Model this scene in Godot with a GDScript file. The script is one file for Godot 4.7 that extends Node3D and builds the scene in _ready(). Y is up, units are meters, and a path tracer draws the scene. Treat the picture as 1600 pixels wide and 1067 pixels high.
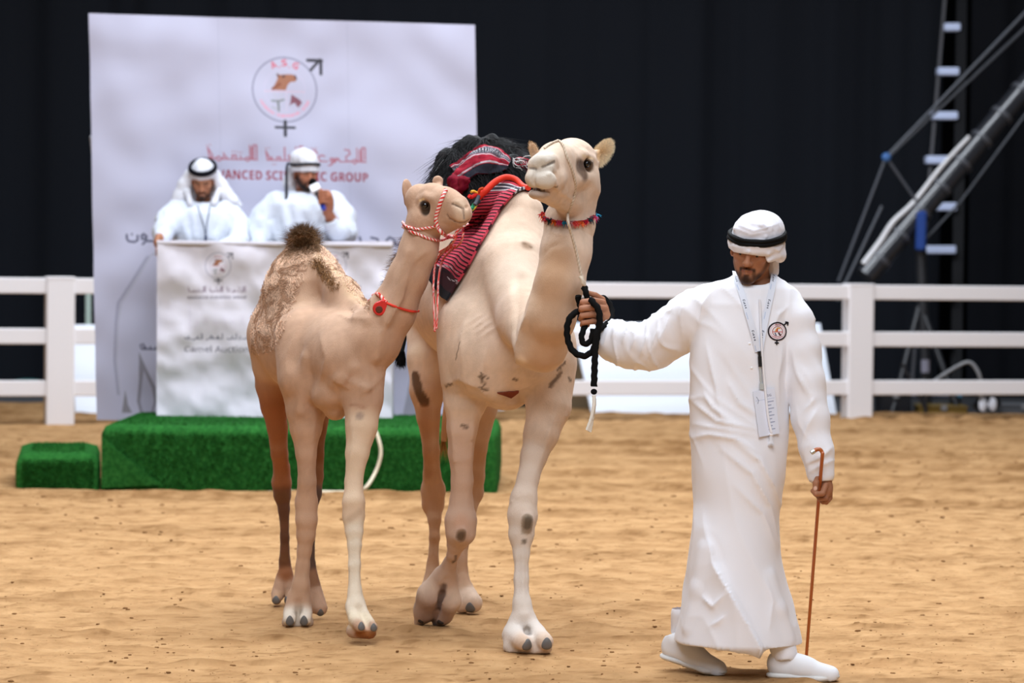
extends Node3D
# A camel auction in a hall: two camels and their handler on the sand, two men at a lectern behind them.

const FP := 4600.0                      # focal length in pixels of the 1600x1067 frame
var cam_o := Vector3(0, 1.587, 0)
var cam_b := Basis()
var M := {}

func _ready() -> void:
	# ---- camera
	cam_b = Basis(Vector3.RIGHT, -atan(140.5 / FP)) * Basis(Vector3.BACK, deg_to_rad(0.65))
	var cam := Camera3D.new()
	cam.name = "camera"
	var at := CameraAttributesPhysical.new()
	at.frustum_focal_length = 12.0 * FP / 533.5
	at.frustum_focus_distance = 11.5
	at.exposure_aperture = 3.2
	at.frustum_near = 0.1
	at.frustum_far = 120.0
	cam.attributes = at
	cam.fov = rad_to_deg(2.0 * atan(533.5 / FP))
	cam.transform = Transform3D(cam_b, cam_o)
	add_child(cam)
	cam.current = true
	# ---- air
	var we := WorldEnvironment.new()
	we.name = "environment"
	var env := Environment.new()
	env.background_mode = Environment.BG_COLOR
	env.background_color = Color(0.02, 0.02, 0.025)
	env.tonemap_mode = Environment.TONE_MAPPER_LINEAR
	env.tonemap_exposure = 1.27
	env.sdfgi_enabled = true
	env.ssao_enabled = true
	env.ssil_enabled = true
	we.environment = env
	add_child(we)
	# ---- the hall's lamps: [x, z, width, depth, energy]
	for l in [[0.0, -4.0, 9.0, 3.0, 66.0, "above the sand in front of the camels"], [0.0, -12.6, 9.0, 3.0, 82.0, "right above the camels"], [0.0, -18.5, 9.0, 3.0, 74.0, "above the platform and lectern"], [0.0, -25.5, 9.0, 3.0, 74.0, "above the white fence"], [0.0, 3.0, 9.0, 3.0, 105.0, "at the front of the hall"]]:
		ceiling_lamp(Vector3(l[0], 8.9, l[1]), l[2], l[3], l[4], l[5])
	setting()
	fences()
	stage()
	rigging()
	adult_camel()
	calf()
	tack()
	handler()
	crowd()

func ceiling_lamp(at: Vector3, w: float, d: float, e: float, where: String) -> void:
	var t := thing("ceiling_lamp", "long white lamp panel under the ceiling " + where, "lamp", at, "lamp panels under the ceiling")
	var g := Geo.new()
	g.box(Transform3D(Basis(), at + Vector3(0, 0.06, 0)), Vector3(w * 0.5 + 0.05, 0.05, d * 0.5 + 0.05), 0.01)
	obj("housing", g.mesh(at), mat(srgb(60, 62, 66)), t, at)
	g = Geo.new()
	g.box(Transform3D(Basis(), at), Vector3(w * 0.5, 0.008, d * 0.5), 0.002)
	var m := mat(Color.WHITE)
	m.emission_enabled = true
	m.emission = Color(0.95, 0.97, 1.0)
	m.emission_energy_multiplier = 1.0
	obj("lamp_panel", g.mesh(at), m, t, at)
	var li := AreaLight3D.new()
	li.name = "lamp_light"
	li.area_size = Vector2(w, d)
	li.area_normalize_energy = true
	li.light_energy = e
	li.light_color = Color(0.92, 0.955, 1.0)
	li.shadow_enabled = true
	li.rotation = Vector3(-PI / 2, 0, 0)
	li.position = Vector3(0, -0.03, 0)
	t.add_child(li)

# ------------------------------------------------------------------ helpers: places
func P(x: float, y: float, d: float) -> Vector3:      # the point seen at a pixel of the 1600x1067 frame, d metres in front of the lens
	return cam_o + cam_b * Vector3((x - 800.0) / FP, (533.5 - y) / FP, -1.0) * d

func G(x: float, y: float, h := 0.0) -> Vector3:      # where that pixel's ray meets the height h
	var v: Vector3 = cam_b * Vector3((x - 800.0) / FP, (533.5 - y) / FP, -1.0)
	return cam_o + v * ((h - cam_o.y) / v.y)

func dep(v: Vector3) -> float:
	return -(cam_b.inverse() * (v - cam_o)).z

func lin(r: float, g: float, b: float) -> Color:      # sRGB 0..255 -> linear colour for vertex colours
	return Color(r / 255.0, g / 255.0, b / 255.0).srgb_to_linear()

func srgb(r: float, g: float, b: float) -> Color:
	return Color(r / 255.0, g / 255.0, b / 255.0)

func spl(pts: Array, n: int, closed := false) -> PackedVector3Array:   # a smooth curve through points
	var out := PackedVector3Array()
	var m := pts.size()
	var segs := m if closed else m - 1
	for i in segs:
		var a: Vector3 = pts[(i - 1 + m) % m] if closed else pts[maxi(i - 1, 0)]
		var b: Vector3 = pts[i]
		var c: Vector3 = pts[(i + 1) % m]
		var e: Vector3 = pts[(i + 2) % m] if closed else pts[mini(i + 2, m - 1)]
		for j in n:
			out.append(b.cubic_interpolate(c, a, e, float(j) / n))
	if not closed:
		out.append(pts[m - 1])
	return out

# ------------------------------------------------------------------ helpers: objects
var taken := {}
func numbered(called: String) -> String:
	if not taken.has(called):
		taken[called] = 0
		return called
	taken[called] += 1
	return "%s_%03d" % [called, taken[called]]

func tag(o: Node3D, label: String, category: String, group := "") -> Node3D:
	o.set_meta("label", label)
	o.set_meta("category", category)
	if group:
		o.set_meta("group", group)
	return o

func thing(called: String, label: String, category: String, at := Vector3.ZERO, group := "") -> Node3D:
	var o := Node3D.new()
	o.name = numbered(called)
	o.position = at
	add_child(o, true)
	tag(o, label, category, group)
	return o

func obj(called: String, m: Mesh, mat: Material, parent: Node3D = null, at := Vector3.ZERO) -> MeshInstance3D:
	var o := MeshInstance3D.new()
	o.mesh = m
	o.material_override = mat
	o.cast_shadow = GeometryInstance3D.SHADOW_CASTING_SETTING_ON
	if parent == null:
		o.name = numbered(called)
		add_child(o, true)
		o.position = at
	else:
		o.name = called
		parent.add_child(o, true)
		o.position = at - parent.position
	return o

func struct(called: String, m: Mesh, mat: Material, at := Vector3.ZERO) -> MeshInstance3D:
	var o := obj(called, m, mat, null, at)
	o.set_meta("kind", "structure")
	return o

# ------------------------------------------------------------------ helpers: materials
func mat(c: Color, rough := 0.8, spec := 0.3) -> StandardMaterial3D:
	var m := StandardMaterial3D.new()
	m.albedo_color = c
	m.roughness = rough
	m.metallic_specular = spec
	return m

func vmat(rough := 0.8, spec := 0.3) -> StandardMaterial3D:   # takes its colour from the vertices
	var m := mat(Color.WHITE, rough, spec)
	m.vertex_color_use_as_albedo = true
	return m

func noise(freq: float, octaves := 3, sd := 1) -> FastNoiseLite:
	var n := FastNoiseLite.new()
	n.noise_type = FastNoiseLite.TYPE_SIMPLEX_SMOOTH
	n.frequency = freq
	n.fractal_octaves = octaves
	n.seed = sd
	return n

func ntex(freq: float, octaves := 4, sd := 1, size := 512, ramp: Gradient = null) -> NoiseTexture2D:
	var t := NoiseTexture2D.new()
	t.width = size
	t.height = size
	t.seamless = true
	t.noise = noise(freq, octaves, sd)
	if ramp:
		t.color_ramp = ramp
	return t

func ramp(cols: Array) -> Gradient:
	var g := Gradient.new()
	var o := PackedFloat32Array()
	var c := PackedColorArray()
	for e in cols:
		o.append(e[0])
		c.append(e[1])
	g.offsets = o
	g.colors = c
	return g

func bump(m: StandardMaterial3D, t: Texture2D, cm: float, scale: Vector3) -> StandardMaterial3D:
	m.uv1_triplanar = true
	m.uv1_scale = scale
	m.heightmap_enabled = true
	m.heightmap_texture = t
	m.heightmap_scale = cm
	return m

# ------------------------------------------------------------------ Geo: collects shapes into one mesh
class Geo:
	var v := PackedVector3Array()
	var n := PackedVector3Array()
	var c := PackedColorArray()
	var uv := PackedVector2Array()
	var ix := PackedInt32Array()
	var col := Color.WHITE

	func vert(p: Vector3, nn: Vector3, u := Vector2.ZERO) -> int:
		v.append(p); n.append(nn); c.append(col); uv.append(u)
		return v.size() - 1

	func tri(a: int, b: int, d: int) -> void:      # turned so that it faces along its normals
		var w := (v[b] - v[a]).cross(v[d] - v[a])
		if w.dot(n[a] + n[b] + n[d]) > 0.0:
			ix.append_array(PackedInt32Array([a, d, b]))
		else:
			ix.append_array(PackedInt32Array([a, b, d]))

	func quad(a: Vector3, b: Vector3, d: Vector3, e: Vector3, nn: Vector3) -> void:
		var i := vert(a, nn, Vector2(0, 0))
		vert(b, nn, Vector2(1, 0)); vert(d, nn, Vector2(1, 1)); vert(e, nn, Vector2(0, 1))
		tri(i, i + 1, i + 2)
		tri(i, i + 2, i + 3)

	func face(pts: Array, nn: Vector3) -> void:
		var i := v.size()
		for p in pts:
			vert(p, nn)
		for k in range(1, pts.size() - 1):
			tri(i, i + k, i + k + 1)

	func box(t: Transform3D, half: Vector3, bev := 0.004) -> void:   # a box with chamfered edges
		bev = minf(bev, half[half.min_axis_index()] * 0.9)
		var inn := half - Vector3(bev, bev, bev)
		for ax in 3:
			var a1 := (ax + 1) % 3
			var a2 := (ax + 2) % 3
			for s in [-1.0, 1.0]:
				var q := []
				for w in [[-1, -1], [1, -1], [1, 1], [-1, 1]]:
					var p := Vector3.ZERO
					p[ax] = half[ax] * s
					p[a1] = inn[a1] * w[0]
					p[a2] = inn[a2] * w[1]
					q.append(t * p)
				var nn := Vector3.ZERO
				nn[ax] = s
				face(q, (t.basis * nn).normalized())
				for s2 in [-1.0, 1.0]:          # the edge between +-ax and +-a1
					var e := []
					for w in [[0, -1], [0, 1], [1, 1], [1, -1]]:
						var p := Vector3.ZERO
						p[ax] = (half[ax] if w[0] == 0 else inn[ax]) * s
						p[a1] = (inn[a1] if w[0] == 0 else half[a1]) * s2
						p[a2] = inn[a2] * w[1]
						e.append(t * p)
					var en := Vector3.ZERO
					en[ax] = s
					en[a1] = s2
					face(e, (t.basis * en).normalized())
		for sx in [-1.0, 1.0]:
			for sy in [-1.0, 1.0]:
				for sz in [-1.0, 1.0]:
					var s := Vector3(sx, sy, sz)
					face([t * (Vector3(half.x, inn.y, inn.z) * s), t * (Vector3(inn.x, half.y, inn.z) * s), t * (Vector3(inn.x, inn.y, half.z) * s)], (t.basis * s).normalized())

	func beam(a: Vector3, b: Vector3, w: float, hh: float, up := Vector3.UP, bev := 0.004) -> void:
		var z := (b - a).normalized()
		var x := up.cross(z).normalized()
		box(Transform3D(Basis(x, z.cross(x), z), (a + b) * 0.5), Vector3(w * 0.5, hh * 0.5, (b - a).length() * 0.5), bev)

	# a tube along a curve; strands > 0 gives the lobes of a laid rope, other is the second colour of its strands
	func tube(pts: PackedVector3Array, r0: float, r1: float, sides := 8, strands := 0, pitch := 0.02, other := Color.WHITE, two := false, flat := 1.0, radii := PackedFloat32Array(), start_up := Vector3.ZERO) -> void:
		var m := pts.size()
		var base := v.size()
		var keep := col
		var tdir := (pts[1] - pts[0]).normalized()
		var up := start_up if start_up != Vector3.ZERO else (Vector3.UP if absf(tdir.y) < 0.9 else Vector3.RIGHT)
		up = (up - tdir * up.dot(tdir)).normalized()
		var run := 0.0
		for i in m:
			var t := (pts[mini(i + 1, m - 1)] - pts[maxi(i - 1, 0)]).normalized()
			up = (up - t * up.dot(t)).normalized()
			var side := t.cross(up)
			if i > 0:
				run += (pts[i] - pts[i - 1]).length()
			var r := lerpf(r0, r1, float(i) / (m - 1))
			if radii.size() == m:
				r = radii[i]
			for j in sides:
				var an := TAU * j / sides
				var rr := r
				if strands > 0:
					var w := cos(strands * an - run / pitch * TAU)
					rr *= 1.0 + 0.13 * w
					if two:
						col = keep if w > -0.1 else other
				var dir := up * cos(an) * flat + side * sin(an)
				vert(pts[i] + dir * rr, (up * cos(an) + side * sin(an) * flat).normalized(), Vector2(float(j) / sides, run))
		col = keep
		for i in m - 1:
			for j in sides:
				var a := base + i * sides + j
				var b := base + i * sides + (j + 1) % sides
				tri(a, b, b + sides)
				tri(a, b + sides, a + sides)
		for e in [0, m - 1]:
			var nn := (pts[0] - pts[1]).normalized() if e == 0 else (pts[m - 1] - pts[m - 2]).normalized()
			var q := []
			for j in sides:
				q.append(v[base + e * sides + j])
			face(q, nn)

	func ball(p: Vector3, r: Vector3, b := Basis(), nu := 12, nv := 8) -> void:
		var base := v.size()
		for j in nv + 1:
			for i in nu:
				var th := PI * j / nv
				var ph := TAU * i / nu
				var d := Vector3(sin(th) * cos(ph), cos(th), sin(th) * sin(ph))
				vert(p + b * (d * r), (b * (d / r)).normalized(), Vector2(float(i) / nu, float(j) / nv))
		for j in nv:
			for i in nu:
				var a := base + j * nu + i
				var e := base + j * nu + (i + 1) % nu
				tri(a, e, e + nu)
				tri(a, e + nu, a + nu)

	func lathe(t: Transform3D, prof: Array, sides := 20) -> void:     # prof: [radius, height] pairs
		var base := v.size()
		for k in prof.size():
			var p0: Array = prof[maxi(k - 1, 0)]
			var p1: Array = prof[mini(k + 1, prof.size() - 1)]
			var sl := Vector2(p1[1] - p0[1], -(p1[0] - p0[0])).normalized()
			for j in sides:
				var an := TAU * j / sides
				vert(t * Vector3(prof[k][0] * cos(an), prof[k][1], prof[k][0] * sin(an)), (t.basis * Vector3(sl.x * cos(an), sl.y, sl.x * sin(an))).normalized())
		for k in prof.size() - 1:
			for j in sides:
				var a := base + k * sides + j
				var b := base + k * sides + (j + 1) % sides
				tri(a, b, b + sides)
				tri(a, b + sides, a + sides)

	# a sheet given by a grid of points (rows of equal length), both sides closed with a thickness
	func sheet(g: Array, thick: float, out: Vector3) -> void:
		var nr := g.size()
		var nc: int = g[0].size()
		for s in 2:
			var base := v.size()
			for r in nr:
				for k in nc:
					var du: Vector3 = g[r][mini(k + 1, nc - 1)] - g[r][maxi(k - 1, 0)]
					var dv: Vector3 = g[mini(r + 1, nr - 1)][k] - g[maxi(r - 1, 0)][k]
					var nn := du.cross(dv).normalized()
					if nn.dot(out) < 0.0:
						nn = -nn
					if s == 1:
						nn = -nn
					vert(g[r][k] + nn * (thick * 0.5), nn, Vector2(float(k) / (nc - 1), float(r) / (nr - 1)))
			for r in nr - 1:
				for k in nc - 1:
					var a := base + r * nc + k
					tri(a, a + 1, a + nc + 1)
					tri(a, a + nc + 1, a + nc)
		var n0 := v.size() - 2 * nr * nc
		var rim := []
		for k in nc: rim.append(k)
		for r in range(1, nr): rim.append(r * nc + nc - 1)
		for k in range(nc - 2, -1, -1): rim.append((nr - 1) * nc + k)
		for r in range(nr - 2, -1, -1): rim.append(r * nc)
		for i in rim.size() - 1:
			var a: int = n0 + rim[i]
			var b: int = n0 + rim[i + 1]
			var mid: Vector3 = g[nr / 2][nc / 2]
			var nn := (v[b] - v[a]).cross(n[a]).normalized()
			if nn.dot(v[a] - mid) < 0.0:
				nn = -nn
			quad(v[a], v[b], v[b + nr * nc], v[a + nr * nc], nn)
			for q in 4:
				uv[v.size() - 4 + q] = uv[a]

	# a tapered hair, three-sided
	func hair(p: Vector3, d: Vector3, bend: Vector3, len: float, w: float, segs := 3) -> void:
		var side := d.cross(Vector3(0.31, 0.77, 0.55)).normalized()
		var up := side.cross(d).normalized()
		var base := v.size()
		for i in segs + 1:
			var t := float(i) / segs
			var q := p + d * (len * t) + bend * (len * t * t)
			var r := w * (1.0 - 0.92 * t)
			for j in 3:
				var dir := side * cos(TAU * j / 3) + up * sin(TAU * j / 3)
				vert(q + dir * r, dir)
		for i in segs:
			for j in 3:
				var a := base + i * 3 + j
				var b := base + i * 3 + (j + 1) % 3
				tri(a, b, b + 3)
				tri(a, b + 3, a + 3)

	func add(verts: PackedVector3Array, norms: PackedVector3Array, cols: PackedColorArray, idx: PackedInt32Array) -> void:
		var base := v.size()
		v.append_array(verts); n.append_array(norms); c.append_array(cols)
		uv.resize(v.size())
		for i in idx:
			ix.append(i + base)

	func mesh(off := Vector3.ZERO) -> ArrayMesh:
		if off != Vector3.ZERO:
			for i in v.size():
				v[i] -= off
		var a := []
		a.resize(Mesh.ARRAY_MAX)
		a[Mesh.ARRAY_VERTEX] = v
		a[Mesh.ARRAY_NORMAL] = n
		a[Mesh.ARRAY_COLOR] = c
		a[Mesh.ARRAY_TEX_UV] = uv
		a[Mesh.ARRAY_INDEX] = ix
		var m := ArrayMesh.new()
		m.add_surface_from_arrays(Mesh.PRIMITIVE_TRIANGLES, a)
		return m

# ------------------------------------------------------------------ Field: rounded bones joined by a smooth minimum, meshed as surface nets
class Field:
	var o: Vector3
	var h: float
	var nx: int
	var ny: int
	var nz: int
	var f := PackedFloat32Array()
	var lo_x := PackedInt32Array()
	var hi_x := PackedInt32Array()
	var creases := []        # folds that the skin gets when it is meshed
	var cotton := false

	func _init(lo: Vector3, hi: Vector3, cell: float) -> void:
		o = lo
		h = cell
		nx = int((hi.x - lo.x) / cell) + 2
		ny = int((hi.y - lo.y) / cell) + 2
		nz = int((hi.z - lo.z) / cell) + 2
		f.resize(nx * ny * nz)
		f.fill(1000.0)
		lo_x.resize(ny * nz)
		lo_x.fill(nx)
		hi_x.resize(ny * nz)
		hi_x.fill(-1)

	func put(i: int, d: float, k: float, sub: bool) -> void:
		var e := f[i]
		if sub:
			if -d > e - k:
				var g := maxf(k - absf(e + d), 0.0)
				f[i] = maxf(e, -d) + g * g * 0.25 / k
		elif d < e + k:
			var g := maxf(k - absf(d - e), 0.0)
			f[i] = minf(d, e) - g * g * 0.25 / k

	func span(lo: Vector3, hi: Vector3) -> PackedInt32Array:
		var a := (lo - o) / h
		var b := (hi - o) / h
		return PackedInt32Array([clampi(int(a.x), 0, nx - 1), clampi(int(b.x) + 1, 0, nx - 1), clampi(int(a.y), 0, ny - 1), clampi(int(b.y) + 1, 0, ny - 1), clampi(int(a.z), 0, nz - 1), clampi(int(b.z) + 1, 0, nz - 1)])

	# a capsule from a to b with radii ra, rb; along n its thickness is s times that
	func cap(a: Vector3, b: Vector3, ra: float, rb: float, k: float, n := Vector3.ZERO, s := 1.0, sub := false) -> void:
		var rm := maxf(ra, rb) * maxf(1.0, s) + k * 0.6 + 2.0 * h
		var pad := Vector3(rm, rm, rm)
		var q := span(a.min(b) - pad, a.max(b) + pad)
		var m := Basis()
		var sc := 1.0
		if n != Vector3.ZERO:
			var w := 1.0 / s - 1.0
			m = Basis(Vector3.RIGHT + n * (n.x * w), Vector3.UP + n * (n.y * w), Vector3.BACK + n * (n.z * w))
			sc = minf(1.0, s)
		var aa := m * a
		var ab := m * b - aa
		var l2 := maxf(ab.length_squared(), 1e-12)
		var step := m * Vector3(h, 0, 0)
		var dr := rb - ra
		for z in range(q[4], q[5] + 1):
			for y in range(q[2], q[3] + 1):
				var row := z * ny + y
				if q[0] < lo_x[row]: lo_x[row] = q[0]
				if q[1] > hi_x[row]: hi_x[row] = q[1]
				var p := m * (o + Vector3(q[0], y, z) * h) - aa
				var i := row * nx + q[0]
				for x in range(q[0], q[1] + 1):
					var t := clampf(p.dot(ab) / l2, 0.0, 1.0)
					var d := ((p - ab * t).length() - ra - dr * t) * sc
					var e := f[i]
					if sub:
						if -d > e - k:
							var g := maxf(k - absf(e + d), 0.0)
							f[i] = maxf(e, -d) + g * g * 0.25 / k
					elif d < e + k:
						var g := maxf(k - absf(d - e), 0.0)
						f[i] = minf(d, e) - g * g * 0.25 / k
					p += step
					i += 1

	func ell(c: Vector3, r: Vector3, b: Basis, k: float, sub := false) -> void:
		var ex := Vector3(Vector3(b.x.x * r.x, b.y.x * r.y, b.z.x * r.z).length(), Vector3(b.x.y * r.x, b.y.y * r.y, b.z.y * r.z).length(), Vector3(b.x.z * r.x, b.y.z * r.y, b.z.z * r.z).length())
		var rm := k * 0.6 + 2.0 * h
		var pad := ex + Vector3(rm, rm, rm)
		var q := span(c - pad, c + pad)
		var inv := b.transposed()
		var step := inv * Vector3(h, 0, 0) / r
		for z in range(q[4], q[5] + 1):
			for y in range(q[2], q[3] + 1):
				var row := z * ny + y
				if q[0] < lo_x[row]: lo_x[row] = q[0]
				if q[1] > hi_x[row]: hi_x[row] = q[1]
				var p := inv * (o + Vector3(q[0], y, z) * h - c) / r
				var i := row * nx + q[0]
				for x in range(q[0], q[1] + 1):
					var k0 := p.length()
					var d := k0 * (k0 - 1.0) / maxf((p / r).length(), 1e-6)
					if k0 < 0.15: d = -0.85 * minf(r.x, minf(r.y, r.z))
					var e := f[i]
					if sub:
						if -d > e - k:
							var g := maxf(k - absf(e + d), 0.0)
							f[i] = maxf(e, -d) + g * g * 0.25 / k
					elif d < e + k:
						var g := maxf(k - absf(d - e), 0.0)
						f[i] = minf(d, e) - g * g * 0.25 / k
					p += step
					i += 1

	# ellipses stacked along y: rows of [y, cx, cz, rx, rz], highest first
	func stack(rows: Array, k: float, shrink := 0.0, sub := false) -> void:
		for z in nz:
			pass
		for y in ny:
			var wy := o.y + y * h
			if wy > rows[0][0] or wy < rows[rows.size() - 1][0]:
				continue
			var s := 0
			while s < rows.size() - 2 and wy < rows[s + 1][0]:
				s += 1
			var t: float = (rows[s][0] - wy) / (rows[s][0] - rows[s + 1][0])
			var v := []
			for j in range(1, 5):
				v.append(cubic_interpolate(rows[s][j], rows[s + 1][j], rows[maxi(s - 1, 0)][j], rows[mini(s + 2, rows.size() - 1)][j], t))
			var cx: float = v[0]
			var cz: float = v[1]
			var rx: float = v[2] - shrink
			var rz: float = v[3] - shrink
			var pad := k * 0.6 + 2.0 * h
			var x0 := clampi(int((cx - rx - pad - o.x) / h), 0, nx - 1)
			var x1 := clampi(int((cx + rx + pad - o.x) / h) + 1, 0, nx - 1)
			var z0 := clampi(int((cz - rz - pad - o.z) / h), 0, nz - 1)
			var z1 := clampi(int((cz + rz + pad - o.z) / h) + 1, 0, nz - 1)
			for z in range(z0, z1 + 1):
				var row := z * ny + y
				if x0 < lo_x[row]: lo_x[row] = x0
				if x1 > hi_x[row]: hi_x[row] = x1
				var pz := (o.z + z * h - cz) / rz
				var i := row * nx + x0
				var px := (o.x + x0 * h - cx) / rx
				var dx := h / rx
				for x in range(x0, x1 + 1):
					var k0 := sqrt(px * px + pz * pz)
					var k1 := sqrt(px * px / (rx * rx) + pz * pz / (rz * rz))
					var d := -0.85 * minf(rx, rz)
					if k0 > 0.15: d = k0 * (k0 - 1.0) / k1
					put(i, d, k, sub)
					px += dx
					i += 1

	func at(p: Vector3) -> float:
		var q := (p - o) / h
		var x := int(q.x)
		var y := int(q.y)
		var z := int(q.z)
		if q.x < 0.0 or q.y < 0.0 or q.z < 0.0 or x >= nx - 1 or y >= ny - 1 or z >= nz - 1:
			return 1000.0
		var i := (z * ny + y) * nx + x
		var j := i + nx * ny
		var tx := q.x - x
		var ty := q.y - y
		return lerpf(lerpf(lerpf(f[i], f[i + 1], tx), lerpf(f[i + nx], f[i + nx + 1], tx), ty), lerpf(lerpf(f[j], f[j + 1], tx), lerpf(f[j + nx], f[j + nx + 1], tx), ty), q.z - z)

	func grad(p: Vector3) -> Vector3:
		var e := h
		return Vector3(at(p + Vector3(e, 0, 0)) - at(p - Vector3(e, 0, 0)), at(p + Vector3(0, e, 0)) - at(p - Vector3(0, e, 0)), at(p + Vector3(0, 0, e)) - at(p - Vector3(0, 0, e))).normalized()

	func hit(a: Vector3, dir: Vector3, far: float) -> float:     # how far along the ray the surface lies; -1 if it misses
		var t := 0.0
		var s := h * 0.6
		while t < far:
			var e := at(a + dir * t)
			s = h * 1.5 if e > 500.0 else clampf(e * 0.75, h * 0.6, 0.04)
			if e < 0.0:
				s = maxf(0.04, h * 1.5)
				var l := maxf(t - s, 0.0)
				var r := t
				for i in 10:
					var m := (l + r) * 0.5
					if at(a + dir * m) < 0.0: r = m
					else: l = m
				return r
			t += s
		return -1.0

	func extract() -> Array:      # [vertices, triangles]
		var verts := PackedVector3Array()
		var idx := PackedInt32Array()
		var id := PackedInt32Array()
		id.resize(nx * ny * nz)
		id.fill(-1)
		var sy := nx
		var sz := nx * ny
		for z in nz - 1:
			for y in ny - 1:
				var row := z * ny + y
				var a := mini(mini(lo_x[row], lo_x[row + 1]), mini(lo_x[row + ny], lo_x[row + ny + 1]))
				var b := maxi(maxi(hi_x[row], hi_x[row + 1]), maxi(hi_x[row + ny], hi_x[row + ny + 1]))
				if b < 0:
					continue
				a = maxi(a - 1, 0)
				b = mini(b + 1, nx - 2)
				var i := row * nx + a
				var cur := int(f[i] < 0.0) | int(f[i + sy] < 0.0) << 1 | int(f[i + sz] < 0.0) << 2 | int(f[i + sy + sz] < 0.0) << 3
				for x in range(a, b + 1):
					var nxt := int(f[i + 1] < 0.0) | int(f[i + 1 + sy] < 0.0) << 1 | int(f[i + 1 + sz] < 0.0) << 2 | int(f[i + 1 + sy + sz] < 0.0) << 3
					if not ((cur == 0 and nxt == 0) or (cur == 15 and nxt == 15)):
						var c: Array[float] = [f[i], f[i + 1], f[i + sy], f[i + sy + 1], f[i + sz], f[i + sz + 1], f[i + sy + sz], f[i + sy + sz + 1]]
						var s := Vector3.ZERO
						var m := 0
						for e in 12:
							var e0: int = E0[e]
							var e1: int = E1[e]
							var d0 := c[e0]
							var d1 := c[e1]
							if (d0 < 0.0) != (d1 < 0.0):
								var t := d0 / (d0 - d1)
								s += CO[e0].lerp(CO[e1], t)
								m += 1
						id[i] = verts.size()
						verts.append(o + (Vector3(x, y, z) + s / m) * h)
						# quads around the three edges that meet at this cell's lowest corner
						var in0 := c[0] < 0.0
						if y > 0 and z > 0 and in0 != (c[1] < 0.0):
							quad(idx, id[i], id[i - sy], id[i - sy - sz], id[i - sz], in0)
						if x > 0 and z > 0 and in0 != (c[2] < 0.0):
							quad(idx, id[i], id[i - sz], id[i - sz - 1], id[i - 1], in0)
						if x > 0 and y > 0 and in0 != (c[4] < 0.0):
							quad(idx, id[i], id[i - 1], id[i - 1 - sy], id[i - sy], in0)
					cur = nxt
					i += 1
		return [verts, idx]

	const E0: Array[int] = [0, 2, 4, 6, 0, 1, 4, 5, 0, 1, 2, 3]
	const E1: Array[int] = [1, 3, 5, 7, 2, 3, 6, 7, 4, 5, 6, 7]
	const CO: Array[Vector3] = [Vector3(0, 0, 0), Vector3(1, 0, 0), Vector3(0, 1, 0), Vector3(1, 1, 0), Vector3(0, 0, 1), Vector3(1, 0, 1), Vector3(0, 1, 1), Vector3(1, 1, 1)]

	func quad(idx: PackedInt32Array, a: int, b: int, c: int, d: int, flip: bool) -> void:
		if a < 0 or b < 0 or c < 0 or d < 0:
			return
		if not flip:
			idx.append(a); idx.append(b); idx.append(c)
			idx.append(a); idx.append(c); idx.append(d)
		else:
			idx.append(a); idx.append(c); idx.append(b)
			idx.append(a); idx.append(d); idx.append(c)

func normals_of(v: PackedVector3Array, idx: PackedInt32Array) -> PackedVector3Array:
	var n := PackedVector3Array()
	n.resize(v.size())
	for i in range(0, idx.size(), 3):
		var a := idx[i]
		var b := idx[i + 1]
		var c := idx[i + 2]
		var w := (v[c] - v[a]).cross(v[b] - v[a])
		n[a] += w
		n[b] += w
		n[c] += w
	for i in n.size():
		n[i] = n[i].normalized()
	return n

# brushes: [from, to, radius, colour, strength, soft share of the radius]
func colours_of(v: PackedVector3Array, base: Color, brushes: Array, mottle := 0.0, freq := 6.0) -> PackedColorArray:
	var c := PackedColorArray()
	c.resize(v.size())
	var nz := noise(freq, 3, 5)
	for i in v.size():
		var m := 1.0 + mottle * (nz.get_noise_3dv(v[i]) + 0.8 * nz.get_noise_3dv(v[i] * Vector3(5.0, 2.2, 5.0)) + 0.5 * nz.get_noise_3dv(v[i] * Vector3(14.0, 7.0, 14.0)))
		c[i] = Color(base.r * m, base.g * m, base.b * m)
	for b in brushes:
		var p: Vector3 = b[0]
		var ab: Vector3 = b[1] - p
		var l2 := maxf(ab.length_squared(), 1e-9)
		var r: float = b[2]
		var col: Color = b[3]
		var amt: float = b[4]
		var soft: float = b[5]
		var mid := p + ab * 0.5
		var reach := (sqrt(l2) * 0.5 + r) * (sqrt(l2) * 0.5 + r)
		for i in v.size():
			if v[i].distance_squared_to(mid) > reach:
				continue
			var q := v[i] - p
			var d := (q - ab * clampf(q.dot(ab) / l2, 0.0, 1.0)).length()
			if d < r:
				var t := clampf((r - d) / (r * soft), 0.0, 1.0)
				c[i] = c[i].lerp(col, amt * t * t * (3.0 - 2.0 * t))
	return c

# where the pixel's ray meets the field (d0: where to start looking); lifted off it by 'lift' metres
func relief(f: Field, p: Vector3, n: Vector3) -> float:
	if n.z < -0.1:
		return 0.0
	var e := crease(p, n) * 0.005 if f.cotton else 0.0
	return e + (fold_at(p, f.creases) if f.creases.size() else 0.0)

func snap(f: Field, x: float, y: float, d0: float, lift := 0.0) -> Vector3:
	var a := P(x, y, d0)
	var dir := (a - cam_o).normalized()
	var t := f.hit(a, dir, 3.0)
	if t < 0.0:
		return P(x, y, d0 + 0.3)
	var p := a + dir * t
	var n := f.grad(p)
	return p + n * (lift + relief(f, p, n))

# bones given as [x, y, depth, radius in pixels]
func bones(f: Field, pts: Array, k: float, n := Vector3.ZERO, s := 1.0, sub := false) -> void:
	for i in pts.size() - 1:
		var a: Array = pts[i]
		var b: Array = pts[i + 1]
		f.cap(P(a[0], a[1], a[2]), P(b[0], b[1], b[2]), a[3] * a[2] / FP, b[3] * b[2] / FP, k, n, s, sub)

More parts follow.
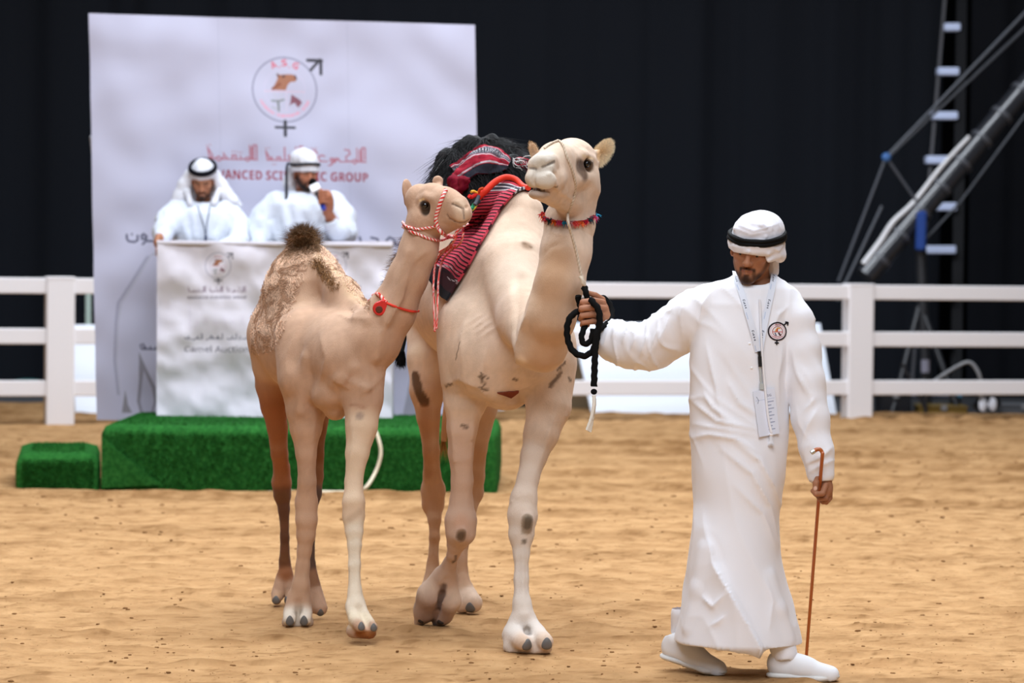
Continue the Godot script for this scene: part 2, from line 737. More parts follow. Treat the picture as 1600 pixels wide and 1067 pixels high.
func blob(f: Field, x: float, y: float, d: float, rx: float, ry: float, rz: float, k: float, turn := Basis(), sub := false) -> void:
	var s := d / FP
	f.ell(P(x, y, d), Vector3(rx, ry, rz) * s, turn, k, sub)

# ------------------------------------------------------------------ Sheet: a print drawn into a texture
class Sheet:
	var im: Image
	var sx: float
	var sy: float
	var ox: float
	var oy: float

	func _init(w: int, h: int, x0: float, y0: float, x1: float, y1: float, c: Color) -> void:
		im = Image.create(w, h, false, Image.FORMAT_RGB8)
		im.fill(c)
		ox = x0
		oy = y0
		sx = w / (x1 - x0)
		sy = h / (y1 - y0)

	func dot(x: int, y: int, c: Color) -> void:
		if x >= 0 and y >= 0 and x < im.get_width() and y < im.get_height():
			im.set_pixel(x, y, im.get_pixel(x, y).lerp(Color(c.r, c.g, c.b), c.a) if c.a < 1.0 else c)

	func px(p: Vector2) -> Vector2:
		return Vector2((p.x - ox) * sx, (p.y - oy) * sy)

	func tri(a: Vector2, b: Vector2, d: Vector2, c: Color) -> void:
		a = px(a); b = px(b); d = px(d)
		var ar := (b - a).cross(d - a)
		if absf(ar) < 1e-6:
			return
		for y in range(int(minf(a.y, minf(b.y, d.y))), int(maxf(a.y, maxf(b.y, d.y))) + 2):
			for x in range(int(minf(a.x, minf(b.x, d.x))), int(maxf(a.x, maxf(b.x, d.x))) + 2):
				var p := Vector2(x, y)
				var u := (b - a).cross(p - a) / ar
				var v := (d - b).cross(p - b) / ar
				var w := (a - d).cross(p - d) / ar
				if u >= 0.0 and v >= 0.0 and w >= 0.0:
					dot(x, y, c)

	func poly(pts: PackedVector2Array, c: Color) -> void:
		var t := Geometry2D.triangulate_polygon(pts)
		for i in range(0, t.size(), 3):
			tri(pts[t[i]], pts[t[i + 1]], pts[t[i + 2]], c)

	func line(pts: Array, w: float, c: Color) -> void:
		for i in pts.size() - 1:
			var a := px(pts[i])
			var b := px(pts[i + 1])
			var r := w * sx * 0.5
			for y in range(int(minf(a.y, b.y) - r), int(maxf(a.y, b.y) + r) + 2):
				for x in range(int(minf(a.x, b.x) - r), int(maxf(a.x, b.x) + r) + 2):
					var q := Vector2(x, y) - a
					var t := clampf(q.dot(b - a) / maxf((b - a).length_squared(), 1e-6), 0.0, 1.0)
					if (q - (b - a) * t).length() <= r:
						dot(x, y, c)

	func ring(p: Vector2, r: float, w: float, c: Color) -> void:
		var q := []
		for i in 65:
			q.append(p + Vector2(cos(TAU * i / 64), sin(TAU * i / 64)) * r)
		line(q, w, c)

	# strokes written in their own small units (x to the right, y down): placed at p, one unit = s
	func strokes(set_: Array, p: Vector2, s: Vector2, w: float, c: Color) -> void:
		for st in set_:
			var q := []
			for k in range(0, st.size(), 2):
				q.append(p + Vector2(st[k], st[k + 1]) * s)
			if q.size() == 1:
				q.append(q[0])
			line(q, w, c)

	# lettering: the centre of its baseline at p, capitals 'height' tall, turned by 'an'
	func text(s: String, p: Vector2, height: float, width: float, c: Color, bold := true, an := 0.0) -> void:
		var tm := TextMesh.new()
		var sf := SystemFont.new()
		sf.font_names = PackedStringArray(["Droid Sans"])
		sf.font_weight = 700 if bold else 400
		tm.font = sf
		tm.text = s
		tm.depth = 0.0
		tm.font_size = 64
		var a := tm.get_mesh_arrays()
		var v: PackedVector3Array = a[Mesh.ARRAY_VERTEX]
		var idx: PackedInt32Array = a[Mesh.ARRAY_INDEX] if a[Mesh.ARRAY_INDEX] != null else PackedInt32Array(range(v.size()))
		var lo := v[0]
		var hi := v[0]
		for q in v:
			lo = lo.min(q)
			hi = hi.max(q)
		var kx := width / (hi.x - lo.x)
		var ky := height / (hi.y - lo.y)
		for i in range(0, idx.size(), 3):
			var t := []
			for j in 3:
				var q := v[idx[i + j]]
				t.append(p + Vector2((q.x - (lo.x + hi.x) * 0.5) * kx, -(q.y - lo.y) * ky).rotated(an))
			tri(t[0], t[1], t[2], c)

	func tex() -> ImageTexture:
		return ImageTexture.create_from_image(im)

# ------------------------------------------------------------------ the hall and its sand
var n_big := noise(0.35, 3, 11)
var n_mid := noise(1.6, 3, 12)
var n_fine := noise(9.0, 3, 13)
var n_rake := noise(1.0, 3, 14)
var n_clod := noise(5.0, 2, 15)

var shade_and_specks := 0.0         # how far the sand there is darkened: painted shade on furrow fronts, random specks
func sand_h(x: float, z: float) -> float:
	shade_and_specks = 0.0
	var d := -z
	var far := smoothstep(14.0, 19.0, d)
	var y := n_big.get_noise_2d(x, z) * 0.012 + n_mid.get_noise_2d(x, z) * lerpf(0.003, 0.005, far)
	y += n_fine.get_noise_2d(x * 0.35, z * 1.3) * 0.0024
	# raked furrows: long low ridges across the hall, crumbling in places
	var j := roundf((d - 11.0 - 0.5 * n_big.get_noise_1d(x * 0.6)) / 1.12)
	for k in [-1.0, 0.0, 1.0]:
		var jj: float = j + k
		var zj := 11.0 + jj * 1.12 + 0.3 * n_rake.get_noise_2d(x * 0.10, jj * 7.3) + 0.05 * n_mid.get_noise_2d(x * 0.7, jj * 3.1)
		var am := maxf(0.0, 0.55 + 0.8 * n_rake.get_noise_2d(x * 0.22 + 31.0, jj * 5.7)) * (1.0 + 0.5 * n_clod.get_noise_2d(x * 0.6, jj * 9.0))
		var e := (d - zj) / (0.10 if d < zj else 0.24)
		y += am * exp(-e * e) * lerpf(0.007, 0.045, far)
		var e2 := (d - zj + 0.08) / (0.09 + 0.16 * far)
		shade_and_specks += clampf(am * 1.2, 0.0, 1.0) * exp(-e2 * e2) * lerpf(0.5, 1.1, far) * clampf(0.75 + 0.9 * n_clod.get_noise_2d(x * 0.9, d * 2.0), 0.0, 1.0)  # shade on each furrow's near slope, painted into the sand's colour
	# clods and hoof-churned hollows
	var c := n_clod.get_noise_2d(x * 0.4, z)
	shade_and_specks += clampf(c - 0.38, 0.0, 0.3) * 1.6 + clampf(n_fine.get_noise_2d(x * 0.6 + 70.0, z * 1.4) - 0.26, 0.0, 0.3) * 2.2 + clampf(n_fine.get_noise_2d(x * 2.2 + 20.0, z * 4.5) - 0.36, 0.0, 0.3) * 3.0 * clampf(0.4 + 1.5 * n_mid.get_noise_2d(x * 0.8, z + 3.0), 0.0, 1.0)
	y += maxf(c - 0.32, 0.0) * lerpf(0.05, 0.02, far)
	y -= maxf(-c - 0.42, 0.0) * 0.05
	# pale bank of sand against the fence, higher on the right
	var fz := fence_d(x)
	var b := clampf(1.0 - absf(d - fz + 0.55) / 0.9, 0.0, 1.0)
	y += b * b * (0.05 + 0.05 * n_mid.get_noise_2d(x * 2.0, z + 9.0)) * smoothstep(-6.0, 3.0, x)
	return y

func fence_d(x: float) -> float:
	return 26.35 + (x + 4.0) * 0.262

func setting() -> void:
	M.sand = mat(Color.WHITE, 0.95, 0.1)
	M.sand.albedo_texture = ntex(0.012, 6, 3, 1024, ramp([[0.0, srgb(156, 118, 79)], [0.42, srgb(174, 135, 93)], [0.6, srgb(180, 141, 98)], [1.0, srgb(192, 153, 109)]]))
	M.sand.vertex_color_use_as_albedo = true
	M.sand.uv1_triplanar = true
	M.sand.uv1_world_triplanar = true
	M.sand.uv1_scale = Vector3(0.31, 0.31, 0.31)
	M.sand.heightmap_enabled = true
	M.sand.heightmap_texture = ntex(0.05, 5, 4, 1024)
	M.sand.heightmap_scale = 1.1
	var us := []
	for i in 13:
		us.append(-1.5 + 1.28 * i / 13.0)
	for i in 361:
		us.append(-0.21 + 0.42 * i / 360.0)
	for i in 13:
		us.append(0.22 + 1.28 * (i + 1) / 13.0)
	var ds := []
	for i in 12:
		ds.append(-6.0 + 15.8 * i / 12.0)
	var d := 9.8
	while d < 30.0:
		ds.append(d)
		d += d * d / 6200.0 + 0.004
	var g := Geo.new()
	var nc := us.size()
	for r in ds.size():
		for k in nc:
			var dd: float = maxf(ds[r], 9.8)
			var x: float = clampf(us[k] * dd, -15.0, 15.0)
			var z: float = -ds[r]
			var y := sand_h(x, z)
			var w := minf(shade_and_specks, 1.0)
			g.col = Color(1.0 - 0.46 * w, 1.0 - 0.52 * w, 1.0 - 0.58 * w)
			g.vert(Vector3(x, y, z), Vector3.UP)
	for r in ds.size() - 1:
		for k in nc - 1:
			var a := r * nc + k
			g.tri(a, a + 1, a + nc + 1)
			g.tri(a, a + nc + 1, a + nc)
	g.n = normals_of(g.v, g.ix)
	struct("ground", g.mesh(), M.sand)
	# the hard floor behind the fence
	g = Geo.new()
	g.box(Transform3D(Basis(), Vector3(0, -0.10, -14.0)), Vector3(15.2, 0.05, 24.0), 0.01)
	struct("floor", g.mesh(), mat(srgb(84, 86, 90), 0.7))
	# walls and ceiling
	var wm := mat(srgb(120, 122, 126), 0.9)
	for w in [["wall_left", Vector3(-15.2, 5.0, -14.0), Vector3(0.1, 5.2, 24.0)], ["wall_right", Vector3(15.2, 5.0, -14.0), Vector3(0.1, 5.2, 24.0)], ["wall_front", Vector3(0, 5.0, 10.0), Vector3(15.2, 5.2, 0.1)], ["ceiling", Vector3(0, 10.1, -14.0), Vector3(15.2, 0.1, 24.0)], ["wall_back", Vector3(0, 5.0, -37.9), Vector3(15.2, 5.2, 0.1)]]:
		g = Geo.new()
		g.box(Transform3D(Basis(), w[1]), w[2], 0.01)
		struct(w[0], g.mesh(), wm if w[0] != "wall_back" else mat(srgb(16, 17, 20), 0.95))
	# small dark clods and crumbs lying on the sand
	var cm := mat(srgb(130, 94, 60), 0.95, 0.1)
	var rng := RandomNumberGenerator.new()
	rng.seed = 77
	for kind in 1:
		var cg := Geo.new()
		cg.ball(Vector3.ZERO, Vector3(1.0, 0.55, 0.8), Basis(), 8, 5)
		for i in cg.v.size():
			var w := 1.0 + 0.45 * n_fine.get_noise_3dv(cg.v[i] * 0.12 + Vector3(kind * 7.0, 0, 0))
			cg.v[i] *= w
		cg.n = normals_of(cg.v, cg.ix)
		var mm := MultiMesh.new()
		mm.transform_format = MultiMesh.TRANSFORM_3D
		mm.mesh = cg.mesh()
		mm.instance_count = 5000
		for i in 5000:
			var dd := 9.8 + 15.0 * pow(rng.randf(), 2.6)
			var x := dd * rng.randf_range(-0.2, 0.2)
			if n_mid.get_noise_2d(x * 0.7 + 5.0, dd * 0.7) < rng.randf_range(-0.5, 0.25):
				x = dd * rng.randf_range(-0.2, 0.2)
			var s := (0.0018 + 0.008 * pow(rng.randf(), 6.0)) * (1.0 + smoothstep(13.0, 20.0, dd) * 0.7)
			var b := Basis(Vector3.UP, rng.randf() * TAU).scaled(Vector3(s * rng.randf_range(0.8, 1.7), s * rng.randf_range(0.6, 1.1), s))
			mm.set_instance_transform(i, Transform3D(b, Vector3(x, sand_h(x, -dd) + s * 0.25, -dd)))
		var mi := MultiMeshInstance3D.new()
		mi.name = numbered("sand_clods")
		mi.multimesh = mm
		mi.material_override = cm
		mi.set_meta("kind", "stuff")
		tag(mi, "small brown clods and crumbs scattered over the raked sand", "clods", "sand crumbs")
		add_child(mi, true)

# ------------------------------------------------------------------ black drapes, white fence
func drape(label: String, x0: float, x1: float, z: float, sd: int, c: Color) -> void:
	var g := Geo.new()
	var rows := []
	var nn := noise(0.9, 2, sd)
	for r in 3:
		var row := []
		var y: float = [8.6, 4.0, -0.02][r]
		var k := 0
		while x0 + k * 0.07 <= x1:
			var x := x0 + k * 0.07
			row.append(Vector3(x, y, z + 0.05 * sin(x * 7.0 + 2.0 * nn.get_noise_1d(x * 2.0)) + 0.08 * nn.get_noise_2d(x, y * 0.05)))
			k += 1
		rows.append(row)
	g.sheet(rows, 0.01, Vector3.BACK)
	var m := mat(c, 0.9, 0.25)
	var p := Vector3((x0 + x1) * 0.5, 0, z)
	var o := thing("curtain", label, "curtain", p)
	obj("drape", g.mesh(p), m, o, p)
	g = Geo.new()
	var pole := PackedVector3Array([Vector3(x0 - 0.1, 8.64, z), Vector3(x1 + 0.1, 8.64, z)])
	g.tube(pole, 0.03, 0.03, 10)
	obj("rail", g.mesh(p), mat(srgb(30, 30, 32), 0.5), o, p)

func fence_p(x: float, y: float, off := 0.0) -> Vector3:
	return Vector3(x, y, -fence_d(x)) + Vector3(0.2534, 0, 0.9674) * off

func one_fence(label: String, x0: float, x1: float, posts: Array) -> void:
	var p := fence_p((x0 + x1) * 0.5, 0)
	var t := thing("fence", label, "fence", p)
	var fm: StandardMaterial3D = M.fence
	for x in posts:
		var g := Geo.new()
		var b := Basis(Vector3(0.9674, 0, -0.2534), Vector3.UP, Vector3(0.2534, 0, 0.9674))
		g.box(Transform3D(b, fence_p(x, 0.63)), Vector3(0.125, 0.67, 0.10), 0.008)
		g.box(Transform3D(b, fence_p(x, 1.305)), Vector3(0.128, 0.012, 0.103), 0.006)
		obj("post", g.mesh(p), fm, t, p)
	for y in [1.235, 0.785, 0.32]:
		var g := Geo.new()
		g.beam(fence_p(x0, y, 0.05), fence_p(x1, y, 0.05), 0.06, 0.14, Vector3.UP, 0.008)
		obj("rail", g.mesh(p), fm, t, p)

func fences() -> void:
	drape("long black drape hung across the whole back of the hall", -13.0, 4.95, -34.0, 21, srgb(24, 27, 33))
	drape("narrower black drape to the right of the steps and crane boom", 5.3, 12.0, -34.3, 22, srgb(19, 21, 26))
	M.fence = mat(srgb(232, 230, 232), 0.55, 0.4)
	one_fence("white three-rail fence standing left of the printed backdrop", -6.4, -1.2, [-5.9, -4.05, -1.35])
	one_fence("white three-rail fence running behind the handler to the right edge", -1.0, 9.5, [-0.85, 3.32, 8.0])

# ------------------------------------------------------------------ prints
const RED := Color(0.72, 0.2, 0.22)
const INK := Color(0.24, 0.24, 0.27)

# the round emblem: animal heads in a ring, male arrow and female cross. r is the ring's radius
func emblem(s: Sheet, c: Vector2, r: float, base: Color, detail := true) -> void:
	var u := r / 52.0
	s.ring(c, r, 2.4 * u, Color(0.52, 0.52, 0.6))
	s.ring(c, r * 0.64, 1.3 * u, Color(0.74, 0.72, 0.8))
	s.line([c + Vector2(-33, 3) * u, c + Vector2(33, 3) * u], 1.1 * u, Color(0.85, 0.68, 0.74))
	s.line([c + Vector2(3, 3) * u, c + Vector2(3, 33) * u], 0.9 * u, Color(0.8, 0.74, 0.8))
	# camel's head looking right
	var q := PackedVector2Array()
	for p in [[-21, 1], [-15, -10], [-11, -18], [-13, -26], [-8, -24], [4, -25], [12, -25], [19, -22], [20, -17], [17, -13], [10, -13], [5, -8], [2, 1]]:
		q.append(c + Vector2(p[0], p[1]) * u)
	s.poly(q, Color(0.62, 0.43, 0.34))
	s.line([c + Vector2(-19, -1) * u, c + Vector2(-8, -9) * u], 5.0 * u, Color(0.54, 0.34, 0.27))
	s.line([c + Vector2(-12, -25) * u, c + Vector2(-9, -21) * u], 2.2 * u, Color(0.3, 0.2, 0.2))
	s.line([c + Vector2(-3, -21) * u, c + Vector2(0, -22) * u], 3.2 * u, Color(0.33, 0.24, 0.24))
	s.line([c + Vector2(17, -23) * u, c + Vector2(19, -18) * u], 3.0 * u, Color(0.4, 0.3, 0.3))
	# horse's head
	q = PackedVector2Array()
	for p in [[11, 7], [17, 11], [24, 15], [28, 20], [22, 28], [19, 26], [17, 21], [12, 22], [7, 26], [9, 20], [10, 14]]:
		q.append(c + Vector2(p[0], p[1]) * u)
	s.poly(q, Color(0.5, 0.33, 0.38))
	# gazelle with long horns
	s.line([c + Vector2(-21, 18) * u, c + Vector2(-10, 19) * u, c + Vector2(-2, 16) * u], 3.0 * u, Color(0.5, 0.52, 0.52))
	s.line([c + Vector2(-11, 18) * u, c + Vector2(-10, 34) * u], 3.6 * u, Color(0.48, 0.5, 0.5))
	s.line([c + Vector2(-12, 17) * u, c + Vector2(-18, 6) * u], 1.3 * u, Color(0.7, 0.7, 0.74))
	s.line([c + Vector2(-9, 17) * u, c + Vector2(-4, 5) * u], 1.3 * u, Color(0.7, 0.7, 0.74))
	s.line([c + Vector2(-21, 28) * u, c + Vector2(-14, 31) * u], 1.6 * u, Color(0.6, 0.62, 0.62))
	if detail:
		var k := 0
		for ch in ["A", ".", "S", ".", "G"]:
			var an: float = [-0.42, -0.2, 0.0, 0.2, 0.44][k]
			var p := c + Vector2(sin(an), -cos(an)) * r * 0.73
			s.text(ch, p + (Vector2(0, 2) if ch == "." else Vector2.ZERO) * u, (2.2 if ch == "." else 11.0) * u, (2.2 if ch == "." else 9.5) * u, Color(0.78, 0.36, 0.42), true, an)
			k += 1
		var words := "Advanced Scientific Group"
		for i in words.length():
			if words[i] == " ":
				continue
			var an := lerpf(1.12, -1.12, float(i) / (words.length() - 1))
			s.text(words[i], c + Vector2(sin(-an), cos(an)) * r * 0.86, 4.6 * u, 3.6 * u, Color(0.86, 0.58, 0.66), true, an)
	else:
		s.line([c + Vector2(-15, -36) * u, c + Vector2(15, -36) * u], 5.0 * u, Color(0.74, 0.6, 0.62))
	# arrow and cross
	s.line([c + Vector2(43, -33) * u, c + Vector2(58, -50) * u], 4.6 * u, INK)
	s.line([c + Vector2(38, -48.5) * u, c + Vector2(61, -48.5) * u], 5.0 * u, INK)
	s.line([c + Vector2(59.5, -48) * u, c + Vector2(59.5, -27) * u], 5.0 * u, INK)
	s.line([c + Vector2(0, 51) * u, c + Vector2(0, 74) * u], 5.2 * u, INK)
	s.line([c + Vector2(-15, 61) * u, c + Vector2(15, 61) * u], 4.6 * u, INK)

# "al-majmu'a al-'ilmiyya al-mutaqaddima" in a squared hand; three words from the right, in units of the line's height
func kufic(s: Sheet, x0: float, x1: float, y0: float, y1: float, c: Color, w: float) -> void:
	var k := Vector2((x1 - x0) / 260.0, (y1 - y0) / 34.0)
	var o := Vector2(x0, y0)
	s.strokes([
		[258, 30, 252, 30, 252, 2, 257, 2, 257, 26], [252, 29, 244, 29, 244, 3], [249, 29, 249, 6], [244, 29, 240, 34, 236, 29, 240, 25, 244, 29],
		[236, 29, 227, 29, 226, 20, 233, 14, 231, 7, 224, 6], [226, 30, 216, 30, 214, 26, 210, 26, 209, 31, 203, 31], [216, 30, 214, 24, 209, 24, 208, 31],
		[206, 24, 201, 24, 201, 29, 206, 29, 206, 24], [206, 29, 203, 36, 198, 38], [196, 30, 184, 30, 181, 22, 187, 18, 192, 20], [176, 30, 184, 30], [176, 30, 172, 12, 176, 8, 180, 14, 176, 18], [172, 5], [178, 4],
	], o, k, w, c)
	s.strokes([
		[158, 30, 152, 30, 152, 2, 157, 2, 157, 26], [152, 29, 146, 29, 146, 3], [149, 29, 149, 6], [146, 30, 138, 30, 140, 22, 134, 20, 136, 29, 131, 30], [131, 30, 128, 30, 128, 4],
		[128, 30, 121, 30, 121, 24, 115, 24, 115, 30, 121, 30], [115, 30, 108, 30, 108, 24], [109, 38], [113, 38], [108, 30, 100, 30, 98, 12, 102, 22, 106, 26, 100, 30], [98, 7], [103, 6],
	], o, k, w, c)
	s.strokes([
		[84, 30, 78, 30, 78, 1, 83, 1, 83, 27], [78, 29, 72, 29, 72, 2], [75, 29, 75, 5], [72, 29, 68, 33, 64, 29, 68, 25, 72, 29], [64, 29, 57, 29, 57, 22], [55, 16], [59, 16],
		[57, 30, 50, 30, 50, 22, 44, 22, 44, 30, 50, 30], [45, 15], [50, 15], [44, 30, 37, 30, 34, 25], [37, 30, 28, 30, 32, 22, 30, 18], [28, 30, 22, 34, 18, 29, 22, 25, 26, 28], [18, 29, 8, 29, 5, 8, 10, 18, 13, 24, 8, 29], [4, 4], [9, 3],
	], o, k, w, c)

func sheet_point(tl: Vector3, tr: Vector3, bl: Vector3, br: Vector3, u: float, v: float) -> Vector3:
	return tl.lerp(tr, u).lerp(bl.lerp(br, u), v)

func cloth_sheet(tl: Vector3, tr: Vector3, bl: Vector3, br: Vector3, nu: int, nv: int, relief: FastNoiseLite, amp: float, thick: float) -> Geo:
	var g := Geo.new()
	var rows := []
	for r in nv + 1:
		var row := []
		for k in nu + 1:
			var p := sheet_point(tl, tr, bl, br, float(k) / nu, float(r) / nv)
			row.append(p + Vector3(0, 0, relief.get_noise_2d(p.x, p.y) * amp))
		rows.append(row)
	g.sheet(rows, thick, Vector3.BACK)
	return g

func stage() -> void:
	# ---- printed backdrop on its frame
	var d := 21.2
	var s := Sheet.new(1220, 1260, 140, 22, 750, 652, srgb(180, 180, 199))
	var seam := Color(0.62, 0.62, 0.7)
	for x in [344.0, 548.0]:
		s.line([Vector2(x, 22), Vector2(x, 652)], 0.8, seam)
	# the big pale outline of a camel's legs in the lower half
	var grey := Color(0.62, 0.62, 0.67)
	for k in 9:
		var w := Color(0.70 - 0.014 * k, 0.70 - 0.014 * k, 0.76 - 0.012 * k)
		s.line([Vector2(232 - k, 395 + k * 0.3), Vector2(210 - k, 432), Vector2(184 - k, 470), Vector2(178 - k * 0.7, 500), Vector2(174 - k * 0.6, 560), Vector2(178 - k * 0.5, 612)], 1.6, w)
	s.line([Vector2(232, 394), Vector2(252, 388)], 2.0, grey)
	s.poly(PackedVector2Array([Vector2(180, 640), Vector2(186, 605), Vector2(190, 628), Vector2(196, 640)]), Color(0.52, 0.51, 0.54))
	s.poly(PackedVector2Array([Vector2(209, 640), Vector2(204, 622), Vector2(208, 590), Vector2(209, 546), Vector2(222, 575), Vector2(234, 600), Vector2(235, 622), Vector2(230, 640)]), Color(0.52, 0.51, 0.55))
	s.poly(PackedVector2Array([Vector2(213, 640), Vector2(209, 622), Vector2(213, 592), Vector2(216, 574), Vector2(228, 602), Vector2(231, 622), Vector2(226, 640)]), Color(0.66, 0.66, 0.73))
	s.poly(PackedVector2Array([Vector2(690, 652), Vector2(700, 560), Vector2(716, 520), Vector2(735, 652)]), Color(0.66, 0.66, 0.72))
	s.poly(PackedVector2Array([Vector2(622, 652), Vector2(632, 610), Vector2(642, 560), Vector2(648, 620), Vector2(650, 652)]), Color(0.58, 0.58, 0.63))
	emblem(s, Vector2(447, 132), 50.5, srgb(180, 180, 199))
	kufic(s, 319, 576, 219, 246, Color(0.66, 0.42, 0.47), 2.3)
	s.text("ADVANCED SCIENTIFIC GROUP", Vector2(446, 274), 14.5, 262, Color(0.56, 0.20, 0.24), true)
	var ink := Color(0.33, 0.33, 0.4)
	# the sides of a long black line of writing: "...kun" at the left, "al-hijn" at the right
	s.strokes([[54, 4, 54, 16, 36, 16], [52, 2, 44, 4, 50, 9], [34, 9, 30, 5, 26, 8, 27, 13, 33, 12, 34, 8, 33, 16, 28, 21], [20, 8, 20, 15, 15, 18, 6, 17, 3, 13, 3, 7], [11, 6]], Vector2(190, 357), Vector2(1, 1), 3.4, ink)
	s.strokes([[84, 2, 84, 15, 70, 15], [70, 15, 62, 14, 58, 8, 63, 3, 70, 6, 73, 12, 67, 14], [60, 15, 40, 15], [46, 14, 44, 6, 34, 4], [40, 15, 22, 15], [22, 15, 18, 12, 16, 4], [16, 15, 20, 15], [39, 20]], Vector2(546, 357), Vector2(1, 1), 3.4, ink)
	s.strokes([[34, 9, 26, 9, 26, 5], [26, 9, 18, 9, 18, 5], [18, 9, 10, 9, 10, 5], [10, 9, 4, 9, 2, 3, 7, 1, 8, 7]], Vector2(209, 532), Vector2(1, 1), 2.0, ink)
	var tl := P(139, 21, d)
	var tr := P(742, 39, d)
	var bl := P(151, 656, d)
	var br := P(752, 662, d)
	var rel := noise(1.3, 2, 31)
	var p := (bl + br) * 0.5
	var t := thing("backdrop", "tall white printed backdrop with round animal emblem and red lettering", "backdrop", p)
	var cm := mat(Color.WHITE, 0.6, 0.35)
	cm.albedo_texture = s.tex()
	var g := cloth_sheet(tl, tr, bl, br, 40, 40, rel, 0.035, 0.006)
	obj("printed_sheet", g.mesh(p), cm, t, p)
	g = Geo.new()
	var fb := Vector3(0, 0, -0.06)
	var il := tl.lerp(tr, 0.02)
	var ir := tr.lerp(tl, 0.02)
	for e in [[il, bl.lerp(br, 0.02)], [ir, br.lerp(bl, 0.02)], [il.lerp(bl, 0.02), ir.lerp(br, 0.02)], [il.lerp(bl, 0.5), ir.lerp(br, 0.5)]]:
		g.beam(e[0] + fb, e[1] + fb, 0.05, 0.05, Vector3(0.3, 0.3, 0.9), 0.006)
	for e in [[tl, bl], [tr, br]]:
		g.beam(e[0].lerp(e[1], 0.3) + fb, Vector3(e[1].x * 0.9 - 0.2, 0.0, e[1].z - 1.0), 0.04, 0.04, Vector3(1, 0, 0), 0.006)
	obj("frame", g.mesh(p), mat(srgb(150, 152, 158), 0.4, 0.5), t, p)

	# ---- platform clad in artificial turf
	M.turf = mat(Color.WHITE, 0.9, 0.15)
	M.turf.albedo_texture = ntex(0.03, 5, 41, 512, ramp([[0.0, srgb(36, 92, 40)], [0.5, srgb(50, 122, 52)], [1.0, srgb(74, 146, 70)]]))
	bump(M.turf, ntex(0.12, 3, 42, 512), 3.0, Vector3(1.6, 1.6, 1.6))
	turf_block("platform", "long green turf-covered platform under the lectern", G(152, 764), G(776, 772), 1.55, 0.425, true)
	turf_block("step_block", "low green turf-covered step against the platform's left end", G(24, 763), G(156, 763), 1.05, 0.235, false)
	# ---- lectern: a tall desk wrapped in a printed cloth
	var ld := 20.3
	var l := Sheet.new(1090, 850, 247, 378, 610, 661, srgb(208, 204, 212))
	emblem(l, Vector2(341, 414), 20.0, srgb(208, 204, 212), false)
	emblem(l, Vector2(519, 414), 20.0, srgb(208, 204, 212), false)
	var lite := Color(0.56, 0.5, 0.55)
	for x in [293.0, 470.0]:
		kufic(l, x, x + 92, 446, 456, lite, 1.1)
		l.text("ADVANCED SCIENTIFIC GROUP", Vector2(x + 46, 466), 4.4, 92, Color(0.35, 0.32, 0.38), true)
		l.strokes([[96, 5, 96, 9, 88, 9], [86, 5, 84, 10], [80, 9, 80, 1], [78, 9, 72, 9, 74, 5], [70, 10, 66, 9], [58, 9, 58, 1], [56, 9, 50, 9, 52, 5, 48, 9], [46, 9, 38, 9, 40, 4, 44, 7], [36, 9, 33, 11], [26, 9, 26, 1], [24, 9, 18, 9, 20, 5], [16, 9, 12, 11], [10, 9, 4, 9, 6, 5], [2, 9, 0, 7]], Vector2(x - 3, 519), Vector2(1, 1), 1.5, ink)
		l.text("Camel Auction", Vector2(x + 46, 549), 10.0, 100, Color(0.3, 0.29, 0.34), false)
		l.line([Vector2(x + 4, 478), Vector2(x + 5, 514)], 1.0, Color(0.78, 0.75, 0.8))
		for k in 6:
			l.line([Vector2(x + 12 + k * 14, 512 - (k * 7) % 11), Vector2(x + 16 + k * 14, 500 - (k * 5) % 9), Vector2(x + 20 + k * 14, 513)], 0.9, Color(0.8, 0.77, 0.82))
	tl = P(246, 379, ld)
	tr = P(612, 377, ld)
	bl = P(245, 662, ld)
	br = P(612, 664, ld)
	p = (bl + br) * 0.5
	t = thing("lectern", "wide white cloth-covered lectern printed Camel Auction on the platform", "lectern", p)
	cm = mat(Color.WHITE, 0.6, 0.3)
	cm.albedo_texture = l.tex()
	g = cloth_sheet(tl, tr, bl, br, 44, 36, noise(2.2, 3, 33), 0.05, 0.006)
	obj("front_cloth", g.mesh(p), cm, t, p)
	var wm := mat(srgb(208, 204, 212), 0.6, 0.3)
	for e in [[tl, bl], [tr, br]]:
		g = Geo.new()
		g.sheet([[e[0], e[0] + Vector3(0, 0, -0.26)], [e[1], e[1] + Vector3(0, 0, -0.26)]], 0.006, Vector3(-1 if e[0] == tl else 1, 0, 0))
		obj("side_cloth", g.mesh(p), wm, t, p)
	g = Geo.new()
	g.box(Transform3D(Basis(), (tl + tr) * 0.5 + Vector3(0, -0.012, -0.12)), Vector3((tr - tl).length() * 0.5 + 0.005, 0.014, 0.14), 0.006)
	obj("top", g.mesh(p), wm, t, p)

